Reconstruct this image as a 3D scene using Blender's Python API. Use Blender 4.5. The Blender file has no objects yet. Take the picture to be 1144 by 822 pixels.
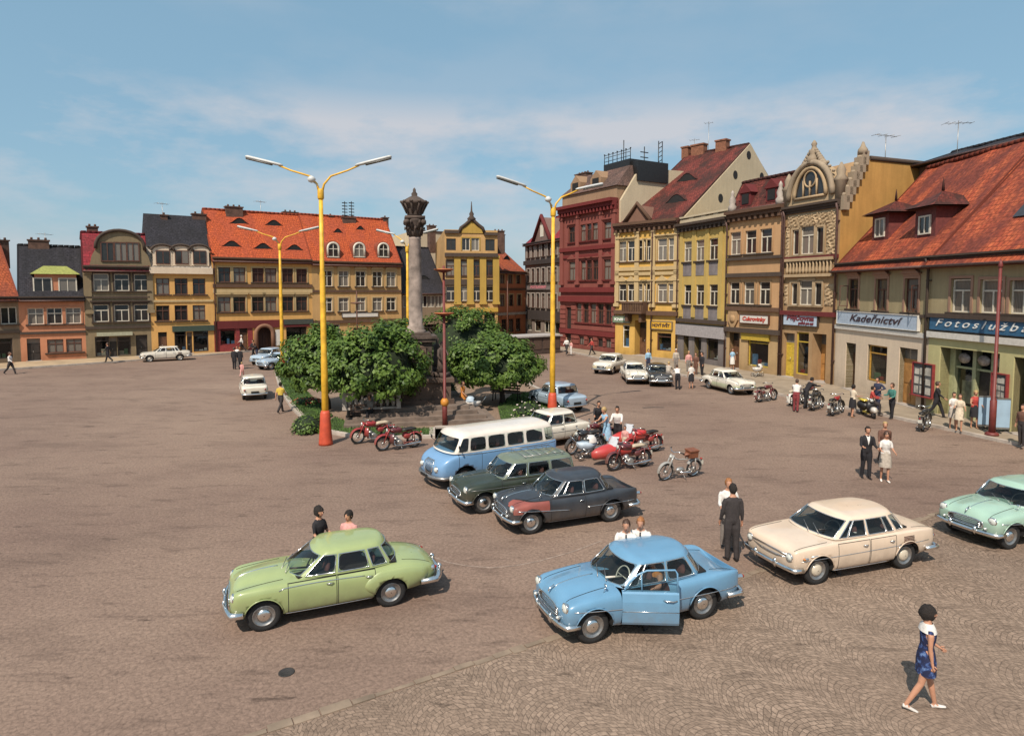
import bpy, bmesh, math, random
from mathutils import Vector, Matrix
from mathutils.bvhtree import BVHTree
from mathutils.kdtree import KDTree
random.seed(7)
scene = bpy.context.scene
C = scene.collection
PI = math.pi
R = math.radians
# ---------------------------------------------------------------- camera model (photo pixels -> places on the square)
F, CX, CY, YH, CAMH = 725.0, 572.0, 376.0, 325.0, 6.3
PITCH = math.atan((CY - YH) / F)
cp, sp = math.cos(PITCH), math.sin(PITCH)
def ray(x, y):
    b = -(y - CY) / F
    return Vector(((x - CX) / F, cp + b * sp, -sp + b * cp))
def at(x, y, z=0.0):
    r = ray(x, y); t = (z - CAMH) / r.z
    return Vector((r.x * t, r.y * t, z))
# ---------------------------------------------------------------- objects
def tag(o, label=None, cat=None, group=None, kind=None):
    if label: o['label'] = label
    if cat: o['category'] = cat
    if group: o['group'] = group
    if kind: o['kind'] = kind
    return o
def empty(name, loc=(0, 0, 0), rz=0.0, label=None, cat=None, group=None, parent=None):
    o = bpy.data.objects.new(name, None); C.objects.link(o)
    o.location = loc; o.rotation_euler = (0, 0, rz); o.empty_display_size = .2
    o.parent = parent
    return tag(o, label, cat, group)
def link(name, me, parent=None, loc=None, rot=None):
    o = bpy.data.objects.new(name, me); C.objects.link(o); o.parent = parent
    if loc is not None: o.location = loc
    if rot is not None: o.rotation_euler = rot
    return o
def kids(o): return [c for c in bpy.data.objects if c.parent == o]
def copy_tree(o, parent=None):
    c = o.copy(); C.objects.link(c)
    if parent is not None: c.parent = parent
    for ch in kids(o): copy_tree(ch, c)
    return c
def evaluated(me, mods):
    """mesh -> mesh with modifiers applied; mods is a list of (type, dict)"""
    ws = bpy.data.scenes.get('work') or bpy.data.scenes.new('work')
    o = bpy.data.objects.new('work', me); ws.collection.objects.link(o)
    helper = [v for _, kw in mods for v in kw.values() if isinstance(v, bpy.types.Object)]
    for h in helper: ws.collection.objects.link(h)
    for t, kw in mods:
        m = o.modifiers.new('m', t)
        for k, v in kw.items(): setattr(m, k, v)
    with bpy.context.temp_override(scene=ws, view_layer=ws.view_layers[0]): dg = bpy.context.evaluated_depsgraph_get()
    dg.update()
    out = bpy.data.meshes.new_from_object(o.evaluated_get(dg))
    bpy.data.objects.remove(o)
    return out
def smooth(me, on=True):
    me.polygons.foreach_set('use_smooth', [on] * len(me.polygons)); me.update(); return me
class MB:
    """collects shapes and links them as ONE mesh object"""
    def __init__(s):
        s.bm = bmesh.new(); s.uv = s.bm.loops.layers.uv.new('UVMap'); s.m = 0; s.T = Matrix()
    def _v(s, p): return s.bm.verts.new(s.T @ Vector(p))
    def face(s, pts, uvs=None, m=None):
        f = s.bm.faces.new([s._v(p) for p in pts]); f.material_index = s.m if m is None else m
        if uvs:
            for l, u in zip(f.loops, uvs): l[s.uv].uv = u
        return f
    def box(s, x0, x1, y0, y1, z0, z1, m=None):
        v = [s._v((x, y, z)) for x in (x0, x1) for y in (y0, y1) for z in (z0, z1)]
        for q in ((0, 1, 3, 2), (4, 6, 7, 5), (0, 4, 5, 1), (2, 3, 7, 6), (0, 2, 6, 4), (1, 5, 7, 3)):
            f = s.bm.faces.new([v[i] for i in q]); f.material_index = s.m if m is None else m
        return s
    def ring(s, c, ax, bx, ra, rb, n, ph=0.0):
        return [s._v(Vector(c) + Vector(ax) * ra * math.cos(2 * PI * i / n + ph) + Vector(bx) * rb * math.sin(2 * PI * i / n + ph)) for i in range(n)]
    def skin(s, rings, cap=True, m=None):
        mi = s.m if m is None else m
        for a, b in zip(rings, rings[1:]):
            n = len(a)
            for i in range(n):
                f = s.bm.faces.new((a[i], a[(i + 1) % n], b[(i + 1) % n], b[i])); f.material_index = mi; f.smooth = True
        if cap:
            for r_ in (rings[0][::-1], rings[-1]):
                try:
                    f = s.bm.faces.new(r_); f.material_index = mi
                except ValueError: pass
    def tube(s, pts, r, n=8, m=None, cap=True, flat=1.0):
        pts = [Vector(p) for p in pts]
        if not isinstance(r, (list, tuple)): r = [r] * len(pts)
        rings = []; up = None
        for i, p in enumerate(pts):
            d = (pts[min(i + 1, len(pts) - 1)] - pts[max(i - 1, 0)]).normalized()
            if up is None: up = Vector((0, 0, 1)) if abs(d.z) < .9 else Vector((1, 0, 0))
            a = d.cross(up).normalized(); b = a.cross(d).normalized(); up = b
            rings.append(s.ring(p, a, b, r[i], r[i] * flat, n))
        s.skin(rings, cap, m); return s
    def lathe(s, prof, n=16, c=(0, 0, 0), axis='z', m=None, cap=True, arc=None):
        c = Vector(c)
        A = {'z': ((1, 0, 0), (0, 1, 0), (0, 0, 1)), 'y': ((0, 0, 1), (1, 0, 0), (0, 1, 0)), 'x': ((0, 1, 0), (0, 0, 1), (1, 0, 0))}[axis]
        s.skin([s.ring(c + Vector(A[2]) * h, A[0], A[1], max(r, 1e-4), max(r, 1e-4), n) for r, h in prof], cap, m); return s
    def ball(s, c, r, n=12, m=None, sc=(1, 1, 1)):
        c = Vector(c)
        rings = []
        for j in range(1, n // 2):
            t = PI * j / (n // 2)
            rings.append(s.ring(c + Vector((0, 0, -math.cos(t) * r * sc[2])), (1, 0, 0), (0, 1, 0), math.sin(t) * r * sc[0], math.sin(t) * r * sc[1], n))
        s.skin(rings, True, m); return s
    def torus(s, c, R_, r, axis='y', n=24, k=8, m=None):
        A = {'z': (Vector((1, 0, 0)), Vector((0, 1, 0)), Vector((0, 0, 1))), 'y': (Vector((0, 0, 1)), Vector((1, 0, 0)), Vector((0, 1, 0))), 'x': (Vector((0, 1, 0)), Vector((0, 0, 1)), Vector((1, 0, 0)))}[axis]
        c = Vector(c); rings = []
        for i in range(n):
            t = 2 * PI * i / n; d = A[0] * math.cos(t) + A[1] * math.sin(t)
            rings.append(s.ring(c + d * R_, d, A[2], r, r, k))
        rings.append(rings[0])
        s.skin(rings, False, m); return s
    def prism(s, poly, y0, y1, m=None):
        """poly in local x,z extruded along y"""
        a = [s._v((p[0], y0, p[1])) for p in poly]; b = [s._v((p[0], y1, p[1])) for p in poly]; n = len(poly)
        fs = [s.bm.faces.new(a), s.bm.faces.new(b[::-1])] + [s.bm.faces.new((a[(i + 1) % n], a[i], b[i], b[(i + 1) % n])) for i in range(n)]
        for f in fs: f.material_index = s.m if m is None else m
        return s
    def slab(s, poly, z0, z1, m=None):
        a = [s._v((p[0], p[1], z0)) for p in poly]; b = [s._v((p[0], p[1], z1)) for p in poly]; n = len(poly)
        fs = [s.bm.faces.new(a[::-1]), s.bm.faces.new(b)] + [s.bm.faces.new((a[i], a[(i + 1) % n], b[(i + 1) % n], b[i])) for i in range(n)]
        for f in fs: f.material_index = s.m if m is None else m
        return s
    def mesh(s, name, mats, sm=None, recalc=True):
        if recalc: bmesh.ops.recalc_face_normals(s.bm, faces=s.bm.faces)
        me = bpy.data.meshes.new(name); s.bm.to_mesh(me); s.bm.free()
        for m in (mats if isinstance(mats, (list, tuple)) else [mats]): me.materials.append(m)
        if sm is not None: smooth(me, sm)
        return me
    def build(s, name, mats, parent=None, sm=None, loc=None, rot=None, recalc=True):
        return link(name, s.mesh(name, mats, sm, recalc), parent, loc, rot)
# ---------------------------------------------------------------- materials
_mats = {}
def srgb(h):
    h = h.lstrip('#'); return tuple((lambda c: c / 12.92 if c <= .04045 else ((c + .055) / 1.055) ** 2.4)(int(h[i:i + 2], 16) / 255) for i in (0, 2, 4))
def newmat(name):
    m = bpy.data.materials.new(name); m.use_nodes = True
    nt = m.node_tree; return m, nt, nt.nodes['Principled BSDF']
def N(nt, t, **kw):
    n = nt.nodes.new(t)
    for k, v in kw.items():
        if k in n.inputs.keys(): n.inputs[k].default_value = v
        else: setattr(n, k, v)
    return n
def ramp(nt, src, stops):
    n = nt.nodes.new('ShaderNodeValToRGB'); e = n.color_ramp.elements
    while len(e) < len(stops): e.new(.5)
    for i, (p, c) in enumerate(stops):
        e[i].position = p; e[i].color = (c, c, c, 1) if isinstance(c, (int, float)) else (*c[:3], 1)
    nt.links.new(src, n.inputs[0]); return n.outputs[0]
def mixc(nt, fac, a, b, mode='MIX'):
    n = nt.nodes.new('ShaderNodeMix'); n.data_type = 'RGBA'; n.blend_type = mode
    for s, v in ((0, fac), (6, a), (7, b)):
        if hasattr(v, 'is_linked'): nt.links.new(v, n.inputs[s])
        elif s == 0: n.inputs[0].default_value = v
        else: n.inputs[s].default_value = (*v[:3], 1)
    return n.outputs[2]
def noise(nt, co, scale, detail=3, rough=.55):
    n = N(nt, 'ShaderNodeTexNoise', Scale=scale, Detail=detail, Roughness=rough); nt.links.new(co, n.inputs['Vector']); return n.outputs['Fac']
def mapping(nt, co, sc=(1, 1, 1), rot=(0, 0, 0)):
    n = nt.nodes.new('ShaderNodeMapping'); n.inputs['Scale'].default_value = sc; n.inputs['Rotation'].default_value = rot
    nt.links.new(co, n.inputs['Vector']); return n.outputs[0]
def bump(nt, h, b, strength=.3, dist=.02):
    n = N(nt, 'ShaderNodeBump', Strength=strength, Distance=dist); nt.links.new(h, n.inputs['Height']); nt.links.new(n.outputs[0], b.inputs['Normal'])
def M(name, col, rough=.7, var=.18, scale=6.0, metal=0.0, coat=0.0, bmp=0.0, spec=.5):
    """plain surface with tonal variation"""
    if name in _mats: return _mats[name]
    m, nt, b = newmat(name)
    co = N(nt, 'ShaderNodeTexCoord').outputs['Object']
    f = noise(nt, co, scale, 4)
    d = tuple(c * (1 - var) for c in col); l = tuple(min(1, c * (1 + var)) for c in col)
    nt.links.new(mixc(nt, ramp(nt, f, [(.3, 0), (.7, 1)]), d, l), b.inputs['Base Color'])
    b.inputs['Roughness'].default_value = rough; b.inputs['Metallic'].default_value = metal
    b.inputs['Specular IOR Level'].default_value = spec
    if coat: b.inputs['Coat Weight'].default_value = coat; b.inputs['Coat Roughness'].default_value = .06
    if bmp: bump(nt, noise(nt, co, scale * 4), b, bmp)
    _mats[name] = m; return m
def plaster(name, col, dirt=.5):
    if name in _mats: return _mats[name]
    m, nt, b = newmat(name)
    co = N(nt, 'ShaderNodeTexCoord').outputs['Object']
    big = ramp(nt, noise(nt, co, .55, 5, .6), [(.32, 0), (.68, 1)])
    streak = ramp(nt, noise(nt, mapping(nt, co, (2.2, 2.2, .22)), 1.6, 4), [(.35, 0), (.72, 1)])
    fine = noise(nt, co, 9, 3)
    c = mixc(nt, big, tuple(x * (1 - .28 * dirt) for x in col), tuple(min(1, x * 1.08) for x in col))
    n = nt.nodes.new('ShaderNodeMath'); n.operation = 'MULTIPLY'; n.inputs[1].default_value = .75 * dirt; nt.links.new(streak, n.inputs[0])
    c = mixc(nt, n.outputs[0], c, tuple(x * .55 for x in col))
    c = mixc(nt, .25, c, mixc(nt, fine, tuple(x * .6 for x in col), tuple(min(1, x * 1.3) for x in col)))
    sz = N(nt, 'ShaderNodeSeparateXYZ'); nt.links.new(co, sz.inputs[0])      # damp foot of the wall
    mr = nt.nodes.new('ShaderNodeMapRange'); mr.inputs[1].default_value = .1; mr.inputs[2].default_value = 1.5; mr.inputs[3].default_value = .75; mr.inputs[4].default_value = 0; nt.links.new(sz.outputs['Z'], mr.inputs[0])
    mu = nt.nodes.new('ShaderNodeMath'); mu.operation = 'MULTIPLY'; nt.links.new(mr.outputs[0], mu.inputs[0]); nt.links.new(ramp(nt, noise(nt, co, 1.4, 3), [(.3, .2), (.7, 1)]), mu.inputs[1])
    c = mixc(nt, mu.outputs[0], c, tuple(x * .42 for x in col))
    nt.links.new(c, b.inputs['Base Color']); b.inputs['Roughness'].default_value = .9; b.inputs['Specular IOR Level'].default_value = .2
    bump(nt, fine, b, .25, .02)
    _mats[name] = m; return m
def tiles(name, cols, row=.3, w=.24, moss=None, seed=0):
    """roof covering; uses metre UVs (along eave, up the slope)"""
    if name in _mats: return _mats[name]
    m, nt, b = newmat(name)
    uv = N(nt, 'ShaderNodeTexCoord').outputs['UV']
    br = N(nt, 'ShaderNodeTexBrick', Scale=1.0); br.offset = .5
    for k, v in (('Mortar Size', .018), ('Brick Width', w), ('Row Height', row), ('Bias', 0.0), ('Mortar Smooth', .3)): br.inputs[k].default_value = v
    br.inputs['Color1'].default_value = (*cols[0], 1); br.inputs['Color2'].default_value = (*cols[1], 1); br.inputs['Mortar'].default_value = (*[c * .35 for c in cols[1]], 1)
    nt.links.new(uv, br.inputs['Vector'])
    mp = N(nt, 'ShaderNodeMapping'); mp.inputs['Location'].default_value = (seed * 7.3, seed * 3.1, 0); nt.links.new(uv, mp.inputs[0])
    patch = ramp(nt, noise(nt, mapping(nt, mp.outputs[0], (1, .45, 1)), .6, 7, .68), [(.42, 0), (.58, 1)])
    c = mixc(nt, patch, br.outputs['Color'], moss or tuple(x * .45 for x in cols[1]))
    sp_ = ramp(nt, noise(nt, mp.outputs[0], 5, 2), [(.35, .62), (.7, 1.15)])
    c = mixc(nt, 1.0, c, sp_, 'MULTIPLY')
    nt.links.new(c, b.inputs['Base Color']); b.inputs['Roughness'].default_value = .85; b.inputs['Specular IOR Level'].default_value = .25
    w_ = N(nt, 'ShaderNodeTexWave', Scale=1 / row / 6.2832 * 3.1416 * 2 / 2); w_.wave_profile = 'SAW'; w_.bands_direction = 'Y'
    nt.links.new(uv, w_.inputs['Vector']); bump(nt, w_.outputs['Fac'], b, .7, .05)
    _mats[name] = m; return m
def glassmat(name, tint=(.75, .8, .8), dark=.75):
    """thin window glass: part see-through, part mirror"""
    if name in _mats: return _mats[name]
    m = bpy.data.materials.new(name); m.use_nodes = True; nt = m.node_tree; nt.nodes.clear()
    tr = N(nt, 'ShaderNodeBsdfTransparent'); tr.inputs[0].default_value = (*[t * dark for t in tint], 1)
    gl = N(nt, 'ShaderNodeBsdfGlossy', Roughness=.03)
    lw = N(nt, 'ShaderNodeLayerWeight', Blend=.5); pw = nt.nodes.new('ShaderNodeMath'); pw.operation = 'POWER'; pw.inputs[1].default_value = 4.0; nt.links.new(lw.outputs['Facing'], pw.inputs[0])
    fr = nt.nodes.new('ShaderNodeMath'); fr.operation = 'MULTIPLY_ADD'; fr.inputs[1].default_value = .75; fr.inputs[2].default_value = .05; nt.links.new(pw.outputs[0], fr.inputs[0]); mx = nt.nodes.new('ShaderNodeMixShader'); out = nt.nodes.new('ShaderNodeOutputMaterial')
    nt.links.new(fr.outputs[0], mx.inputs[0]); nt.links.new(tr.outputs[0], mx.inputs[1]); nt.links.new(gl.outputs[0], mx.inputs[2]); nt.links.new(mx.outputs[0], out.inputs[0])
    _mats[name] = m; return m
def panemat():
    if 'pane' in _mats: return _mats['pane']
    m, nt, b = newmat('window pane')
    rnd = N(nt, 'ShaderNodeObjectInfo').outputs['Random']
    co = N(nt, 'ShaderNodeTexCoord').outputs['Object']
    st = N(nt, 'ShaderNodeTexWave', Scale=4.0, Distortion=2.5); st.bands_direction = 'X'; nt.links.new(co, st.inputs['Vector'])
    curt = mixc(nt, st.outputs['Fac'], (.10, .085, .07), (.24, .21, .18))
    base = mixc(nt, noise(nt, co, 2.3), (.012, .011, .012), (.045, .04, .038))
    sepz = N(nt, 'ShaderNodeSeparateXYZ'); nt.links.new(co, sepz.inputs[0])
    edge = ramp(nt, rnd, [(.52, 0), (.54, 1)])
    nt.links.new(mixc(nt, edge, base, curt), b.inputs['Base Color'])
    b.inputs['Roughness'].default_value = .06; b.inputs['Specular IOR Level'].default_value = .55
    bump(nt, noise(nt, co, 1.2, 1), b, .05, .05)
    _mats['pane'] = m; return m
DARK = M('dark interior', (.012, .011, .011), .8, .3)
CHROME = M('chrome', (.80, .79, .77), .2, .08, 20, metal=1.0)
STEEL = M('worn steel', (.32, .31, .30), .4, .2, 20, metal=.8)
RUBBER = M('tyre rubber', (.018, .017, .017), .85, .3, 30)
BLACK = M('black paint', (.015, .014, .014), .45, .3)
WHITEP = M('white window paint', (.62, .56, .46), .6, .15)
BROWNP = M('brown window paint', (.10, .04, .025), .6, .25)
STONE = M('weathered stone', (.17, .14, .12), .9, .4, 3, bmp=.4)
PALESTONE = M('pale stone', (.36, .31, .27), .9, .25, 3, bmp=.3)
# ---------------------------------------------------------------- world, sun, camera
SUN_AZ, SUN_EL = R(23), R(50)          # shadows run away from the camera and to the right
def make_world():
    w = bpy.data.worlds.new('World'); scene.world = w; w.use_nodes = True
    nt = w.node_tree; bg = nt.nodes['Background']
    sky = nt.nodes.new('ShaderNodeTexSky'); sky.sky_type = 'NISHITA'; sky.sun_disc = False
    d = Vector((-math.sin(SUN_AZ) * math.cos(SUN_EL), -math.cos(SUN_AZ) * math.cos(SUN_EL), math.sin(SUN_EL)))
    sky.sun_elevation = SUN_EL; sky.sun_rotation = math.atan2(d.x, d.y)
    sky.air_density = 1.0; sky.dust_density = 1.6; sky.ozone_density = 1.2
    co = nt.nodes.new('ShaderNodeTexCoord').outputs['Generated']
    sep = N(nt, 'ShaderNodeSeparateXYZ'); nt.links.new(co, sep.inputs[0])
    n1 = noise(nt, mapping(nt, co, (1.3, 1.3, 3.6), (0, 0, 3.7)), 2.1, 8, .58)
    low = ramp(nt, sep.outputs['Z'], [(0.0, .45), (.10, .65), (.17, 1.0), (.24, .95), (.285, .2), (.36, .08), (.43, .55)])
    mul = nt.nodes.new('ShaderNodeMath'); mul.operation = 'MULTIPLY'
    nt.links.new(ramp(nt, n1, [(.45, 0), (.61, .85)]), mul.inputs[0]); nt.links.new(low, mul.inputs[1])
    tint = mixc(nt, 1.0, sky.outputs[0], (1.7, 1.75, 1.6), 'MULTIPLY')
    tint = mixc(nt, .62, tint, (3.4, 6.0, 8.0))
    c = mixc(nt, mul.outputs[0], tint, (8.0, 7.9, 8.3))
    nt.links.new(c, bg.inputs['Color']); bg.inputs['Strength'].default_value = .08
    l = bpy.data.lights.new('sun', 'SUN'); l.energy = 5.0; l.angle = R(.5); l.color = (1.0, .90, .77)
    s = bpy.data.objects.new('sun', l); C.objects.link(s); s.rotation_euler = (-d).to_track_quat('-Z', 'Y').to_euler(); s.location = d * 60
    cd = bpy.data.cameras.new('camera'); co_ = bpy.data.objects.new('camera', cd); C.objects.link(co_)
    cd.sensor_width = 36; cd.lens = 36 * F / 1144; cd.shift_y = -35 / 1144; cd.clip_end = 3000; cd.clip_start = .1
    co_.location = (0, 0, CAMH); co_.rotation_euler = (PI / 2 - PITCH, 0, 0); scene.camera = co_
    scene.view_settings.view_transform = 'Standard'; scene.view_settings.look = 'None'; scene.view_settings.exposure = 0
make_world()
for k, v in (('max_bounces', 4), ('diffuse_bounces', 2), ('glossy_bounces', 2), ('transmission_bounces', 2), ('transparent_max_bounces', 8)): setattr(scene.cycles, k, v)
scene.cycles.caustics_reflective = scene.cycles.caustics_refractive = False
# ---------------------------------------------------------------- ground
def ground_mat(name, lo, mid, hi, setts, sett_bump, worn=(0, 0), arcs=1.6):
    m, nt, b = newmat(name)
    co = N(nt, 'ShaderNodeTexCoord').outputs['Object']
    a = noise(nt, co, .085, 4, .62); bb = noise(nt, mapping(nt, co, (.55, 1.3, 1), (0, 0, R(38))), .5, 4, .65); fine = noise(nt, co, 14, 2, .7)
    c = ramp(nt, a, [(.3, lo), (.5, mid), (.72, hi)])
    st = ramp(nt, bb, [(.52, 0), (.72, .5)])
    c = mixc(nt, st, c, tuple(x * .62 for x in lo))
    sm = ramp(nt, noise(nt, mapping(nt, co, (.5, 2.0, 1), (0, 0, R(-20))), 1.3, 3, .6), [(.57, 0), (.72, .55)])
    c = mixc(nt, sm, c, tuple(x * .5 for x in lo))
    oil = ramp(nt, noise(nt, mapping(nt, co, (.8, 2.4, 1), (0, 0, R(25))), 1.0, 5, .7), [(.62, 0), (.70, .75)])
    c = mixc(nt, oil, c, tuple(x * .32 for x in lo))
    # rows of setts bowed into arcs
    sx = nt.nodes.new('ShaderNodeSeparateXYZ'); nt.links.new(mapping(nt, co, (1, 1, 1), (0, 0, R(-36))), sx.inputs[0])
    def math_(op, a, b=None):
        n = nt.nodes.new('ShaderNodeMath'); n.operation = op
        for i, v in enumerate((a, b)):
            if v is None: continue
            if hasattr(v, 'is_linked'): nt.links.new(v, n.inputs[i])
            else: n.inputs[i].default_value = v
        return n.outputs[0]
    t_ = math_('SUBTRACT', math_('FRACT', math_('DIVIDE', sx.outputs['X'], arcs)), .5)
    yy = math_('ADD', sx.outputs['Y'], math_('MULTIPLY', math_('MULTIPLY', t_, t_), arcs * 1.3))
    yy = math_('ADD', yy, math_('MULTIPLY', noise(nt, co, .8, 3), .55)); xx = math_('ADD', sx.outputs['X'], math_('MULTIPLY', noise(nt, co, 1.1, 2), .45))
    cb = nt.nodes.new('ShaderNodeCombineXYZ'); nt.links.new(xx, cb.inputs[0]); nt.links.new(yy, cb.inputs[1])
    br = N(nt, 'ShaderNodeTexBrick', Scale=1.0); nt.links.new(cb.outputs[0], br.inputs['Vector'])
    for k, v in (('Mortar Size', setts * .09), ('Mortar Smooth', .6), ('Brick Width', setts * 1.15), ('Row Height', setts), ('Bias', 0.0)): br.inputs[k].default_value = v
    br.inputs['Color1'].default_value = (.72, .71, .70, 1); br.inputs['Color2'].default_value = (1.2, 1.2, 1.2, 1); br.inputs['Mortar'].default_value = (1, 1, 1, 1)
    wr = ramp(nt, noise(nt, co, .35, 4, .6), [(.35, .45), (.65, 1)])
    c = mixc(nt, math_('MULTIPLY', wr, worn[0]), c, mixc(nt, 1.0, c, br.outputs['Color'], 'MULTIPLY'))
    c = mixc(nt, math_('MULTIPLY', math_('MULTIPLY', br.outputs['Fac'], wr), worn[1]), c, tuple(x * .38 for x in lo))
    j = math_('SUBTRACT', 1.0, br.outputs['Fac'])
    c = mixc(nt, 1.0, c, ramp(nt, fine, [(.3, .72), (.7, 1.22)]), 'MULTIPLY')
    nt.links.new(c, b.inputs['Base Color']); b.inputs['Roughness'].default_value = .85; b.inputs['Specular IOR Level'].default_value = .25
    add = nt.nodes.new('ShaderNodeMath'); add.operation = 'ADD'; nt.links.new(j, add.inputs[0]); nt.links.new(fine, add.inputs[1])
    bump(nt, add.outputs[0], b, sett_bump, .02)
    return m
G1 = ground_mat('worn paving', (.185, .122, .096), (.242, .166, .127), (.295, .208, .157), .16, .2, (.22, .2), 2.4)
G2 = ground_mat('small granite setts', (.21, .147, .110), (.275, .197, .147), (.325, .238, .178), .095, .5, (.85, .7), 1.35)
G3 = M('pavement slabs', (.30, .235, .17), .9, .2, 1.2, bmp=.3)
KERB = M('granite kerb', (.40, .34, .29), .9, .22, 2.5, bmp=.3)
GRAVEL = ground_mat('packed gravel', (.20, .14, .10), (.26, .18, .13), (.32, .23, .17), .08, .2, (.3, .1))
TARMAC = M('tar seam', (.035, .03, .028), .8, .3)
mb = MB(); mb.face([(-900, -60, 0), (900, -60, 0), (900, 1800, 0), (-900, 1800, 0)])
tag(mb.build('ground', G1), kind='structure')
# setts of the near pavement: everything to the right of one long edge
e0, e1 = at(290, 822), at(850, 640); ed = (e1 - e0).normalized()
ea, eb = e0 - ed * 10, e1 + ed * 16
rt = Vector((ed.y, -ed.x, 0))
mb = MB(); mb.face([tuple(p + Vector((0, 0, .004))) for p in (ea, ea + rt * 30, eb + rt * 30, eb)])
tag(mb.build('pavement', G2), kind='structure')
mb = MB(); t = 0.0
while t < 40:
    ln = random.uniform(.28, .5); p = ea + ed * t; q = ea + ed * (t + ln - .02)
    o = random.uniform(-.025, .025); w_ = random.uniform(.12, .17)
    mb.slab([p - rt * (w_ + o), p + rt * o, q + rt * o, q - rt * (w_ + o)][::-1], -.02, .012 + random.uniform(0, .012)); t += ln
tag(mb.build('edging_stones', M('edge stones', (.23, .17, .122), .9, .35, 1.7, bmp=.3)), kind='structure')
def offset(pts, d):
    out = []
    for i, p in enumerate(pts):
        t = (pts[min(i + 1, len(pts) - 1)] - pts[max(i - 1, 0)]).normalized(); out.append(p + Vector((-t.y, t.x, 0)) * d)
    return out
def kerb(name, pts, w=.22, h=.13, mat=KERB):
    pts = [Vector((p.x, p.y, 0)) for p in pts]
    mb = MB(); L = []
    for a, b in zip(pts, pts[1:]):
        n = max(1, int((b - a).length / 1.0))
        for i in range(n):
            p = a.lerp(b, i / n); q = a.lerp(b, (i + 1) / n - .012 / (b - a).length)
            t = (b - a).normalized(); s = Vector((-t.y, t.x, 0)) * w
            mb.slab([p, q, q + s, p + s], -.05, h + random.uniform(-.006, .006))
    return tag(mb.build(name, mat), kind='structure')
def sheet(name, pts, z, mat, kind='structure'):
    mb = MB(); f = mb.face([(p.x, p.y, z) for p in pts]); bmesh.ops.triangulate(mb.bm, faces=[f]); return tag(mb.build(name, mat), kind=kind)
# right-hand pavement
rk = [at(*p) for p in ((1330, 545), (1144, 500), (1085, 487), (1000, 468), (860, 440), (800, 428), (700, 408), (640, 394.5), (600, 385), (560, 380))]
kerb('kerb', rk[::-1], .2)
sheet('sidewalk', rk + [Vector((4, 112, 0)), Vector((40, 112, 0)), Vector((40, 20, 0))], .125, G3)
lk = [at(*p) for p in ((-140, 424), (0, 414), (100, 407), (230, 397.5), (300, 391.5), (400, 388.5), (500, 386))]
kerb('kerb', lk, .2)
sheet('sidewalk', lk + [Vector((-5, 130, 0)), Vector((-90, 120, 0)), Vector((-90, 60, 0))], .125, M('yellowish flags', (.40, .29, .18), .9, .2, .8, bmp=.3))
# tar seams and the faint painted arc
def strip(name, pts, w, z, mat):
    a = offset(pts, w / 2); b = offset(pts, -w / 2); mb = MB()
    for i in range(len(pts) - 1): mb.face([(*a[i].xy, z), (*a[i + 1].xy, z), (*b[i + 1].xy, z), (*b[i].xy, z)])
    return tag(mb.build(name, mat), kind='structure')
strip('tar_seam', [at(*p) for p in ((650, 448.5), (662, 451), (671, 456), (667, 459), (655, 463), (640, 468))], .12, .005, TARMAC)
strip('tar_seam', [at(*p) for p in ((718, 455.5), (730, 455), (742, 455.2))], .2, .005, TARMAC)
strip('painted_line', [at(*p) for p in ((484, 622), (500, 628), (522, 632), (548, 634), (575, 632), (605, 626), (640, 616), (672, 604))], .05, .005, M('worn white paint', (.27, .20, .16), .9, .5, 5))
mb = MB(); mb.lathe([(.13, .003), (.13, .012), (.115, .012), (.11, .008), (.02, .008)], 24)
tag(mb.build('manhole_cover', M('cast iron', (.035, .03, .028), .6, .3, 20, bmp=.4), loc=at(320, 751)), 'round dark iron manhole cover in the worn paving near the green car', 'manhole cover')
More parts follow.
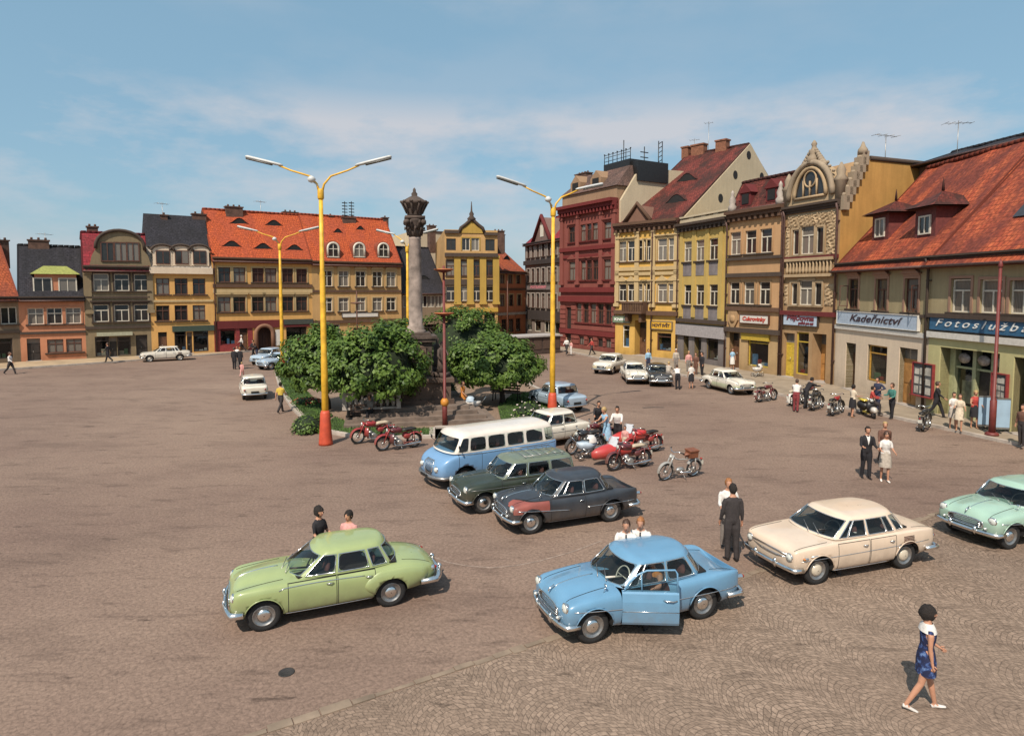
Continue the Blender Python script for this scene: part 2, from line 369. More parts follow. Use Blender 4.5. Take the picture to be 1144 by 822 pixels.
# ---------------------------------------------------------------- buildings
_wm = {}
FR = {'white': WHITEP, 'brown': BROWNP, 'dark': M('dark window paint', (.05, .035, .03), .6), 'ochre': M('ochre joinery', (.50, .27, .05), .55, .2)}
class Bld:
    def __init__(s, label, P, Q, depth, wall, ztop=None, group='townhouses around the square', name='townhouse'):
        P = Vector((P[0], P[1], 0)); Q = Vector((Q[0], Q[1], 0))
        s.P = P; s.x = (Q - P).normalized(); s.y = Vector((-s.x.y, s.x.x, 0)); s.W = (Q - P).length; s.D = depth
        s.o = empty(name, P, math.atan2(s.x.y, s.x.x), label, 'house', group)
        s.wall = wall; s.op = []; s.arch = []; s.poly = []; s.H = ztop
    # --- pixel -> facade / roof
    def hit(s, px, py, setback=0.0):
        r = ray(px, py); o = Vector((0, 0, CAMH)); n = s.y
        t = ((s.P + n * setback) - o).dot(n) / r.dot(n); p = o + r * t
        return (p - s.P).dot(s.x), p.z
    def side(s, px, py, u):
        r = ray(px, py); o = Vector((0, 0, CAMH)); n = s.x
        t = ((s.P + n * u) - o).dot(n) / r.dot(n); p = o + r * t
        return (p - s.P).dot(s.y), p.z
    def z(s, px, py, sb=0.0): return s.hit(px, py, sb)[1]
    def u(s, px, py=330): return s.hit(px, py)[0]
    def part(s, name, mb, mat, sm=None, label=None):
        return tag(mb.build(name, mat, s.o, sm), label)
    # --- openings
    def window(s, u, z0, w, h, fr='brown', style='cross', sur=None, sill=None, hood=None, dep=.16, arch=False, name='window', pane=None, rec=.09):
        x0, x1 = u - w / 2, u + w / 2
        s.op.append((x0, x1, z0, z0 + h, dep + .12))
        key = (round(w, 1), round(h, 1), fr, style, arch, name, pane.name if pane else '')
        w, h = round(w, 2), round(h, 2)
        if key not in _wm:
            mb = MB(); t = .07 if h < 3 else .08
            yb0, yb1 = rec, rec + .07
            mb.box(-w / 2, -w / 2 + t, yb0, yb1, 0, h); mb.box(w / 2 - t, w / 2, yb0, yb1, 0, h)
            mb.box(-w / 2 + t, w / 2 - t, yb0, yb1, 0, t); mb.box(-w / 2 + t, w / 2 - t, yb0, yb1, h - t, h)
            zt = h * .66
            if style in ('cross', 'tee'): mb.box(-w / 2 + t, w / 2 - t, yb0 - .005, yb1 - .005, zt - .04, zt + .04)
            if style in ('cross', 'two'): mb.box(-.035, .035, yb0 + .003, yb1 + .003, t, h - t)
            if style == 'tee': mb.box(-.035, .035, yb0 + .003, yb1 + .003, t, zt - .04)
            if style == 'six':
                mb.box(-.03, .03, yb0 + .003, yb1 + .003, t, h - t)
                for k in (1, 2): mb.box(-w / 2 + t, w / 2 - t, yb0 - .004, yb1 - .004, h * k / 3 - .025, h * k / 3 + .025)
            if style == 'three':
                for k in (-1, 1): mb.box(k * w / 6 - .035, k * w / 6 + .035, yb0 + .003, yb1 + .003, t, h - t)
                mb.box(-w / 2 + t, w / 2 - t, yb0 - .005, yb1 - .005, zt - .04, zt + .04)
            fme = mb.mesh('window frame', FR[fr])
            mb = MB(); mb.face([(-w / 2, rec + .05, 0), (w / 2, rec + .05, 0), (w / 2, rec + .05, h), (-w / 2, rec + .05, h)])
            _wm[key] = (fme, mb.mesh('pane', pane or panemat(), recalc=False))
        f = link(name, _wm[key][0], s.o, (u, 0, z0)); link('pane', _wm[key][1], f)
        if sur:
            b = .13; mb = MB()
            mb.box(-w / 2 - b, -w / 2 - .002, -.05, .0, 0, h + b); mb.box(w / 2 + .002, w / 2 + b, -.05, .0, 0, h + b); mb.box(-w / 2 - .002, w / 2 + .002, -.05, .0, h + .002, h + b)
            if hood == 'flat': mb.box(-w / 2 - .25, w / 2 + .25, -.22, .0, h + b + .12, h + b + .24); mb.box(-w / 2 - .12, w / 2 + .12, -.1, .0, h + b + .002, h + b + .118)
            if hood == 'ped': mb.prism([(-w / 2 - .25, h + b + .12), (w / 2 + .25, h + b + .12), (0, h + b + .6)], -.2, .0); mb.box(-w / 2 - .12, w / 2 + .12, -.1, .0, h + b + .002, h + b + .118)
            if hood == 'arch':
                mb.prism([(math.cos(a) * (w / 2 + .2), h + b + .06 + math.sin(a) * .45) for a in [PI * k / 8 for k in range(9)]], -.13, .0)
            mb.build('surround', sur, f)
        if sill:
            mb = MB(); mb.box(-w / 2 - .18, w / 2 + .18, -.16, .03, -.12, -.002); mb.build('sill', sill, f)
        return f
    def row(s, y0, y1, ref, xs, w, yx=None, **kw):
        zt, zb = s.z(ref, y0), s.z(ref, y1); ym = (y0 + y1) / 2
        return [s.window(s.u(x, ym), zb, w, zt - zb, **kw) for x in xs]
    def door(s, x0, x1, ytop, mat, ref=None, name='door', zb=.1, dep=.3, transom=.25, label=None):
        ym = 385; u0, u1 = s.u(x0, ym), s.u(x1, ym); zt = s.z(ref or (x0 + x1) / 2, ytop)
        s.op.append((u0, u1, 0, zt, dep + .02)); h = zt - zb; w = u1 - u0; uc = (u0 + u1) / 2
        mb = MB(); y = dep - .09
        mb.box(-w / 2, w / 2, y, y + .06, 0, h * (1 - transom))
        for k in (-1, 1):
            for (a, b_) in ((.08, .45), (.5, .93)): mb.box(k * w / 4 - w * .17, k * w / 4 + w * .17, y - .03, y + .0, h * (1 - transom) * a, h * (1 - transom) * b_)
        mb.box(-w / 2, w / 2, y - .02, y + .08, h * (1 - transom), h * (1 - transom) + .08)
        d = tag(mb.build(name, mat, s.o, loc=(uc, 0, zb)), label)
        mb = MB(); mb.box(-w / 2, w / 2, y + .02, y + .05, h * (1 - transom) + .08, h); mb.build('fanlight', panemat(), d)
        mb = MB(); mb.tube([(-.05, y - .09, h * .37), (-.05, y - .09, h * .45)], .018, 6); mb.build('handle', STEEL, d)
        mb = MB(); mb.box(-w / 2 - .1, w / 2 + .1, -.28, dep, -zb, 0.06); mb.build('doorstep', PALESTONE, d)
        return d
    def shop(s, x0, x1, ytop, ybot, fr, ref=None, style='shop', name='shop_window', dep=.22, zb=None, goods=True):
        u0, u1 = s.u(x0, 380), s.u(x1, 380); rx = ref or (x0 + x1) / 2
        zt = s.z(rx, ytop); zb = max(.25, s.z(rx, ybot)) if zb is None else zb
        w, h = u1 - u0, zt - zb; uc = (u0 + u1) / 2
        s.op.append((u0, u1, zb, zt, .75))
        mb = MB(); t = .09; y0, y1 = .1, .18
        mb.box(-w / 2, -w / 2 + t, y0, y1, 0, h); mb.box(w / 2 - t, w / 2, y0, y1, 0, h)
        mb.box(-w / 2 + t, w / 2 - t, y0, y1, 0, t); mb.box(-w / 2 + t, w / 2 - t, y0, y1, h - t, h)
        mb.box(-w / 2 + t, w / 2 - t, y0 + .004, y1 - .004, h * .76, h * .76 + .07)
        if w > 2.2: mb.box(-.04, .04, y0 + .002, y1 - .002, t, h * .76)
        f = mb.build(name, fr, s.o, loc=(uc, 0, zb))
        mb = MB(); mb.face([(-w / 2, .14, 0), (w / 2, .14, 0), (w / 2, .14, h), (-w / 2, .14, h)]); mb.build('pane', glassmat('shop glass', (.7, .75, .75), .8), f, recalc=False)
        if goods:
            mb = MB(); cm = [M('goods ' + k, c, .7, .3, 5) for k, c in (('cream', (.5, .42, .3)), ('blue', (.12, .25, .42)), ('red', (.4, .06, .04)), ('green', (.12, .25, .12)), ('white', (.6, .58, .54)), ('brown', (.16, .09, .05)))]
            rr = random.Random(int(x0 * 7)); x = -w / 2 + .15
            while x < w / 2 - .25:
                ww = rr.uniform(.15, .4); hh = rr.uniform(.12, h * .4); mb.box(x, min(x + ww, w / 2 - .05), .32, .55, .03, hh, m=rr.randrange(6)); x += ww + rr.uniform(.02, .2)
            mb.build('window_display', cm, f)
        return f
    def band(s, py, ref, h=.25, d=.18, mat=None, name='string_course', u0=0.0, u1=None, z=None, steps=1):
        z = s.z(ref, py) if z is None else z; u1 = s.W if u1 is None else u1
        mb = MB()
        for k in range(steps):
            mb.box(u0, u1, -d * (k + 1) / steps, -.001, z - h + h * k / steps + (.002 if k else 0), z - h + h * (k + 1) / steps)
        return s.part(name, mb, mat)
    def cornice(s, py, ref, h=.6, d=.55, mat=None, z=None, dent=True):
        z = s.z(ref, py) if z is None else z; mb = MB()
        for k, (dd, a, b_) in enumerate(((.3, 0, .35), (.62, .35, .7), (1, .7, 1))): mb.box(.0, s.W, -d * dd, .2 - k * .003, z - h + h * a, z - h + h * b_ - .002)
        if dent:
            n = int(s.W / .55)
            for i in range(n): mb.box(s.W * (i + .3) / n, s.W * (i + .7) / n, -d * .6, -d * .28, z - h * 1.0, z - h * .66)
        return s.part('cornice', mb, mat)
    def pilaster(s, u, z0, z1, w=.45, d=.12, mat=None, cap=True):
        mb = MB(); mb.box(u - w / 2, u + w / 2, -d, .001, z0, z1)
        if cap: mb.box(u - w / 2 - .08, u + w / 2 + .08, -d - .07, -.001, z1 - .35, z1 - .06); mb.box(u - w / 2 - .08, u + w / 2 + .08, -d - .07, -.001, z0 + .002, z0 + .3)
        return s.part('pilaster', mb, mat)
    def pipe(s, u, z0, z1, mat=None):
        mb = MB(); mb.tube([(u, -.16, z0), (u, -.16, z1 - .5), (u, -.3, z1 - .05)], .07, 8)
        for z in (z0 + 1.5, (z0 + z1) / 2, z1 - 1.2): mb.box(u - .1, u + .1, -.2, .0, z, z + .06)
        return s.part('downpipe', mb, mat or M('rusty pipe', (.10, .05, .04), .6, .3))
    def facing(s, z0, z1, mat, u0=.0, u1=None, d=.03, name='ground_floor_facing'):
        """a differently coloured ground floor: a thin skin with the same openings"""
        u1 = s.W if u1 is None else u1
        s.poly.append((u0, u1, z0, z1, mat, d, name))
    # --- shells
    def _front(s, mb, u0, u1, z0, z1, y, reveal=True):
        ops = [o for o in s.op if o[0] < u1 and o[1] > u0 and o[2] < z1 and o[3] > z0]
        xs = sorted({u0, u1, *[min(max(v, u0), u1) for o in ops for v in o[:2]]}); zs = sorted({z0, z1, *[min(max(v, z0), z1) for o in ops for v in o[2:4]]})
        for a, b_ in zip(xs, xs[1:]):
            for c, d in zip(zs, zs[1:]):
                if b_ - a < 1e-4 or d - c < 1e-4: continue
                if any(o[0] < (a + b_) / 2 < o[1] and o[2] < (c + d) / 2 < o[3] for o in ops): continue
                mb.face([(a, y, c), (b_, y, c), (b_, y, d), (a, y, d)])
        if reveal:
            for o in ops:
                a, b_, c, d, e = o
                mb.face([(a, y, c), (a, y, d), (a, e, d), (a, e, c)]); mb.face([(b_, y, d), (b_, y, c), (b_, e, c), (b_, e, d)])
                mb.face([(a, y, d), (b_, y, d), (b_, e, d), (a, e, d)]); mb.face([(b_, y, c), (a, y, c), (a, e, c), (b_, e, c)])
    def finish(s, eave, ridge=None, ry=None, roof=None, over=.35, gable=True, back=None, topz=None, sidepoly=None, soffit=None):
        """walls up to eave; ridge at setback ry and height ridge; side gables"""
        mb = MB(); D = s.D; s._front(mb, 0, s.W, 0, eave, 0)
        # dark rooms behind the openings
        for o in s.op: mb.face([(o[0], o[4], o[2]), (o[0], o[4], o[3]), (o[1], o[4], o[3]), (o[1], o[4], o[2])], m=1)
        prof = [(0, 0), (D, 0)]
        if sidepoly: prof += sidepoly
        elif ridge and gable: bk = back if back is not None else eave; prof += [(D, bk), (ry, ridge - .08), (0, eave)]
        else: prof += [(D, eave), (0, eave)]
        for u in (0.0, s.W):
            f = mb.face([(u, y, z) for y, z in (prof if u else prof[::-1])])
        mb.face([(s.W, D, 0), (0, D, 0), (0, D, prof[2][1]), (s.W, D, prof[2][1])])
        if sidepoly and not roof:
            for (a, b_) in zip(prof[2:], prof[3:]): mb.face([(0, *a), (s.W, *a), (s.W, *b_), (0, *b_)])
        s.part('wall', mb, [s.wall, DARK])
        for (u0, u1, z0, z1, mat, d, nm) in s.poly:
            mb = MB(); s._front(mb, u0, u1, z0, z1, -d)
            for (a, b_) in (((u0, z0), (u0, z1)), ((u1, z1), (u1, z0)), ((u0, z1), (u1, z1))):
                mb.face([(a[0], -d, a[1]), (b_[0], -d, b_[1]), (b_[0], 0, b_[1]), (a[0], 0, a[1])])
            s.part(nm, mb, mat)
        if roof and ridge:
            bk = back if back is not None else eave
            k = (ridge - eave) / ry; z0 = eave - over * k
            s.slope = (eave, k)
            L = math.hypot(ry + over, ridge - z0); mb = MB(); t = .12
            n = 10
            rr = random.Random(int(s.W * 100)); dz = [rr.uniform(-.11, .06) for _ in range(n + 1)]; dz[0] = dz[-1] = 0
            for i in range(n):
                a, b_ = s.W * i / n, s.W * (i + 1) / n
                mb.face([(a, -over, z0), (b_, -over, z0), (b_, ry, ridge + dz[i + 1]), (a, ry, ridge + dz[i])], [(a, 0), (b_, 0), (b_, L), (a, L)])
                mb.face([(a, -over, z0 - t), (b_, -over, z0 - t), (b_, -over, z0), (a, -over, z0)], [(a, 0), (b_, 0), (b_, .05), (a, .05)])
                mb.face([(a, -over, z0 - t), (a, 0.02, z0 - t + .0), (b_, 0.02, z0 - t + .0), (b_, -over, z0 - t)], [(0, 0)] * 4)
                mb.face([(b_, D + over, bk), (a, D + over, bk), (a, ry, ridge + dz[i]), (b_, ry, ridge + dz[i + 1])], [(a, 0), (b_, 0), (b_, L), (a, L)])
            for u in (-.06, s.W - .06):   # verges
                mb.box(u, u + .12, ry - .1, ry + .1, ridge - .05, ridge + .06)
                for (ya, za, yb, zb) in ((-over, z0, ry, ridge), (D + over, bk, ry, ridge)):
                    v = [(u, ya, za - t), (u, yb, zb - t), (u, yb, zb + .04), (u, ya, za + .04)]; w = [(p[0] + .12, p[1], p[2]) for p in v]
                    mb.face(v); mb.face(w[::-1]); mb.face([v[3], v[2], w[2], w[3]]); mb.face([v[0], v[3], w[3], w[0]])
            s.roof = s.part('roof', mb, roof)
            mb = MB()
            nn = int(s.W / .42)
            for i in range(nn): mb.tube([(s.W * i / nn, ry, ridge + .02), (s.W * (i + 1) / nn - .02, ry, ridge + .02)], [.13, .15], 6)
            mb.build('ridge_tiles', roof, s.roof)
            mb = MB(); mb.tube([(0, -over - .06, z0 - .03), (s.W, -over - .06, z0 - .03)], .075, 6); s.part('gutter', mb, M('rusty pipe', (.10, .05, .04), .6, .3))
        return s
    def roofpt(s, px, py):
        e, k = s.slope; r = ray(px, py); o = Vector((0, 0, CAMH)) - s.P
        # local: z = e + k*y
        oy, ry_ = o.dot(s.y), r.dot(s.y)
        t = (e + k * oy - o.z) / (r.z - k * ry_)
        p = o + r * t; return p.dot(s.x), p.dot(s.y), p.z
    def chimney(s, px, pyt, sb, w=.9, d=.6, h=1.6, mat=None):
        u, z = s.hit(px, pyt, sb); mb = MB(); mb.box(u - w / 2, u + w / 2, sb - d / 2, sb + d / 2, z - h - 1.0, z - .12); mb.box(u - w / 2 - .08, u + w / 2 + .08, sb - d / 2 - .08, sb + d / 2 + .08, z - .12, z)
        for k in range(max(1, int(w / .45))): mb.lathe([(.11, 0), (.09, .22)], 8, (u - w / 2 + (k + .5) * w / max(1, int(w / .45)), sb, z))
        return mb.build('chimney', mat or M('sooty brick', (.10, .055, .04), .9, .35, 3, bmp=.4), getattr(s, 'roof', s.o))
    def eyelid(s, px, py, w=1.6, h=.55, mat=None):
        u, y, z = s.roofpt(px, py); e, k = s.slope; mb = MB(); n = 8
        pts = [(u + w * (i / n - .5), h * (math.cos(PI * (i / n - .5) * 1.0) ** 1.5)) for i in range(n + 1)]
        for (a, b_) in zip(pts, pts[1:]):
            ya, yb = a[1] / max(k, .1), b_[1] / max(k, .1)
            mb.face([(a[0], y - .05, z + a[1]), (b_[0], y - .05, z + b_[1]), (b_[0], y + yb + .1, z + b_[1] + .08), (a[0], y + ya + .1, z + a[1] + .08)], [(a[0], 0), (b_[0], 0), (b_[0], 1), (a[0], 1)])
        d = mb.build('eyelid_dormer', mat, s.roof)
        mb = MB(); mb.face([(u - w / 2, y, z - .02)] + [(p[0], y, z + p[1] - .03) for p in pts] + [(u + w / 2, y, z - .02)][:1]); mb.build('vent_opening', DARK, d)
    def antenna(s, px, pytop, sb, h=3.0, n=5, w=1.2, rot=0.4):
        u, z = s.hit(px, pytop, sb); mb = MB(); mb.tube([(u, sb, z - h), (u, sb, z)], .025, 5)
        c, s_ = math.cos(rot), math.sin(rot)
        mb.tube([(u - c * w * .5, sb - s_ * w * .5, z - .15), (u + c * w * .5, sb + s_ * w * .5, z - .15)], .018, 4)
        for i in range(n):
            t = (i / (n - 1) - .5) * w; q = .45 - .2 * i / n
            mb.tube([(u + c * t - s_ * -q, sb + s_ * t - c * q, z - .15), (u + c * t + s_ * -q, sb + s_ * t + c * q, z - .15)], .012, 4)
        return mb.build('antenna', STEEL, getattr(s, 'roof', s.o))
def board_sign(b, x0, x1, ytop, ybot, ref, text, bmat, tmat, label, shear=.3, size=.6, d=.12, frame=None, sub=None, border=.05, group=None, al=.5, bold=.012, spc=1.0):
    u0, u1 = b.u(x0, (ytop + ybot) / 2), b.u(x1, (ytop + ybot) / 2); zt, zb = b.z(ref, ytop), b.z(ref, ybot)
    o = empty('shop_sign', b.P + b.x * u0 - b.y * .05 + Vector((0, 0, zb)), math.atan2(b.x.y, b.x.x), label, 'shop sign', group)
    w, h = u1 - u0, zt - zb
    mb = MB(); mb.box(0, w, -d, .02, 0, h); mb.build('board', bmat, o)
    mb = MB(); f = frame or STEEL
    mb.box(-border, w + border, -d - .03, .02, -border, -.001); mb.box(-border, w + border, -d - .03, .02, h + .001, h + border); mb.box(-border, -.001, -d - .03, .02, 0, h); mb.box(w + .001, w + border, -d - .03, .02, 0, h)
    mb.build('frame', f, o)
    def txt(s, sz, x, z, wmax, m):
        cu = bpy.data.curves.new('t', 'FONT'); cu.body = s; cu.size = sz; cu.shear = shear; cu.space_character = spc; cu.extrude = .012; cu.offset = bold; cu.align_x = 'CENTER'
        t = bpy.data.objects.new('t', cu); C.objects.link(t); dg = bpy.context.evaluated_depsgraph_get(); me = bpy.data.meshes.new_from_object(t.evaluated_get(dg)); bpy.data.objects.remove(t)
        xs = [v.co.x for v in me.vertices]; k = min(1.9, wmax / (max(xs) - min(xs)))
        me.transform(Matrix.Diagonal((k, 1, 1, 1))); me.materials.clear(); me.materials.append(m)
        l = link('lettering', me, o, (x, -d - .02, z), (PI / 2, 0, 0)); return l
    if text: txt(text, h * size, w * al, h * (.30 if not sub else .46), w * .82, tmat)
    if sub: txt(sub, h * size * .5, w * .68, h * .12, w * .45, tmat)
    return o
# colours (real surfaces, not sunlit values)
TR_RED = tiles('red roof tiles', ((.58, .115, .035), (.46, .085, .03)), moss=(.40, .08, .035), seed=1)
TR_RED2 = tiles('orange roof tiles', ((.50, .12, .045), (.38, .085, .035)), moss=(.26, .07, .04), seed=2)
TR_OLD = tiles('old mottled tiles', ((.52, .125, .05), (.38, .075, .035)), moss=(.17, .042, .028), row=.33, w=.26, seed=3)
TR_BROWN = tiles('old brown tiles', ((.24, .055, .04), (.16, .035, .028)), moss=(.06, .025, .02), seed=4)
SLATE = tiles('dark slate', ((.050, .046, .055), (.036, .034, .042)), moss=(.028, .026, .03), row=.22, w=.3, seed=5)
TR_PINK = tiles('crimson sheet roofing', ((.34, .035, .05), (.27, .03, .04)), moss=(.18, .03, .035), row=.5, w=.6, seed=6)
OCHRE = plaster('ochre plaster', (.68, .38, .13)); OCHRE2 = plaster('dull ochre plaster', (.56, .34, .145), .8)
SALMON = plaster('salmon plaster', (.58, .25, .14)); OLIVE = plaster('olive grey plaster', (.27, .205, .125), .9)
GREYB = plaster('grey brown plaster', (.27, .195, .13), .9); YEL = plaster('yellow plaster', (.64, .385, .105), .5)
YEL2 = plaster('bright yellow plaster', (.53, .37, .12), .5); TAN = plaster('tan plaster', (.52, .31, .16), .5)
TAN2 = plaster('dull tan plaster', (.42, .265, .14), .8); REDW = plaster('dark red plaster', (.25, .078, .062), .7)
CREAM = plaster('cream render', (.55, .45, .31), .35); OLIVE2 = plaster('greenish grey plaster', (.40, .32, .185), .7)
WHITEW = plaster('off white render', (.70, .56, .42), .35); PISTA = plaster('pale green render', (.52, .47, .235), .35)
OCHRE3 = plaster('orange ochre render', (.50, .275, .085), .7); ORANGE = plaster('orange pink plaster', (.48, .18, .09), .5)
GREYP = plaster('grey stone facing', (.22, .19, .18), .8); SOOT = plaster('sooty moulding', (.085, .062, .05), .6)
TRIMR = plaster('dark red trim', (.14, .03, .03), .5); TRIMB = plaster('brown trim', (.13, .075, .05), .6)
TRIMY = plaster('pale yellow trim', (.52, .38, .20), .5); REDSHOP = M('red shopfront paint', (.22, .03, .03), .6, .25)
BROWNDOOR = M('brown door', (.13, .06, .03), .55, .25); OAKDOOR = M('ochre wooden door', (.42, .20, .06), .55, .22, 3); DARKDOOR = M('dark door', (.03, .022, .018), .6, .3)
GREENISH = M('green enamel board', (.16, .22, .13), .5, .15); WHITEB = M('white enamel board', (.62, .58, .52), .5, .1)
PALEBLUE = M('pale blue board', (.42, .50, .60), .5, .1); BLUEB = M('blue board', (.035, .12, .22), .45, .15); YELB = M('yellow board', (.60, .33, .03), .5, .12)
T_RED = M('red lettering', (.45, .05, .03), .5); T_DARK = M('dark lettering', (.05, .03, .04), .5); T_WHITE = M('white lettering', (.75, .74, .7), .5); T_MAR = M('maroon lettering', (.15, .03, .04), .5)
# ---------------------------------------------------------------- the left and far rows
L0 = at(-60, 411.5)
b = Bld('grey brown house with orange tiled roof, at the far left end of the row', L0, at(24, 405.5), 10, GREYB)
ze = b.z(20, 331)
b.row(343, 362, 10, (-20, 10), 1.15, fr='white', style='two', sill=SOOT)
b.shop(-8, 14, 378, 401, FR['dark']); b.door(-34, -24, 376, DARKDOOR)
b.band(369, 10, .25, .12, SOOT); b.cornice(0, 0, .4, .35, SOOT, z=ze, dent=False)
b.finish(ze, b.z(20, 274, 4.5), 4.5, TR_RED2); b.chimney(2, 268, 5)
b = Bld('salmon house with dark slate roof and a yellowish roofed wide dormer', at(24, 405.5), at(97, 401.8), 10, SALMON)
ze = b.z(60, 331)
b.row(344, 362, 60, (40, 61, 82), 1.15, fr='white', style='cross', sill=SOOT, sur=SALMON)
b.door(30, 45, 378, DARKDOOR); b.row(379, 394, 62, (62, 83), 1.2, fr='brown', style='cross', sill=SOOT)
b.band(370, 60, .22, .12, SOOT); b.cornice(0, 0, .4, .4, SOOT, z=ze, dent=False)
b.finish(ze, b.z(60, 275, 4.5), 4.5, SLATE); b.chimney(43, 268, 4.6, 1.6, .8)
b.antenna(50, 260, 4.6, 3)
def box_dormer(b, x0, x1, ywt, ywb, mat, roofmat, wins, setb=.8, hip=True, yro=None, ww=.9, fr='white', over=.3, trim=None, rise=None):
    u0, zt = b.hit(x0, ywt, setb); u1, _ = b.hit(x1, ywt, setb); zb = b.z(x0, ywb, setb)
    e, k = b.slope; yb = min((zt - e) / k, b.D) + .3
    mb = MB(); mb.box(u0, u1, setb, yb, min(zb, e + k * setb) - .1, zt)
    d = mb.build('dormer', mat, b.roof)
    rise = rise or .5; mb = MB(); a0, a1 = u0 - over, u1 + over; y0 = setb - over; um = (u0 + u1) / 2
    ins = (u1 - u0) * .28
    yr = min((zt + rise - e) / k, b.D); yz = (zt - e) / k
    if hip:
        mb.face([(a0, y0, zt), (a1, y0, zt), (um + ins, setb + .9, zt + rise), (um - ins, setb + .9, zt + rise)], [(0, 0), (3, 0), (2, 1), (1, 1)])
        mb.face([(a1, y0, zt), (a1, yz, zt), (um + ins, yr, zt + rise), (um + ins, setb + .9, zt + rise)], [(0, 0), (2, 0), (2, 1), (1, 1)])
        mb.face([(a0, yz, zt), (a0, y0, zt), (um - ins, setb + .9, zt + rise), (um - ins, yr, zt + rise)], [(0, 0), (2, 0), (2, 1), (1, 1)])
        mb.face([(um - ins, setb + .9, zt + rise), (um + ins, setb + .9, zt + rise), (um + ins, yr, zt + rise), (um - ins, yr, zt + rise)], [(0, 0), (1, 0), (1, 1), (0, 1)])
        mb.face([(a0, y0, zt - .02), (a0, yz, zt - .02), (a1, yz, zt - .02), (a1, y0, zt - .02)], [(0, 0)] * 4)
    else:
        for (p, q) in ((a0, um), (um, a1)):
            za, zc = (zt, zt + rise) if p == a0 else (zt + rise, zt)
            mb.face([(p, y0, za), (q, y0, zc), (q, yr, zc), (p, yr, za)], [(0, 0), (1, 0), (1, 2), (0, 2)])
        mb.face([(a0, setb - .02, zt), (a1, setb - .02, zt), (um, setb - .02, zt + rise)], [(0, 0)] * 3, m=1)
    mb.build('dormer_roof', [roofmat, mat], d)
    for wx in wins:
        u = b.hit(wx, ywt, setb)[0]; h = (zt - zb) * .8
        mb = MB()
        for s_ in (-1, 1): mb.box(u + s_ * ww / 2 - .05, u + s_ * ww / 2 + .05, setb - .06, setb - .001, zb, zb + h)
        mb.box(u - ww / 2 + .05, u + ww / 2 - .05, setb - .06, setb - .001, zb, zb + .08); mb.box(u - ww / 2 + .05, u + ww / 2 - .05, setb - .06, setb - .001, zb + h - .08, zb + h); mb.box(u - .03, u + .03, setb - .055, setb - .001, zb + .08, zb + h - .08)
        w_ = mb.build('window', FR[fr], d)
        mb = MB(); mb.face([(u - ww / 2, setb - .02, zb), (u + ww / 2, setb - .02, zb), (u + ww / 2, setb - .02, zb + h), (u - ww / 2, setb - .02, zb + h)]); mb.build('pane', panemat(), w_, recalc=False)
    return d
box_dormer(b, 38, 85, 306, 327, SALMON, M('yellow green sheet', (.27, .28, .07), .6, .25), (47, 75), setb=.5, rise=.75, ww=1.3)
# b3
b = Bld('olive grey house with a tall rounded gable and crimson mansard roof', at(97, 401.8), at(170, 398.2), 10, OLIVE)
ze = b.z(134, 297)
for y0, y1 in ((306, 325), (340, 359)): b.row(y0, y1, 135, (113, 136, 158), 1.2, fr='white', style='tee', sill=SOOT, sur=SOOT, hood='flat')
b.shop(106, 122, 376, 399, FR['dark']); b.shop(131, 146, 376, 399, FR['dark']); b.door(122.5, 130.5, 377, DARKDOOR); b.door(152, 165, 374, DARKDOOR)
b.band(371, 135, .3, .5, M('pale awning board', (.35, .34, .24), .7), u0=b.u(106), u1=b.u(146), name='shop_canopy')
b.band(364, 135, .25, .15, SOOT); b.band(331, 135, .18, .1, SOOT); b.cornice(0, 0, .5, .45, SOOT, z=ze)
for x in (99, 168): b.pilaster(b.u(x), 4.2, ze - .5, .5, .1, OLIVE)
b.finish(ze, b.z(134, 261, 2.2), 2.2, TR_PINK, back=b.z(134, 262, 2.2)); b.chimney(103, 253, 3, .9, .8)
ua, ub = b.u(107, 290), b.u(162, 290); zt = b.z(134, 258); zs = b.z(134, 279); mb = MB()
arc = [(ua + (ub - ua) * (.5 - .5 * math.cos(PI * k / 14)), zs + (zt - zs) * math.sin(PI * k / 14) ** .8) for k in range(15)]
mb.prism([(ua - .5, ze), (ua - .3, ze + .9)] + arc + [(ub + .3, ze + .9), (ub + .5, ze)], .02, 1.6); g = b.part('gable', mb, OLIVE)
mb = MB(); mb.tube([(p[0], -.06, p[1] + .05) for p in arc], .16, 6); mb.build('coping', SOOT, g)
for x in (120, 135, 148.5):
    u, z0 = b.u(x, 282), b.z(x, 291); mb = MB(); mb.box(u - .55, u + .55, -.08, .019, z0 - .1, z0); mb.box(u - .55, u - .45, -.06, .019, z0, z0 + 1.7); mb.box(u + .45, u + .55, -.06, .019, z0, z0 + 1.7); mb.box(u - .45, u + .45, -.06, .019, z0 + 1.6, z0 + 1.7); mb.box(u - .04, u + .04, -.05, .019, z0, z0 + 1.6)
    w_ = mb.build('window', FR['brown'], g); mb = MB(); mb.face([(u - .45, .01, z0), (u + .45, .01, z0), (u + .45, .01, z0 + 1.6), (u - .45, .01, z0 + 1.6)]); mb.build('pane', panemat(), w_, recalc=False)
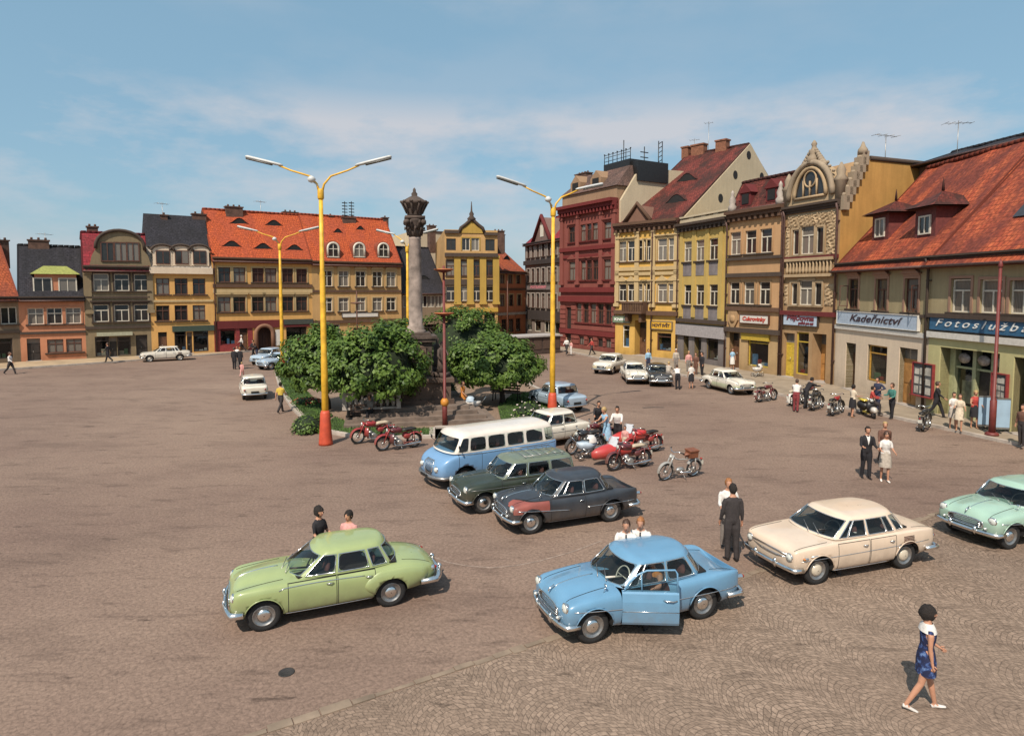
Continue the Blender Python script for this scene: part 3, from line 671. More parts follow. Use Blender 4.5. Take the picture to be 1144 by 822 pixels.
# b4
b = Bld('ochre house with white mansard dormers under a steep dark slate roof', at(170, 398.2), at(240, 394.7), 11, OCHRE)
ze = b.z(205, 302)
for y0, y1 in ((311, 329), (341, 358)): b.row(y0, y1, 203, (182, 202.5, 222.5), 1.15, fr='brown', style='cross', sill=SOOT)
b.door(177, 187, 371, BROWNDOOR); b.shop(195, 208, 369, 393, FR['dark']); b.shop(216, 233, 369, 393, FR['dark']); b.door(209, 215, 371, DARKDOOR)
b.band(364, 205, .55, .2, M('dark green fascia', (.04, .06, .045), .6), u0=b.u(191), name='fascia'); b.band(335, 205, .2, .1, TRIMY)
zk = b.z(205, 276, 1.2)
mb = MB(); mb.box(0, b.W, -.35, .3, ze - .35, ze + .25); b.part('cornice', mb, WHITEW)
b.finish(ze + .2, zk, 1.2, tiles('pale mansard sheet', ((.52, .46, .40), (.46, .40, .34)), moss=(.3, .26, .22), row=.6, w=.7, seed=8), over=.05, back=zk, gable=True)
mb = MB(); rz = b.z(205, 241, 3.3); n = 1
mb.face([(-.05, .9, zk - .1), (b.W + .05, .9, zk - .1), (b.W, 3.3, rz), (0, 3.3, rz)], [(0, 0), (b.W, 0), (b.W, 5), (0, 5)]); mb.face([(b.W, 7, zk), (0, 7, zk), (0, 3.3, rz), (b.W, 3.3, rz)], [(0, 0), (b.W, 0), (b.W, 7), (0, 7)])
for u in (0.01, b.W - .01): mb.face([(u, .9, zk - .1), (u, 7, zk), (u, 3.3, rz)], [(0, 0), (2, 0), (1, 2)])
mb.build('upper_roof', SLATE, b.roof)
for x in (182, 203, 223):
    u = b.u(x, 285); z0 = b.z(x, 297); h = b.z(x, 281) - z0; mb = MB(); mb.prism([(u - .85, z0), (u + .85, z0), (u + .85, z0 + h)] + [(u + .95 * math.cos(PI * k / 10), z0 + h + .55 * math.sin(PI * k / 10)) for k in range(11)] + [(u - .85, z0 + h)], .05, 1.6)
    d = mb.build('dormer', WHITEW, b.roof)
    mb = MB(); mb.tube([(u + 1.0 * math.cos(PI * k / 10), .0, z0 + h + .08 + .58 * math.sin(PI * k / 10)) for k in range(11)], .12, 6); mb.build('hood', SOOT, d)
    mb = MB(); mb.box(u - .6, u + .6, -.02, .045, z0 + .15, z0 + h + .1); w_ = mb.build('window', FR['brown'], d); [(lambda m_: (m_.face([(u + a, -.03, z0 + .25), (u + a + .5, -.03, z0 + .25), (u + a + .5, -.03, z0 + h), (u + a, -.03, z0 + h)]), m_.build('pane', panemat(), w_, recalc=False)))(MB()) for a in (-.54, .04)]
b.chimney(183, 240, 3.2, .6, .6); b.chimney(222, 239, 3.4, 1.3, .7); b.antenna(181, 226, 3.2, 3)
# b5
b = Bld('ochre house with tall red roof of eyelid vents, red ground floor and arched gateway', at(240, 394.7), at(350, 389.2), 13, OCHRE)
ze = b.z(295, 288.5)
xs = (250.7, 267.5, 288.3, 302.5, 321.3, 337)
b.row(299.5, 315.5, 295, xs, 1.15, fr='brown', style='cross', sur=TRIMY, sill=SOOT)
b.row(331.5, 348, 295, xs, 1.2, fr='brown', style='cross', sur=TRIMY, hood='flat', sill=SOOT)
b.band(317.5, 295, .35, .18, TRIMB); b.band(323, 295, .4, .12, TRIMY); b.band(357.5, 295, .8, .14, TRIMR, name='balustrade_band')
b.cornice(0, 0, .5, .45, TRIMB, z=ze)
zg = b.z(295, 358.5); b.facing(0, zg - .6, REDSHOP, 0, b.u(281), name='shopfront')
b.shop(246, 263.5, 364, 385, REDSHOP, ref=262); b.door(268, 277, 366, BROWNDOOR); b.shop(320, 343, 360, 384, FR['dark'])
ua, ub = b.u(286, 380), b.u(305, 380); zt = b.z(295, 363.5); w = ub - ua
b.op.append((ua, ub, 0, zt, 1.2)); mb = MB(); n = 12
pts = [(ua + w / 2 - w / 2 * math.cos(PI * k / n), zt - w * .5 + w * .5 * math.sin(PI * k / n)) for k in range(n + 1)]
for s_, cx in ((0, ua), (1, ub)):
    half = [p for p in pts if (p[0] <= (ua + ub) / 2 + 1e-6) == (s_ == 0) or abs(p[0] - (ua + ub) / 2) < 1e-6]
    mb.prism([(cx, zt)] + (half if s_ == 0 else half[::-1]), -.02, .4)
b.part('archway_spandrel', mb, OCHRE2)
mb = MB(); mb.tube([(ua, -.05, 0)] + [(p[0], -.05, p[1]) for p in pts] + [(ub, -.05, 0)], .22, 6); b.part('archway_surround', mb, plaster('brownish stone', (.27, .14, .09)))
mb = MB(); mb.box(ua, ub, .9, .98, 0.1, zt); 
for k in range(6): mb.box(ua + w * (k + .1) / 6, ua + w * (k + .9) / 6, .86, .899, .3, zt - .3)
b.part('gate', mb, M('dark brown gate', (.05, .022, .016), .7))
b.band(356.5, 332, .55, .2, M('dark shop fascia', (.05, .055, .045), .6), u0=b.u(316), name='fascia')
b.finish(ze, b.z(290, 237.5, 4.4), 4.4, TR_RED)
for px, py in ((267.5, 250), (306, 252), (259, 275.5), (294, 278), (329, 279.5)): b.eyelid(px, py, 2.0, .62, TR_RED)
b.chimney(261, 231, 4.2, 1.7, .8); b.chimney(324, 237, 5, 1.6, .8); b.antenna(291, 224, 4.4, 3.2); b.pipe(.15, .2, ze)
mb = MB(); mb.box(b.u(306.5), b.u(314), -.06, -.032, .5, 2.2); b.part('notice_board', mb, WHITEB)
# b6
b = Bld('dull ochre house with tall red roof and three round headed white dormers', at(350, 389.2), at(449, 384.3), 13, OCHRE2)
ze = b.z(400, 292.5); xs = (365.6, 384, 403, 421.6, 437)
b.row(303, 320, 403, xs, 1.15, fr='white', style='cross', sur=TRIMY, hood='arch', sill=SOOT)
b.row(332.5, 347.5, 403, xs, 1.15, fr='white', style='cross', sur=TRIMY, sill=SOOT)
b.band(324, 400, .25, .12, TRIMB); b.band(357, 400, .35, .16, TRIMB); b.cornice(0, 0, .5, .45, TRIMB, z=ze)
b.shop(360, 380, 362, 383, FR['white']); b.row(362.5, 371, 430, (424, 434), 1.4, fr='white', style='three'); b.door(395, 405, 366, BROWNDOOR)
b.finish(ze, b.z(400, 243.5, 4.4), 4.4, TR_RED)
for px in (372, 401, 428):
    u, y, z = b.roofpt(px, 286.5); mb = MB(); arc = [(u + .8 * math.cos(PI * k / 10), z + .95 + .75 * math.sin(PI * k / 10)) for k in range(11)]
    mb.prism([(u - .8, z - .3), (u + .8, z - .3)] + arc, y - .1, y + 2.2); d = mb.build('dormer', TR_RED2, b.roof)
    mb = MB(); arc2 = [(u + .62 * math.cos(PI * k / 10), z + .9 + .6 * math.sin(PI * k / 10)) for k in range(11)]
    mb.tube([(u + .62, y - .14, z)] + [(p[0], y - .14, p[1]) for p in arc2] + [(u - .62, y - .14, z)], .13, 6); mb.box(u - .7, u + .7, y - .22, y - .101, z - .12, z); mb.box(u - .04, u + .04, y - .16, y - .12, z, z + 1.4); mb.box(u - .6, u + .6, y - .155, y - .121, z + .78, z + .86); w_ = mb.build('window', FR['white'], d)
    mb = MB(); mb.face([(u - .6, y - .11, z), (u + .6, y - .11, z)] + [(p[0], y - .11, p[1]) for p in arc2]); mb.build('pane', panemat(), w_, recalc=False)
for px, py in ((377.5, 260), (402.5, 257)): b.eyelid(px, py, 1.2, .5, TR_RED)
b.chimney(369, 241, 4.5, .5, .5, 1); b.chimney(389, 243, 4.2, 1.6, .8); b.chimney(430, 243, 4.5, .7, .6)
for x in (385, 392.5):
    u, z = b.hit(x, 225, 4.3); mb = MB(); mb.tube([(u, 4.3, z - 2.6), (u, 4.3, z)], .05, 5)
    for k in range(5): mb.box(u - .32, u + .32, 4.25, 4.35, z - .25 - k * .36, z - .15 - k * .36)
    mb.build('antenna', BLACK, b.roof)
board_sign(b, 382, 421.5, 349.8, 353.8, 402, '', WHITEB, T_DARK, 'long blank pale sign board on the dull ochre house with round headed dormers')
# b7 low dark roof and the blank gable behind it
b = Bld('low dark slate roofed house squeezed beside the blank white firewall', at(448, 383.4), at(497.5, 381.2), 9, GREYB)
ze = b.z(470, 324.5); b.row(330, 343, 480, (455, 473, 482, 490), 1.1, fr='white', style='two'); b.door(462, 468, 362, DARKDOOR); b.shop(474, 490, 362, 380, FR['dark'])
b.finish(ze, b.z(470, 277, 5), 5, SLATE); b.eyelid(473, 312, 1.8, .5, SLATE)
b.chimney(482, 258, 8.5, .9, .8, 2)
b = Bld('tall cream house behind the slate roof showing only a blank firewall', at(462, 372.5), at(500, 371), 8, CREAM)
b.finish(b.z(480, 259), sidepoly=[(8, b.z(480, 262)), (0, b.z(480, 259))]); b.chimney(482, 252, 2, 1.2, .8, 1.5)
mb = MB(); mb.box(-.1, b.W + .1, -.12, .3, b.z(480, 259) - .1, b.z(480, 259) + .15); b.part('coping', mb, SOOT)
# b8 art nouveau gable
b = Bld('yellow brown four storey house with a curved central gable and finial', at(497.5, 381.5), at(556, 380.5), 11, OCHRE2)
ze = b.z(528, 282); YP = plaster('mustard plaster', (.45, .29, .07), .5)
xs = (504, 518.3, 532.3, 546.3)
b.row(291.5, 308, 528, xs, 1.15, fr='brown', style='tee', sur=SOOT, sill=SOOT); b.row(320, 336, 528, xs, 1.2, fr='white', style='tee', sur=SOOT, hood='arch', sill=SOOT)
b.row(267, 280, 528, (504, 547.5), 1.2, fr='dark', style='two')
b.row(266, 280, 528, (520.5, 531), 1.0, fr='white', style='two', sur=YP)
for x in (511, 525.3, 539.5, 554): b.pilaster(b.u(x), b.z(528, 340), b.z(528, 285), .8, .2, YP)
b.band(283, 528, .45, .4, SOOT, name='cornice'); b.band(312, 528, .5, .12, SOOT); b.band(344, 528, .5, .3, M('ochre fascia', (.42, .26, .04), .6), name='fascia')
for x0, x1 in ((500, 512), (516, 530), (541, 553)): b.shop(x0, x1, 350, 377, FR['dark'])
b.door(533, 539, 352, BROWNDOOR)
zt = b.z(528, 257); b.finish(zt, sidepoly=[(11, zt - 1), (0, zt)])
b.band(257.5, 505, .35, .3, SOOT, u0=0, u1=b.u(513), name='cornice'); b.band(260, 550, .35, .3, SOOT, u0=b.u(541), u1=b.W, name='cornice')
mb = MB(); um = b.u(527, 260); w = b.u(541, 260) - um; zp = b.z(528, 247)
prof = [(um - w * 1.0, zt - .4), (um - w * .86, zt + .2), (um - w * .5, zt + (zp - zt) * .55), (um - w * .22, zp - .1), (um, zp + .15), (um + w * .22, zp - .1), (um + w * .5, zt + (zp - zt) * .55), (um + w * .86, zt + .2), (um + w * 1.0, zt - .4)]
mb.prism(prof, -.1, .5); g = b.part('gable', mb, YP); mb = MB(); mb.tube([(p[0], -.1, p[1] + .05) for p in prof], .22, 6); mb.build('coping', SOOT, g)
mb = MB(); mb.lathe([(.45, 0), (.55, .3), (.25, .6), (.3, .9), (.12, 1.2), (.04, 2.4)], 10, (um, .1, zp)); mb.build('finial', SOOT, g)
b.chimney(557, 258, 4, 1.4, .9, 2)
# b9
b = Bld('small orange pink house with orange tiled roof at the street corner', at(554, 377), at(587, 373.5), 10, ORANGE)
ze = b.z(570, 303); b.row(307, 317, 570, (561, 570, 579), 1.1, fr='brown', style='cross', sur=TRIMY); b.row(329, 342, 570, (561, 571, 580), 1.1, fr='brown', style='cross', sur=TRIMY)
b.row(356, 371, 572, (563, 571, 579), 1.3, fr='brown', style='cross', sur=ORANGE, hood='arch'); b.band(349, 570, .35, .2, PALESTONE); b.band(322, 570, .3, .15, TRIMB); b.cornice(0, 0, .4, .4, TRIMB, z=ze)
b.finish(ze, b.z(570, 275.5, 5), 5, TR_RED2); b.eyelid(566, 290, 2, .6, TR_RED2); b.chimney(560, 262, 8, .9, .8, 3)
# b10
b = Bld('tall grey house with many narrow windows and a dark red pointed gable', at(586.5, 373), at(652, 383), 12, plaster('dirty grey plaster', (.25, .20, .17), .9))
ze = b.z(606, 269.5); DG = plaster('dark grey band', (.06, .048, .045), .6)
xs = (590.5, 595.5, 601, 607, 613.5, 620.5, 628, 636)
for y0, y1 in ((272.5, 286.5), (299.5, 315), (328, 344)): b.row(y0, y1, 606, xs, .95, fr='brown', style='tee', sur=PALESTONE, sill=SOOT)
b.band(290, 606, .6, .3, DG); b.band(347, 606, 1.3, .2, DG, name='fascia'); b.cornice(0, 0, .4, .5, DG, z=ze)
for x0, x1 in ((588, 594), (597, 604), (608, 616), (619, 627)): b.shop(x0, x1, 355, 371, FR['white'], ref=606)
b.finish(ze, b.z(620, 243, 5), 5, TR_PINK)
u0, u1 = b.u(597, 260), b.u(616, 260); zp = b.z(606, 243); mb = MB(); mb.prism([(u0, ze), (u1, ze), ((u0 + u1) / 2, zp)], -.1, 4); g = b.part('gable', mb, plaster('brown timber gable', (.20, .13, .11)))
mb = MB(); mb.tube([(u0 - .3, -.2, ze - .2), ((u0 + u1) / 2, -.2, zp + .2), (u1 + .3, -.2, ze - .2)], .3, 6); mb.build('bargeboard', TRIMR, g)
mb = MB(); uu = (u0 + u1) / 2; mb.box(uu - .5, uu + .5, -.16, -.101, ze + .6, ze + 2.2); mb.build('window', FR['white'], g)
board_sign(b, 590, 616, 319, 323.5, 603, 'POTRAVINY', M('grey sign strip', (.2, .16, .15), .7), M('pink lettering', (.6, .22, .25), .5), 'pinkish lettered strip sign across the tall grey house front', shear=0, size=.9, bold=.03)
# ---------------------------------------------------------------- the right-hand row, far to near
# b11 dark red
A11, B11 = at(626, 388), at(687, 396)
b = Bld('dark red four storey palace with rusticated ground floor and flat topped mansard roof', A11, B11, 14, REDW)
RD = plaster('deep red moulding', (.17, .032, .03), .5)
ze = b.z(660, 229.5)
def r11(y0, y1, xs, w, **k): return b.row(y0, y1, 658, xs, w, fr='brown', style='tee', sur=REDW, sill=RD, **k)
r11(251, 269, (639, 679), 1.15, hood='flat'); r11(250, 269, (651.5, 658.5, 665), .9)
r11(291, 313, (639.5, 679), 1.25, hood='ped'); r11(291, 313, (652, 658.5, 665.5), .95, hood='flat')
r11(339, 361, (647, 655, 663, 671.5, 680), 1.0)
b.door(632, 638.5, 343, DARKDOOR, ref=635); b.row(377, 386, 658, (650, 660, 671, 680), .9, fr='dark', style='two')
b.cornice(0, 0, 1.1, .8, RD, z=ze + .3); b.band(275, 658, .4, .25, RD); b.band(284, 658, .3, .15, RD); b.band(321, 658, .5, .25, RD); b.band(331, 658, .6, .35, RD); b.band(369, 658, .5, .2, RD)
for x in (628, 645.5, 671.5, 685.5): b.pilaster(b.u(x), b.z(658, 318), ze - .8, .6, .16, REDW)
zg = b.z(658, 333); mb = MB(); k = 0
bands = [.15 + i * .52 for i in range(int(zg / .52))]
for zz in bands:
    xs = sorted([(o[0], o[1]) for o in b.op if o[2] < zz + .42 and o[3] > zz]); u = 0.0
    for o in xs + [(b.W, b.W)]:
        if o[0] - u > .15: mb.box(u + .02, o[0] - .02, -.1, -.001, zz, zz + .42)
        u = max(u, o[1])
b.part('rustication', mb, REDW)
mr = ze + .3; zr = b.z(690, 189, 2.2)
b.finish(ze + .2)
mb = MB(); t = 1.9; D = b.D
q = [(-.1, -.1), (b.W + .1, -.1), (b.W + .1, D), (-.1, D)]; q2 = [(t, t), (b.W - .3, t), (b.W - .3, D - t), (t, D - t)]
zp = b.z(658, 209); 
mb.slab([(.1, .1), (b.W - .1, .1), (b.W - .1, D), (.1, D)], ze + .22, ze + 1.5, m=1)
for i in range(4):
    a, c, d, e = q[i], q[(i + 1) % 4], q2[(i + 1) % 4], q2[i]; L = math.dist(a, c)
    mb.face([(*a, ze + 1.5), (*c, ze + 1.5), (*d, zr), (*e, zr)], [(0, 0), (L, 0), (L - t, 5), (t, 5)])
mb.face([(*p, zr) for p in q2], [(0, 0)] * 4); b.roof = b.part('roof', mb, [tiles('brownish grey roof', ((.24, .14, .11), (.17, .10, .085)), moss=(.10, .065, .055), seed=9), plaster('attic wall', (.33, .21, .13))])
mb = MB(); u0, u1 = b.u(676, 195) , b.W - .5; u0 = b.W - 4.6; mb.box(u0, u1, 2.0, 6, zr, zr + .7); d = mb.build('roof_platform', BLACK, b.roof)
mb = MB()
for x in [u0 + (u1 - u0) * k / 6 for k in range(7)]: mb.tube([(x, 2.1, zr + .7), (x, 2.1, zr + 1.7)], .04, 5); mb.ball((x, 2.1, zr + 1.75), .09, 6)
for z in (zr + 1.0, zr + 1.4, zr + 1.65): mb.tube([(u0, 2.1, z), (u1, 2.1, z)], .03, 4)
mb.tube([(u0 + 2, 3, zr + .7), (u0 + 2, 3, zr + 3)], .05, 5); mb.build('iron_railing', BLACK, d)
for xx in (.25, .62):
    uu = b.W * xx; mb = MB(); mb.prism([(uu - .9, ze + 1.5), (uu + .9, ze + 1.5), (uu + .9, ze + 2.7), (uu, ze + 3.5), (uu - .9, ze + 2.7)], .2, 2.2); d = mb.build('dormer', plaster('attic wall', (.33, .21, .13)), b.roof); mb = MB(); mb.box(uu - .5, uu + .5, .14, .199, ze + 1.7, ze + 2.7); mb.build('window', DARK, d)
b.chimney(652, 194, 5, 2.2, .9, 3)
# blank firewall between red palace and the long yellow house
yf, _ = b.side(700, 240, b.W)
mb = MB(); zs = [b.side(px, py, b.W + .25) for px, py in ((698, 224), (715, 187.5), (742, 187.5))]
ys = [0.3, max(2.5, zs[1][0]), max(6, zs[2][0])]
mb2 = [(ys[0], 9), (ys[2] + 6, 9), (ys[2] + 6, zs[2][1]), (ys[1], zs[1][1]), (ys[0], zs[0][1])]
a = [(b.W + .02, y, z) for y, z in mb2]; c = [(b.W + .3, y, z) for y, z in mb2]
mb.face(a); mb.face(c[::-1])
for i in range(5): mb.face([a[i], c[i], c[(i + 1) % 5], a[(i + 1) % 5]])
b.part('firewall', mb, CREAM)
for px, w in ((722, 2.4),): 
    y, z = b.side(px, 181, b.W); mb = MB(); mb.box(b.W - .5, b.W + .5, y - 1.5, y + 2.5, z - 2, z); b.part('chimney', mb, BLACK)
y, z = b.side(738, 158, b.W); mb = MB()
for dx in (-.25, .25): mb.tube([(b.W, y + dx, z - 4.2), (b.W, y + dx, z)], .05, 5)
for k in range(9): mb.tube([(b.W, y - .25, z - 3.9 + k * .45), (b.W, y + .25, z - 3.6 + k * .45)], .04, 4)
b.part('lattice_mast', mb, BLACK)
y, z = b.side(720, 164, b.W); mb = MB(); mb.tube([(b.W, y, z - 3), (b.W, y, z)], .05, 5); [mb.box(b.W - .04, b.W + .04, y - .5, y + .5, z - .6 - k * .5, z - .52 - k * .5) for k in range(2)]; b.part('antenna', mb, BLACK)
# b12 long yellow
b = Bld('ornate yellow house with steep brown tiled roof and big blank cream gable end', B11, at(757, 402.5), 14, YEL)
ze = b.z(720, 247.5)
k12 = dict(fr='white', style='tee', sur=TRIMY, sill=TRIMB)
b.row(268, 291.5, 720, (695.5, 705.5), .95, hood='flat', **k12); b.row(268, 291.5, 720, (717.3, 723.7), .95, **k12); b.row(268, 292, 720, (740, 752), 1.05, hood='flat', **k12)
b.row(317, 337, 720, (695.5, 705.5), .95, hood='ped', **k12); b.row(317, 337, 720, (717.3, 723.7), .95, hood='flat', **k12); b.row(317, 337.5, 720, (740, 752), 1.05, hood='ped', **k12)
for x in (689.5, 711.5, 729.5, 755.5): b.pilaster(b.u(x), b.z(720, 343), ze - .7, .5, .14, TRIMY)
b.cornice(0, 0, .9, .7, TRIMB, z=ze); b.band(298, 720, .35, .18, TRIMY); b.band(304, 720, .3, .14, TRIMY); b.band(347, 720, .4, .3, TRIMB)
b.shop(695.5, 703, 363, 388, FR['white'], ref=700); b.door(709, 722, 358, BROWNDOOR, dep=.9, ref=716); b.shop(734, 750, 372, 392, FR['brown'], ref=743)
mb = MB(); u0, u1 = b.u(701, 346), b.u(724, 346); z0 = b.z(712, 350); mb.box(u0, u1, -1.0, -.002, z0, z0 + .2)
for i in range(12): mb.box(u0 + (u1 - u0) * (i + .25) / 12, u0 + (u1 - u0) * (i + .75) / 12, -.98, -.86, z0 + .2, z0 + .95)
mb.box(u0, u1, -1.02, -.82, z0 + .95, z0 + 1.1); mb.box(u0, u0 + .15, -.82, 0, z0 + .2, z0 + 1.1); mb.box(u1 - .15, u1, -.82, 0, z0 + .2, z0 + 1.1)
for x in (u0 + .4, u1 - .4): mb.prism([(x - .15, z0 - .8), (x + .15, z0 - .8), (x + .15, z0), (x - .15, z0)], -.7, 0)
b.part('balcony', mb, TRIMB)
# gable end: apex and foot seen in the photo
ya, za = b.side(837, 161, b.W); print('ya12', ya, za); ya = min(max(ya, 4.5), 13)
b.D = ya * 2
b.finish(ze, za, ya, TR_BROWN, over=.45)
mb = MB(); prof = [(.02, ze - .2), (ya, za), (b.D, ze - .2)]; a = [(b.W + .02, y, z) for y, z in prof]; c = [(b.W + .14, y, z) for y, z in prof]; mb.face(a); mb.face(c[::-1]); [mb.face([a[i], c[i], c[(i + 1) % 3], a[(i + 1) % 3]]) for i in range(3)]; g = b.part('gable_wall', mb, CREAM)
for px, py in ((836.5, 173.5), (821.5, 195.5), (805, 221.5), (851, 197.5)):
    y, z = b.side(px, py, b.W + .14); mb = MB(); mb.lathe([(.02, .0), (.42, .0), (.42, .03)], 14, (b.W + .13, y, z), 'x'); mb.build('round_vent', DARK, g)
u0, u1 = b.u(702, 245), b.u(727.5, 245); zq = b.z(714, 229.5); mb = MB(); mb.prism([(u0, ze), (u1, ze), ((u0 + u1) / 2, zq)], -.3, 2.5); g = b.part('pediment', mb, plaster('brown pediment', (.22, .12, .085)))
mb = MB(); mb.tube([(u0 - .2, -.4, ze), ((u0 + u1) / 2, -.4, zq + .15), (u1 + .2, -.4, ze)], .2, 6); mb.build('moulding', TRIMB, g)
for px, py in ((767.5, 202), (755.5, 226)): b.eyelid(px, py, 2.4, .75, TR_BROWN)
BRK = M('red brick chimney', (.22, .09, .05), .9, .35, 4, bmp=.4)
for px, w in ((767, .8), (781, 1.5), (807, 1.2)):
    y0 = ya; r = b.hit(px, 175, ya); mb = MB(); u = r[0]; mb.box(u - w / 2, u + w / 2, ya - .4, ya + .4, za - .4, za + .75); mb.box(u - w / 2 - .08, u + w / 2 + .08, ya - .48, ya + .48, za + .75, za + .9); mb.build('chimney', BRK, b.roof)
b.antenna(792, 136, ya, 5.5, 3, .8); b.antenna(776, 155, ya, 3.5, 4, 1); b.pipe(b.W - .1, .2, ze - .4); b.pipe(b.u(729), .2, ze - .4)
board_sign(b, 686, 704.5, 353.5, 360, 696, 'KNIHY', GREENISH, T_WHITE, 'pale green shop sign at the left end of the long ornate yellow house', shear=0)
board_sign(b, 728, 751.5, 359.5, 367.5, 740, 'NOVÝ SVĚT', YELB, T_DARK, 'orange yellow shop sign with dark capitals over the brown shop window', shear=0)
# b13 bright yellow
b = Bld('narrow bright yellow house with grey window panels and grey stone shopfront', at(757, 402.5), at(811, 412), 12, YEL2)
ze = b.z(785, 247); zp = b.z(785, 238.5)
GP = plaster('grey window panels', (.30, .26, .26), .5)
for y0, y1 in ((268, 291.5), (318, 341)):
    for f in b.row(y0, y1, 782, (768.3, 782, 797), 1.15, fr='white', style='tee', sill=SOOT):
        mb = MB(); mb.box(-.62, .62, -.03, -.001, -1.25, -.13); mb.build('panel', GP, f)
for x in (761, 775, 789.5, 805): b.pilaster(b.u(x), b.z(785, 355), ze - .6, .5, .1, YEL2, cap=False)
b.cornice(0, 0, .7, .6, SOOT, z=ze); b.band(357, 785, .3, .3, SOOT)
mb = MB(); mb.box(0, b.W, -.05, .35, ze, ze + .35); mb.box(0, b.W, -.12, .42, zp - .15, zp)
n = 4
for i in range(n + 1): x = b.W * i / n; mb.box(max(0, x - .3), min(b.W, x + .3), -.04, .34, ze + .35, zp - .15)
mb.box(0, b.W, .15, .25, ze + .35, zp - .15); b.part('parapet', mb, CREAM)
zf = b.z(785, 362); b.facing(0, zf - .05, GREYP, name='shopfront', d=.06)
b.door(764, 770, 374, DARKDOOR, ref=767, dep=.5); b.door(776, 784, 374, DARKDOOR, ref=780, dep=.5); b.shop(790, 803, 374, 402, FR['dark'], ref=797)
b.band(364, 785, .95, .3, M('grey fascia', (.34, .31, .31), .6), name='fascia')
b.finish(ze, sidepoly=[(12, ze - .3), (0, ze)]); b.pipe(b.W - .05, .2, ze - .4)
# b14 tan
b = Bld('tan house with small dark red mansard and confectioner shop below', at(811, 412), at(872, 421.5), 12, TAN)
ze = b.z(842, 233.5)
b.row(257.5, 283.5, 839, (822, 839, 856), 1.15, fr='white', style='tee', sur=TAN, sill=SOOT); b.row(315, 340, 838, (820.5, 836.7, 854), 1.15, fr='white', style='tee', sur=TAN2, sill=SOOT)
b.cornice(0, 0, .8, .6, TRIMB, z=ze); b.band(287, 839, .22, .25, SOOT); b.band(305, 839, .3, .3, SOOT); b.band(343, 839, .3, .2, TRIMB); b.band(367, 842, .35, .35, SOOT)
b.facing(0, b.z(842, 369), plaster('sandy shop wall', (.46, .31, .16), .4), d=.03)
b.door(815, 826.5, 371.5, BROWNDOOR, ref=820, dep=.5); b.shop(836, 859, 376, 420, M('yellow joinery', (.55, .38, .05), .5), ref=848, zb=.55)
b.band(369.5, 848, .75, .18, M('mustard fascia', (.45, .31, .04), .6), u0=b.u(831), u1=b.u(862), name='fascia')
mb = MB(); u, z = b.u(820, 355), b.z(820, 356); mb.prism([(u, z - .95), (u + .55, z - .1), (u + .45, z + .7), (u - .45, z + .7), (u - .55, z - .1)], -.16, -.001); mb.ball((u, -.16, z), .3, 10, sc=(1, .4, 1.2)); b.part('emblem', mb, TAN2)
ry = 1.3; zr = b.z(850, 200.5, ry)
b.finish(ze + .1, zr, ry, TR_BROWN, over=.0, back=zr - .2)
for px, py in ((831.5, 231), (860.5, 226)):
    u = b.u(px, py); mb = MB(); z0 = ze + .35; mb.box(u - .55, u + .55, .1, 1.4, z0, z0 + 1.0); mb.prism([(u - .7, z0 + 1.0), (u + .7, z0 + 1.0), (u, z0 + 1.7)], .0, 1.5); d = mb.build('dormer', TRIMR, b.roof); mb = MB(); mb.box(u - .35, u + .35, .05, .099, z0 + .15, z0 + .9); mb.build('window', DARK, d)
for u in (.3, b.W - .5):
    mb = MB(); mb.lathe([(.3, 0), (.34, .4), (.2, .6), (.28, .9), (.12, 1.3), (.16, 1.45), (.03, 1.7)], 10, (u, .0, ze)); b.part('urn', mb, PALESTONE)
b.pipe(b.W - .1, .2, ze - .4)
board_sign(b, 828.5, 860, 352.2, 361, 843, 'Cukrovinky', WHITEB, T_RED, 'white shop sign with red script on the tan house', frame=BROWNP, shear=.1, size=.72, bold=.015)
# b15 art nouveau
b = Bld('narrow ornate house with big arched gable window and stepped ochre firewall', at(872, 421.5), at(932, 432), 13, TAN2)
ze = b.z(905, 228)
BE = plaster('beige stucco ornament', (.46, .33, .20), .6)
zc = [b.z(902.5, y) for y in (252, 284, 313, 341)]
for zt_, zb_ in ((zc[0], zc[1]), (zc[2], zc[3])):
    uo = [b.u(x, 270) for x in (889.5, 902.5, 915.5)]
    b.window(uo[1], zb_, 1.35, zt_ - zb_, fr='white', style='tee', sur=BE, sill=BE)
    for u in (uo[0], uo[2]): b.window(u, zb_, .7, (zt_ - zb_) * .9, fr='white', style='shop', sur=BE, sill=BE)
b.cornice(0, 0, .5, .4, SOOT, z=ze, dent=False); b.band(348, 905, .3, .25, TRIMR); b.band(286, 905, .25, .15, TRIMR)
mb = MB(); z0 = b.z(905, 306)
for i in range(14): u = .5 + (b.W - 1.0) * i / 13; mb.lathe([(.07, 0), (.12, .25), (.06, .6), (.09, .9)], 8, (u, -.12, z0))
mb.box(.3, b.W - .3, -.25, -.001, z0 + .9, z0 + 1.1); mb.box(.3, b.W - .3, -.25, -.001, z0 - .2, z0); b.part('balustrade', mb, BE)
rr = random.Random(4)
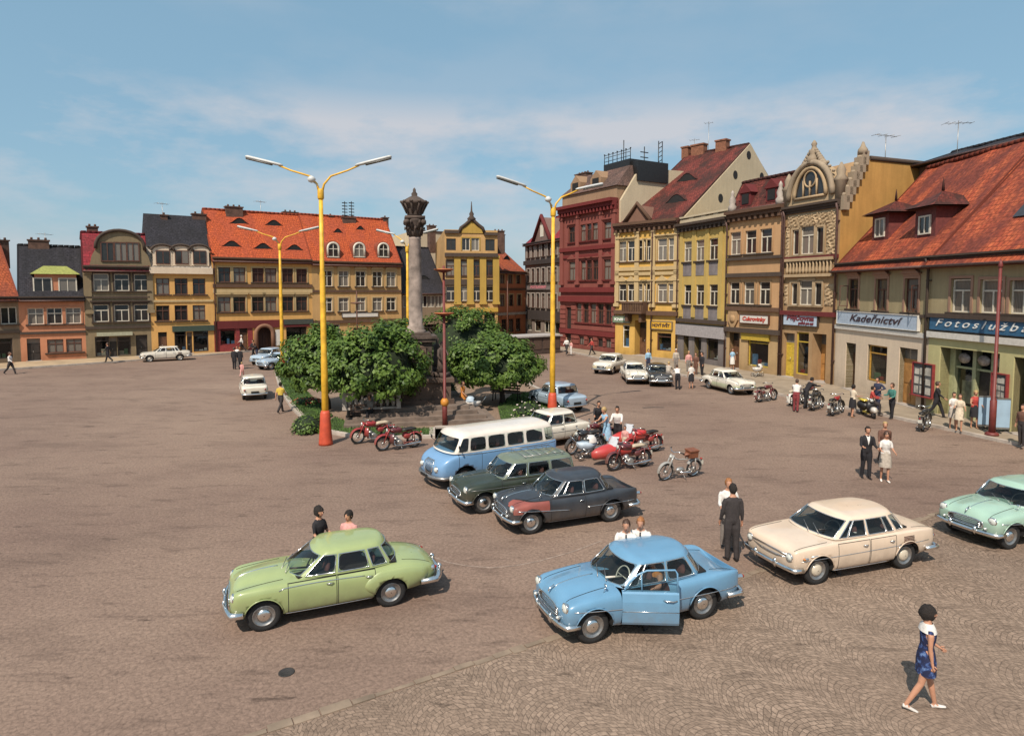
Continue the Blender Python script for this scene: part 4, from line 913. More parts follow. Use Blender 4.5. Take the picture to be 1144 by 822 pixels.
for (ua_, ub_, za_, zb_) in ((.3, b.W - .3, ze - 1.5, ze - .6), (.15, uo[0] - .6, zc[1] - .2, zc[0]), (uo[2] + .6, b.W - .15, zc[1] - .2, zc[0]), (.15, uo[0] - .6, zc[3], zc[2] - .3), (uo[2] + .6, b.W - .15, zc[3], zc[2] - .3)):
    if ub_ - ua_ < .3: continue
    mb = MB(); nu, nz = max(4, int((ub_ - ua_) / .11)), max(4, int((zb_ - za_) / .11)); g = [[mb._v((ua_ + (ub_ - ua_) * i / nu, -.03 - (0 if i in (0, nu) or k in (0, nz) else abs(math.sin(i * 1.7 + k * .9) * math.cos(k * 1.3 - i * .6)) * .16 * rr.uniform(.5, 1)), za_ + (zb_ - za_) * k / nz)) for k in range(nz + 1)] for i in range(nu + 1)]
    for i in range(nu):
        for k in range(nz): mb.bm.faces.new((g[i][k], g[i + 1][k], g[i + 1][k + 1], g[i][k + 1]))
    b.part('stucco_relief', mb, BE)
b.door(875, 887.5, 372, M('yellow joinery', (.55, .38, .05), .5), ref=881, dep=.4); b.shop(889.5, 903.5, 371, 424, M('yellow joinery', (.55, .38, .05), .5), ref=896, zb=.45); b.door(907.5, 923, 373, OAKDOOR, ref=915, dep=.9)
yt1, zt1 = b.side(958, 172, b.W); print('b15', yt1, zt1); yt2, zt2 = b.side(1037, 186, b.W)
yt1 = min(max(yt1, 1.5), 6); zr = zt1
b.finish(ze, sidepoly=[(13, zt2 if 8 < zt2 < 30 else zr - .5), (yt1 + .4, zr - .3), (0, ze)], roof=None)
mb = MB(); uc = b.u(906, 215); zt_ = b.z(906, 184); hw = b.W * .40
arc = [(uc - hw * math.cos(PI * k / 16), ze + (zt_ - ze) * (.12 + .88 * math.sin(PI * k / 16))) for k in range(17)]
mb.prism([(uc - hw - .25, ze), (uc - hw - .25, ze + .8)] + arc + [(uc + hw + .25, ze + .8), (uc + hw + .25, ze)], -.06, .9); g = b.part('gable', mb, BE)
mb = MB(); mb.tube([(p[0], -.12, p[1] + .1) for p in arc], .2, 8)
rr = random.Random(9)
for p in arc[1:-1]:
    if rr.random() < .8: mb.ball((p[0] + rr.uniform(-.1, .1), .2, p[1] + .35), rr.uniform(.1, .2), 8)
for s_ in (-1, 1): mb.lathe([(.34, 0), (.36, 1.2), (.45, 1.3), (.25, 1.6), (.3, 1.9), (.05, 2.4)], 8, (uc + s_ * (hw + .35), .2, ze))
zq = b.z(906, 157)
H_ = zq - zt_
for k in range(7):
    for s_ in (-1, 1): mb.ball((uc + s_ * (.95 - .12 * k), .1, zt_ - .15 + H_ * .11 * k), .26 - .018 * k, 8)
mb.lathe([(.5, 0), (.42, H_ * .3), (.26, H_ * .42), (.34, H_ * .52), (.2, H_ * .62), (.14, H_ * .75), (.2, H_ * .84), (.12, H_ * .93), (.03, H_)], 10, (uc, .15, zt_)); mb.build('gable_ornament', plaster('pale stucco', (.36, .28, .20), .9), g)
mb = MB(); hw2 = hw * .72; zt3 = ze + .45; h2 = (zt_ - ze) * .74
arc2 = [(uc - hw2 * math.cos(PI * k / 16), zt3 + h2 * math.sin(PI * k / 16)) for k in range(17)]
mb.face([(p[0], -.075, p[1]) for p in arc2]); w_ = mb.build('arched_window', panemat(), g)
mb = MB(); mb.tube([(p[0], -.12, p[1]) for p in arc2], .14, 6); mb.tube([(arc2[0][0], -.12, zt3), (arc2[-1][0], -.12, zt3)], .1, 6)
for q in (.42, .0): mb.tube([(uc + hw2 * q, -.11, zt3), (uc + hw2 * q, -.11, zt3 + h2 * (.6 if q else .55))], .07, 6); mb.tube([(uc - hw2 * q, -.115, zt3), (uc - hw2 * q, -.115, zt3 + h2 * (.6 if q else .55))], .07, 6)
mb.torus((uc, -.11, zt3 + h2 * .62), hw2 * .38, .07, 'y', 16, 6); mb.build('tracery', BE, w_)
mb = MB()
for i in range(7):      # stepped crest of the firewall
    t = i / 6; y = .1 + yt1 * t; z = ze + (zr - ze) * t; mb.box(b.W - .25, b.W + .25, y - .1, y + yt1 / 6 + .15, z - .7, z + .2 + .08 * (i % 2)); mb.ball((b.W, y + .1, z + .28), .18, 8)
mb.lathe([(.3, 0), (.3, .3), (.16, .5), (.06, .8)], 8, (b.W, yt1 + .2, zr)); b.part('stepped_crest', mb, plaster('pale stucco', (.36, .28, .20), .9))
mb = MB(); pf = [(.01, 0), (13, 0), (13, zt2 if 8 < zt2 < 30 else zr - .5), (yt1 + .4, zr - .3), (.01, ze)]; mb.face([(b.W + .012, y, z) for y, z in pf]); b.part('firewall', mb, OCHRE3)
mb = MB(); mb.tube([(b.W, yt1 + .8, zr - .2), (b.W, 13, pf[2][1] + .1)], .16, 6); b.part('coping', mb, SOOT)
b.roof = b.o; y, z = b.side(990, 150, b.W - 2); mb = MB(); mb.tube([(b.W - 2, y, z - 3), (b.W - 2, y, z)], .03, 5); mb.tube([(b.W - 2, y - 1, z - .1), (b.W - 2, y + 1, z - .1)], .02, 4); [mb.tube([(b.W - 2.4, y - .9 + k * .6, z - .1), (b.W - 1.6, y - .9 + k * .6, z - .1)], .015, 4) for k in range(4)]; b.part('antenna', mb, STEEL)
b.pipe(b.W - .08, .2, ze - .2); b.pipe(.12, .2, ze - .2)
board_sign(b, 877.5, 915, 351, 363.5, 896, 'Půjčovna', PALEBLUE, T_MAR, 'light blue shop sign with maroon script on the ornate arched gable house', frame=SOOT, shear=.2, size=.62, sub='potřeb pro aut', bold=.02)
# b16 + b17 under one long red roof
P16, Q16 = at(932, 432), at(1035, 461.5)
b = Bld('two storey hairdresser house with mottled red roof and two dark dormers', P16, Q16, 12, OLIVE2)
ze = b.z(985, 290)
ws = []
for x, y0, y1 in ((953.5, 311.5, 345), (985, 311.5, 347), (1018.5, 311, 349)): ws.append(b.window(b.u(x, 330), b.z(x, y1), 1.15, b.z(x, y0) - b.z(x, y1), fr='brown', style='tee', sur=plaster('pinkish surround', (.40, .24, .17), .5), hood='ped', sill=SOOT))
for f in (ws[0], ws[2]):       # casements standing open
    mb = MB(); s_ = -1 if f is ws[0] else 1
    mb.T = Matrix.Translation((s_ * .58, -.02, .1)) @ Matrix.Rotation(R(-s_ * 70), 4, 'Z')
    for q in ((0, .05, .05, 1.35), (.45, .5, .05, 1.35), (.05, .45, .05, .1), (.05, .45, 1.3, 1.35)): mb.box(*( (q[0], q[1]) if s_ > 0 else (-q[1], -q[0])), -.03, .0, q[2], q[3])
    mb.build('open_casement', FR['brown'], f)
zg = b.z(985, 366); b.facing(0, b.z(985, 370), WHITEW, d=.04); b.band(367.5, 985, .25, .14, WHITEB)
b.cornice(0, 0, .3, .35, SOOT, z=ze - .02, dent=False); b.band(349, 985, .16, .12, SOOT)
b.door(946, 957, 383, BROWNDOOR, ref=950, dep=.55); b.shop(970.5, 992.5, 386, 427, FR['ochre'], ref=981); b.door(1006, 1026.5, 389, OAKDOOR, ref=1016, dep=.35, transom=.22, label='ochre wooden double door')
u0 = b.z(1040, 187, 5.6)
ryr = 5.6; zrr = b.z(1040, 187, ryr)
b.finish(ze, zrr, ryr, TR_OLD, over=.5)
def tower_dormer(b, wx, wy0, wy1, ax, ay, ex0, ex1, ey):
    u, y, z = b.roofpt(wx, wy1 + 3); e, k = b.slope
    zt = b.hit(wx, ey, y)[1]; za = b.hit(ax, ay, y + .6)[1]; hw = .85
    mb = MB(); mb.box(u - hw, u + hw, y, (zt - e) / k + .3, z - .5, zt); d = mb.build('dormer', M('dark red boards', (.13, .03, .025), .75, .3), b.roof)
    mb = MB(); o = .45; m_ = (u, y + .9, za)
    q = [(u - hw - o, y - o, zt), (u + hw + o, y - o, zt), (u + hw + o, (zt - e) / k, zt), (u - hw - o, (zt - e) / k, zt)]
    r_ = (u, (za - e) / k - .2, za - .25)
    mb.face([q[0], q[1], m_], [(0, 0), (2.6, 0), (1.3, 1.6)]); mb.face([q[1], q[2], r_, m_], [(0, 0), (2, 0), (2, 1.6), (.6, 1.6)]); mb.face([q[3], q[0], m_, r_], [(0, 0), (2, 0), (1.4, 1.6), (.6, 1.6)]); mb.face([(p[0], p[1], p[2] - .06) for p in q[::-1]], [(0, 0)] * 4)
    mb.lathe([(.08, 0), (.05, .4), (.01, .7)], 6, m_); mb.build('dormer_roof', TR_BROWN, d)
    zb = b.hit(wx, wy1, y)[1]; zz = b.hit(wx, wy0, y)[1]; mb = MB()
    for s_ in (-1, 1): mb.box(u + s_ * .45 - .05, u + s_ * .45 + .05, y - .07, y - .001, zb, zz)
    mb.box(u - .4, u + .4, y - .07, y - .001, zz - .09, zz); mb.box(u - .4, u + .4, y - .07, y - .001, zb, zb + .08); mb.box(u - .035, u + .035, y - .06, y - .001, zb + .08, zz - .09); w_ = mb.build('window', FR['white'], d)
    mb = MB(); mb.face([(u - .42, y - .02, zb), (u + .42, y - .02, zb), (u + .42, y - .02, zz), (u - .42, y - .02, zz)]); mb.build('pane', panemat(), w_, recalc=False)
tower_dormer(b, 983, 244, 265, 989, 226, 971, 1006, 239); tower_dormer(b, 1033, 241, 262, 1039, 215, 1018, 1066, 232)
b.pipe(b.W - .12, .2, ze - .1, SOOT)
board_sign(b, 938, 1028.5, 350.5, 365, 983, 'Kadeřnictví', PALEBLUE, T_DARK, 'long pale blue sign with dark script above the hairdresser windows', frame=WHITEB, shear=.35, size=.78, bold=.005)
d17 = (at(1144, 490) - Q16).normalized(); Q17 = Q16 + d17 * 16
b = Bld('pale green photo shop house under the long mottled red roof', Q16, Q17, 12, OLIVE2)
ze2 = ze
for x in (1073.5, 1107.6, 1142): b.window(b.u(x, 330), b.z(x, 349 + (x - 1073) * .03), 1.25, b.z(x, 311) - b.z(x, 349), fr='white', style='tee', sur=plaster('pinkish surround', (.40, .24, .17), .5), sill=SOOT)
for u in (11.2, 14): b.window(u, 4.9, 1.25, 1.7, fr='white', style='tee', sill=SOOT)
b.facing(0, b.z(1090, 377), PISTA, d=.05); b.band(374, 1090, .3, .2, WHITEB); b.band(352, 1090, .2, .25, SOOT); b.cornice(0, 0, .3, .35, SOOT, z=ze - .02, dent=False)
u0, u1 = b.u(1050, 420), b.u(1116, 440); zt = b.z(1083, 391)
b.op.append((u0, u1, .0, zt, 1.0))
mb = MB()
PS = M('pale green joinery', (.36, .36, .20), .6)
uw = [u0 + (u1 - u0) * t for t in (.0, .10, .40, .46, .70, .76, 1.0)]
for i in (0, 2, 4): mb.box(uw[i], uw[i + 1], .5, .8, .1, zt)
mb.box(uw[1], uw[2], .55, .75, .1, .7); mb.box(uw[5], uw[6], .55, .75, .1, .7); mb.box(uw[1], uw[2], .55, .75, zt - 1.0, zt - .9); mb.box(uw[5], uw[6], .55, .75, zt - 1.0, zt - .9); mb.box(uw[3], uw[4], .55, .75, zt - 1.0, zt - .9)
sf = b.part('shopfront', mb, PS)
for i in (1, 5): mb = MB(); mb.face([(uw[i], .66, .7), (uw[i + 1], .66, .7), (uw[i + 1], .66, zt - 1), (uw[i], .66, zt - 1)]); mb.build('pane', glassmat('shop glass'), sf, recalc=False)
for i in (1, 5): mb = MB(); mb.face([(uw[i] + .15, .78, .8), (uw[i + 1] - .1, .78, .8), (uw[i + 1] - .1, .78, zt - 1.6), (uw[i] + .15, .78, zt - 1.6)]); mb.build('poster', M('yellowed posters', (.45, .40, .27), .8, .4, 3), sf)
for i, nm in ((1, 'a'), (5, 'b'), (3, 'c')):
    mb = MB(); u = (uw[i] + uw[i + 1]) / 2; mb.lathe([(.02, 0), (.36, 0), (.36, .05)], 16, (0, 0, 0), 'y'); bmesh.ops.scale(mb.bm, verts=mb.bm.verts, vec=(1, 1, .7)); mb.build('oval_plate', M('enamel plate', (.32, .27, .24), .4, .5, 7), sf, loc=(u, .5, zt - .48))
mb = MB(); mb.box(uw[3], uw[4], .7, .78, .1, zt - 1); mb.build('door', DARKDOOR, sf)
b.door(1135, 1150, 399, DARKDOOR, ref=1138, dep=.8)
ud, zd = b.u(1119.5, 435), b.z(1119.5, 447)
for uu, zz, w, h, nm in ((ud, zd, .85, 1.2, 'red'), (b.u(1033.5, 425), b.z(1033, 443), 1.5, 1.75, 'dark')):
    mb = MB(); mb.box(uu - w / 2, uu + w / 2, -.3, -.052, zz, zz + .05); mb.box(uu - w / 2, uu + w / 2, -.2, -.052, zz + h - .05, zz + h); mb.box(uu - w / 2, uu - w / 2 + .05, -.2, -.052, zz + .05, zz + h - .05); mb.box(uu + w / 2 - .05, uu + w / 2, -.2, -.052, zz + .05, zz + h - .05)
    d = b.part('display_case', mb, REDSHOP); mb = MB(); mb.box(uu - w / 2 + .05, uu + w / 2 - .05, -.12, -.053, zz + .05, zz + h - .05); rr = random.Random(3)
    mb.build('case_back', M('dark baize', (.10, .10, .10), .9), d); mb = MB()
    for i in range(3):
        for j in range(3): x = uu - w / 2 + .14 + i * (w - .28) / 3; z = zz + .14 + j * (h - .28) / 3; mb.box(x, x + (w - .28) / 3 * rr.uniform(.6, .9), -.14, -.121, z, z + (h - .28) / 3 * rr.uniform(.6, .88))
    mb.build('photograph', M('photo prints', (.45, .42, .36), .5, .5, 2), d)
b.finish(ze, zrr, ryr, TR_OLD, over=.5)
u, y, z = b.roofpt(1141, 244); mb = MB(); k = b.slope[1]; mb.face([(u - .5, y, z + .12), (u + .5, y, z + .12), (u + .5, y + .8, z + .12 + .8 * k), (u - .5, y + .8, z + .12 + .8 * k)]); mb.build('skylight', M('skylight glass', (.03, .03, .035), .1), b.roof)
board_sign(b, 1042, 1172, 355.5, 371.5, 1090, 'Fotoslužba', BLUEB, T_WHITE, 'long dark blue sign with white italic script above the photo shop', frame=BLACK, shear=.4, size=.78, al=.47, bold=.0, spc=1.45)
# house showing over the ridge at the right
b2 = Bld('dark roofed building rising behind the long mottled red roof', Vector((27.5, 44.5, 0)), Vector((29.5, 33, 0)), 8, plaster('brown back wall', (.16, .10, .08)))
za = b2.z(1095, 166); b2.finish(za, b2.z(1095, 160, 1.0) + .2, 2.5, SLATE, over=.6)
b2.antenna(1071, 135, .3, 3.2, 5, 1.6, rot=1.3)
# ---------------------------------------------------------------- cars
CARGLASS = glassmat('car glass', (.80, .86, .84), .92)
SEATM = M('dark red upholstery', (.09, .03, .025), .8, .3); TYREW = RUBBER
def paint(name, col, var=.06, rough=.32, coat=.7):
    if name in _mats: return _mats[name]
    m = M(name, col, rough, var, 2.5, coat=coat); nt = m.node_tree; b = nt.nodes['Principled BSDF']; src = b.inputs['Base Color'].links[0].from_socket
    co = N(nt, 'ShaderNodeTexCoord').outputs['Object']; sz = N(nt, 'ShaderNodeSeparateXYZ'); nt.links.new(co, sz.inputs[0])
    mr = nt.nodes.new('ShaderNodeMapRange'); mr.inputs[1].default_value = .2; mr.inputs[2].default_value = .75; mr.inputs[3].default_value = .75; mr.inputs[4].default_value = .06; nt.links.new(sz.outputs['Z'], mr.inputs[0])
    mu = nt.nodes.new('ShaderNodeMath'); mu.operation = 'MULTIPLY'; nt.links.new(mr.outputs[0], mu.inputs[0]); nt.links.new(ramp(nt, noise(nt, co, 3.5, 5, .65), [(.3, .25), (.75, 1)]), mu.inputs[1])
    nt.links.new(mixc(nt, mu.outputs[0], src, (.17, .125, .09)), b.inputs['Base Color'])     # road dust
    ro = ramp(nt, noise(nt, co, 2, 4), [(.3, rough * .8), (.7, min(1, rough * 1.5))]); nt.links.new(ro, b.inputs['Roughness'])
    return m
def cage_mesh(bm, lv=2, mats=(), crease=None):
    me = bpy.data.meshes.new('cage'); bmesh.ops.recalc_face_normals(bm, faces=bm.faces); bm.to_mesh(me); bm.free()
    for m in mats: me.materials.append(m)
    return smooth(evaluated(me, [('SUBSURF', dict(levels=lv, render_levels=lv))]))
def body_cage(st):
    """st: stations rear->front (x, w, zb, zs, zt[, opts]) -> closed cage"""
    bm = bmesh.new(); cr = bm.edges.layers.float.new('crease_edge'); L = []
    for s in st:
        x, w, zb, zs, zt = s[:5]; o = s[5] if len(s) > 5 else {}
        bul = o.get('bulge', 1.0); zm = zb + (zs - zb) * .45
        sh = o.get('sh', .93); vi = o.get('vi', .60); vz = o.get('vz', zs + (zt - zs) * .25)
        half = [(0, zb), (w * .80, zb), (w * .955, zb + .05), (w * bul, zm), (w * .995 * bul, zs - .13 * min(1, (zs - zb) / .4)), (w * sh, zs), (w * vi, vz), (w * .3, zt - (zt - vz) * .12), (0, zt)]
        half += []
        lft = [bm.verts.new((x + o.get('dx', 0) * (i / 8), y, z)) for i, (y, z) in enumerate(half)]
        rgt = [lft[0]] + [bm.verts.new((v.co.x, -v.co.y, v.co.z)) for v in lft[1:-1]] + [lft[-1]]
        L.append((lft, rgt, o))
    for (a, b) in zip(L, L[1:]):
        for i in range(8):
            bm.faces.new((a[0][i], b[0][i], b[0][i + 1], a[0][i + 1])); bm.faces.new((a[1][i + 1], b[1][i + 1], b[1][i], a[1][i]))
    for (l, r_, o), fl in ((L[0], 0), (L[-1], 1)):
        for i in range(8):
            vs = [l[i], l[i + 1], r_[i + 1], r_[i]]; vs = [v for k, v in enumerate(vs) if v not in vs[:k]]
            if len(vs) > 2: bm.faces.new(vs if fl else vs[::-1])
    bm.edges.ensure_lookup_table()
    for (l, r_, o), (l2, r2, o2) in zip(L, L[1:]):
        for i, c in o.get('cr', {}).items():
            for s_, s2 in ((l, l2), (r_, r2)):
                e = bm.edges.get((s_[i], s2[i]))
                if e: e[cr] = c
    return bm
def cut_arches(me, axles, R_, w, z, mat):
    mb = MB()
    for ax in axles:
        r_ = R_ if not isinstance(R_, dict) else R_[ax]
        for s in (-1, 1): mb.lathe([(r_, s * (w - .30)), (r_, s * (w + .4))], 28, (ax, 0, z), 'y')
    cm = mb.mesh('cut', mat); co = bpy.data.objects.new('cut', cm)
    out = evaluated(me, [('BOOLEAN', dict(object=co, operation='DIFFERENCE', solver='EXACT', material_mode='TRANSFER'))])
    bpy.data.objects.remove(co); return out
def box_cut(me, x0, x1, y0, y1, z0, z1, mat):
    mb = MB(); mb.box(x0, x1, y0, y1, z0, z1); cm = mb.mesh('cut', mat); co = bpy.data.objects.new('cut', cm)
    out = evaluated(me, [('BOOLEAN', dict(object=co, operation='DIFFERENCE', solver='EXACT', material_mode='TRANSFER'))]); bpy.data.objects.remove(co); return out
def split_panels(me, rects, gap=.007):
    """cut door/lid panels out of a body mesh: rects (name, x0, x1, z0, z1, side) -> body mesh, [(name, mesh)]"""
    bm = bmesh.new(); bm.from_mesh(me)
    geom = lambda: bm.verts[:] + bm.edges[:] + bm.faces[:]
    for v in sorted({v + d for r_ in rects for v in r_[1:3] for d in (-gap, gap)}): bmesh.ops.bisect_plane(bm, geom=geom(), plane_co=(v, 0, 0), plane_no=(1, 0, 0))
    for v in sorted({v + d for r_ in rects for v in r_[3:5] for d in (-gap, gap) if abs(v) < 5}): bmesh.ops.bisect_plane(bm, geom=geom(), plane_co=(0, 0, v), plane_no=(0, 0, 1))
    out = []
    for nm, x0, x1, z0, z1, sd in rects:
        def inside(c, g): return x0 + g < c.x < x1 - g and z0 + g < c.z < z1 - g and (c.y * sd > .3)
        sel = [f for f in bm.faces if inside(f.calc_center_median(), gap)]
        slit = [f for f in bm.faces if inside(f.calc_center_median(), -gap) and f not in set(sel)]
        b2 = bmesh.new(); vm = {}
        for f in sel:
            vs = []
            for v in f.verts:
                if v not in vm: vm[v] = b2.verts.new(v.co)
                vs.append(vm[v])
            nf = b2.faces.new(vs); nf.material_index = f.material_index; nf.smooth = True
        m2 = bpy.data.meshes.new(nm); b2.to_mesh(m2); b2.free(); [m2.materials.append(m) for m in me.materials]; out.append((nm, m2))
        bmesh.ops.delete(bm, geom=sel, context='FACES_ONLY')
        for f in slit: 
            if f.is_valid: f.material_index = len(me.materials) - 1
    bm.to_mesh(me); bm.free(); return me, out
def greenhouse(cols, seg, zb, zr, roofz, belt=.05, top=.06, crz=.55, inset=.86, bow=.02, front_z=None, lv=2, roof_sag=.0):
    """cols: half outline front centre -> rear centre (xb,yb,xt,yt). seg: kind between columns. returns (shell mesh, {kind: mesh})"""
    n = len(cols); zbf = front_z or (lambda x: zb)
    def ringpts(t, c):
        xb, yb, xt, yt = c; z0 = zbf(xb)
        out = math.sin(PI * t) * bow
        return Vector((xb + (xt - xb) * t, yb + (yt - yb) * t + (out if yb > .2 else 0), z0 + (zr - z0) * t))
    full = [(c, i, 1) for i, c in enumerate(cols)] + [(c, i, -1) for i, c in reversed(list(enumerate(cols))) if 0 < i < n - 1]
    kinds = seg + seg[::-1]
    ts = (0, belt, 1 - top, 1)
    xm = sum(c[2] for c in cols) / n
    def mk(bm):
        rings = []
        for t in ts:
            rg = []
            for c, i, s in full:
                p = ringpts(t, c); rg.append(bm.verts.new((p.x, p.y * s, p.z)))
            rings.append(rg)
        return rings
    sides = {}
    def kname(j): return kinds[j] + ('' if kinds[j] in ('ws', 'rw', 'p') else ('L' if j < n - 1 else 'R'))
    bm = bmesh.new(); cr = bm.edges.layers.float.new('crease_edge'); vc = bm.verts.layers.float.new('crease_vert'); rings = mk(bm); m = len(full)
    for a, b, row in ((0, 1, 0), (1, 2, 1), (2, 3, 2)):
        for j in range(m):
            if row == 1 and kinds[j] != 'p': continue
            k = (j + 1) % m; bm.faces.new((rings[a][j], rings[a][k], rings[b][k], rings[b][j]))
    inner = []
    x0, x1 = min(c[2] for c in cols), max(c[2] for c in cols); xc = (x0 + x1) / 2
    for c, i, s in full: inner.append(bm.verts.new((xc + (c[2] - xc) * (inset + .06), c[3] * inset * s, zr + (roofz - zr) * .62)))
    for j in range(m): k = (j + 1) % m; bm.faces.new((rings[3][j], rings[3][k], inner[k], inner[j]))
    cen = {i: bm.verts.new((xc + (cols[i][2] - xc) * (inset - .02), 0, roofz - roof_sag * abs(cols[i][2] - xc) ** 2)) for i in range(1, n - 1)}
    Lft = inner[:n]; Rgt = {i: inner[m - i] for i in range(1, n - 1)}
    for i in range(1, n - 2):
        bm.faces.new((Lft[i], Lft[i + 1], cen[i + 1], cen[i])); bm.faces.new((Rgt[i + 1], Rgt[i], cen[i], cen[i + 1]))
    bm.faces.new((Lft[0], Lft[1], cen[1])); bm.faces.new((Lft[0], cen[1], Rgt[1])); bm.faces.new((Lft[n - 1], cen[n - 2], Lft[n - 2])); bm.faces.new((Lft[n - 1], Rgt[n - 2], cen[n - 2]))
    for e in bm.edges:
        if e.is_boundary and not (e.verts[0] in rings[0] and e.verts[1] in rings[0]): e[cr] = 1.0
    for j in range(m):
        if kinds[j] != kinds[j - 1]:
            rings[1][j][vc] = crz; rings[2][j][vc] = crz
    shell = cage_mesh(bm, lv)
    glass = {}
    for kd in dict.fromkeys(kname(j) for j in range(m) if kinds[j] != 'p'):
        bm = bmesh.new(); cr = bm.edges.layers.float.new('crease_edge'); vc = bm.verts.layers.float.new('crease_vert'); rings = mk(bm)
        for j in range(m):
            if kinds[j] != kinds[j - 1]: rings[1][j][vc] = crz; rings[2][j][vc] = crz
        for j in range(m):
            if kname(j) == kd: k = (j + 1) % m; bm.faces.new((rings[1][j], rings[1][k], rings[2][k], rings[2][j]))
        bmesh.ops.delete(bm, geom=[v for v in bm.verts if not v.link_faces], context='VERTS')
        for e in bm.edges:
            if e.is_boundary: e[cr] = 1.0
        glass[kd] = cage_mesh(bm, lv)
    return shell, glass
def bvh_of(me): return BVHTree.FromPolygons([v.co.copy() for v in me.vertices], [list(p.vertices) for p in me.polygons])
def side_pt(bv, x, z, s=1, off=.004):
    h = bv.ray_cast(Vector((x, s * 2.0, z)), Vector((0, -s, 0)))
    return Vector((x, h[0].y + s * off, z)) if h[0] else None
def top_pt(bv, x, y, off=.004):
    h = bv.ray_cast(Vector((x, y, 3)), Vector((0, 0, -1))); return h[0] + Vector((0, 0, off)) if h[0] else None
def strip_on(bv, pts, r, s=1):
    out = [side_pt(bv, x, z, s, r * .3) for x, z in pts]; out = [p for p in out if p]
    return out
def wheel(parent, x, y, r, w=.165, hub=CHROME, rim=None, wall=False):
    s = 1 if y > 0 else -1
    o = MB(); t = w / 2
    o.lathe([(r * .66, -t * .8), (r * .80, -t), (r * .95, -t * .9), (r, -t * .55), (r, t * .55), (r * .95, t * .9), (r * .80, t), (r * .66, t * .8)], 28, (0, 0, 0), 'y', cap=False)
    wh = o.build('wheel', RUBBER, parent, True, (x, y, r))
    o = MB(); o.lathe([(r * .67, -t * .6), (r * .67, t * .86 * 1), (r * .62, t * .8), (r * .56, t * .45), (r * .36, t * .5), (.01, t * .5)] if s > 0 else [(.01, -t * .5), (r * .36, -t * .5), (r * .56, -t * .45), (r * .62, -t * .8), (r * .67, -t * .86), (r * .67, t * .6)], 24, (0, 0, 0), 'y', cap=False)
    o.build('rim', rim or STEEL, wh, True)
    o = MB(); o.lathe([(r * .42, s * t * .5), (r * .40, s * t * .75), (r * .25, s * t * .98), (.01, s * t * 1.05)], 20, (0, 0, 0), 'y', cap=False); o.build('hubcap', hub, wh, True)
    return wh
def bumper(parent, name, xs, z, half, curve, mat=CHROME, r=.07, guards=(), tuck=.35, fl=.55):
    """bow across the end of the car: xs = x at the middle"""
    d = 1 if xs > 0 else -1; pts = []
    for k in range(-8, 9):
        t = k / 8; pts.append((xs - d * curve * abs(t) ** 3, half * t, z))
    pts = [(xs - d * (curve + tuck), -half - .015, z)] + pts + [(xs - d * (curve + tuck), half + .015, z)]
    mb = MB(); mb.tube(pts, [r] * len(pts), 8, flat=1.0); bmesh.ops.scale(mb.bm, verts=mb.bm.verts, vec=(1, 1, 1))
    for v in mb.bm.verts: v.co.x = v.co.x
    b = mb.build(name, mat, parent, True)
    for g in guards:
        mb = MB(); x = xs - d * curve * abs(g / half) ** 3 + d * .02; mb.tube([(x, g, z - r * 1.2), (x + d * .045, g, z), (x + d * .03, g, z + r * 1.5), (x - d * .02, g, z + r * 2.1)], [.03, .045, .04, .02], 8); mb.build('overrider', mat, b, True)
    return b
def lamp(parent, name, c, r, d=(1, 0, 0), ring=CHROME, lens=None, depth=.10):
    """round lamp: bezel + lens, facing along x"""
    s = 1 if d[0] > 0 else -1; mb = MB(); mb.lathe([(r * .75, -depth * s), (r * 1.08, -.02 * s), (r * 1.12, .012 * s), (r * .96, .03 * s), (r * .90, .02 * s)], 20, c, 'x', cap=False); o = mb.build(name, ring, parent, True)
    mb = MB(); mb.lathe([(r * .95, .015 * s), (r * .8, .05 * s), (r * .45, .075 * s), (.01, .085 * s)], 18, c, 'x', cap=False); mb.build('lens', lens or M('headlamp lens', (.55, .56, .52), .12, .12, 30), o, True); return o
RED_LENS = M('red lamp lens', (.35, .02, .015), .2, .1); AMBER = M('amber lens', (.5, .16, .02), .25, .1)
def plate(parent, x, z, w=.45, h=.11, txt=None, rx=0):
    s = 1 if x > 0 else -1
    mb = MB(); mb.box(x - .012, x + .012, -w / 2, w / 2, z - h / 2, z + h / 2); mb.build('number_plate', M('number plate', (.012, .012, .012), .5), parent)
def assemble(P, label, cat, A, B, group=None, scale=None):
    """P: parameter dict. A/B: ground points under the near front and near rear wheel (camera side); side='L' or 'R' tells which side of the car that is"""
    wb = P['wb']; A = Vector((A.x, A.y, 0)); B = Vector((B.x, B.y, 0)); h = (A - B).normalized(); left = Vector((-h.y, h.x, 0))
    s = scale or (A - B).length / wb; s = s if scale else min(max(s, .97), 1.035)
    side = P.get('side', 1); ctr = (A + B) / 2 - left * side * (P['tr'] + .08) * s
    o = empty(P['name'], ctr, math.atan2(h.y, h.x), label, cat, group); o.scale = (s, s, s * .955); return o
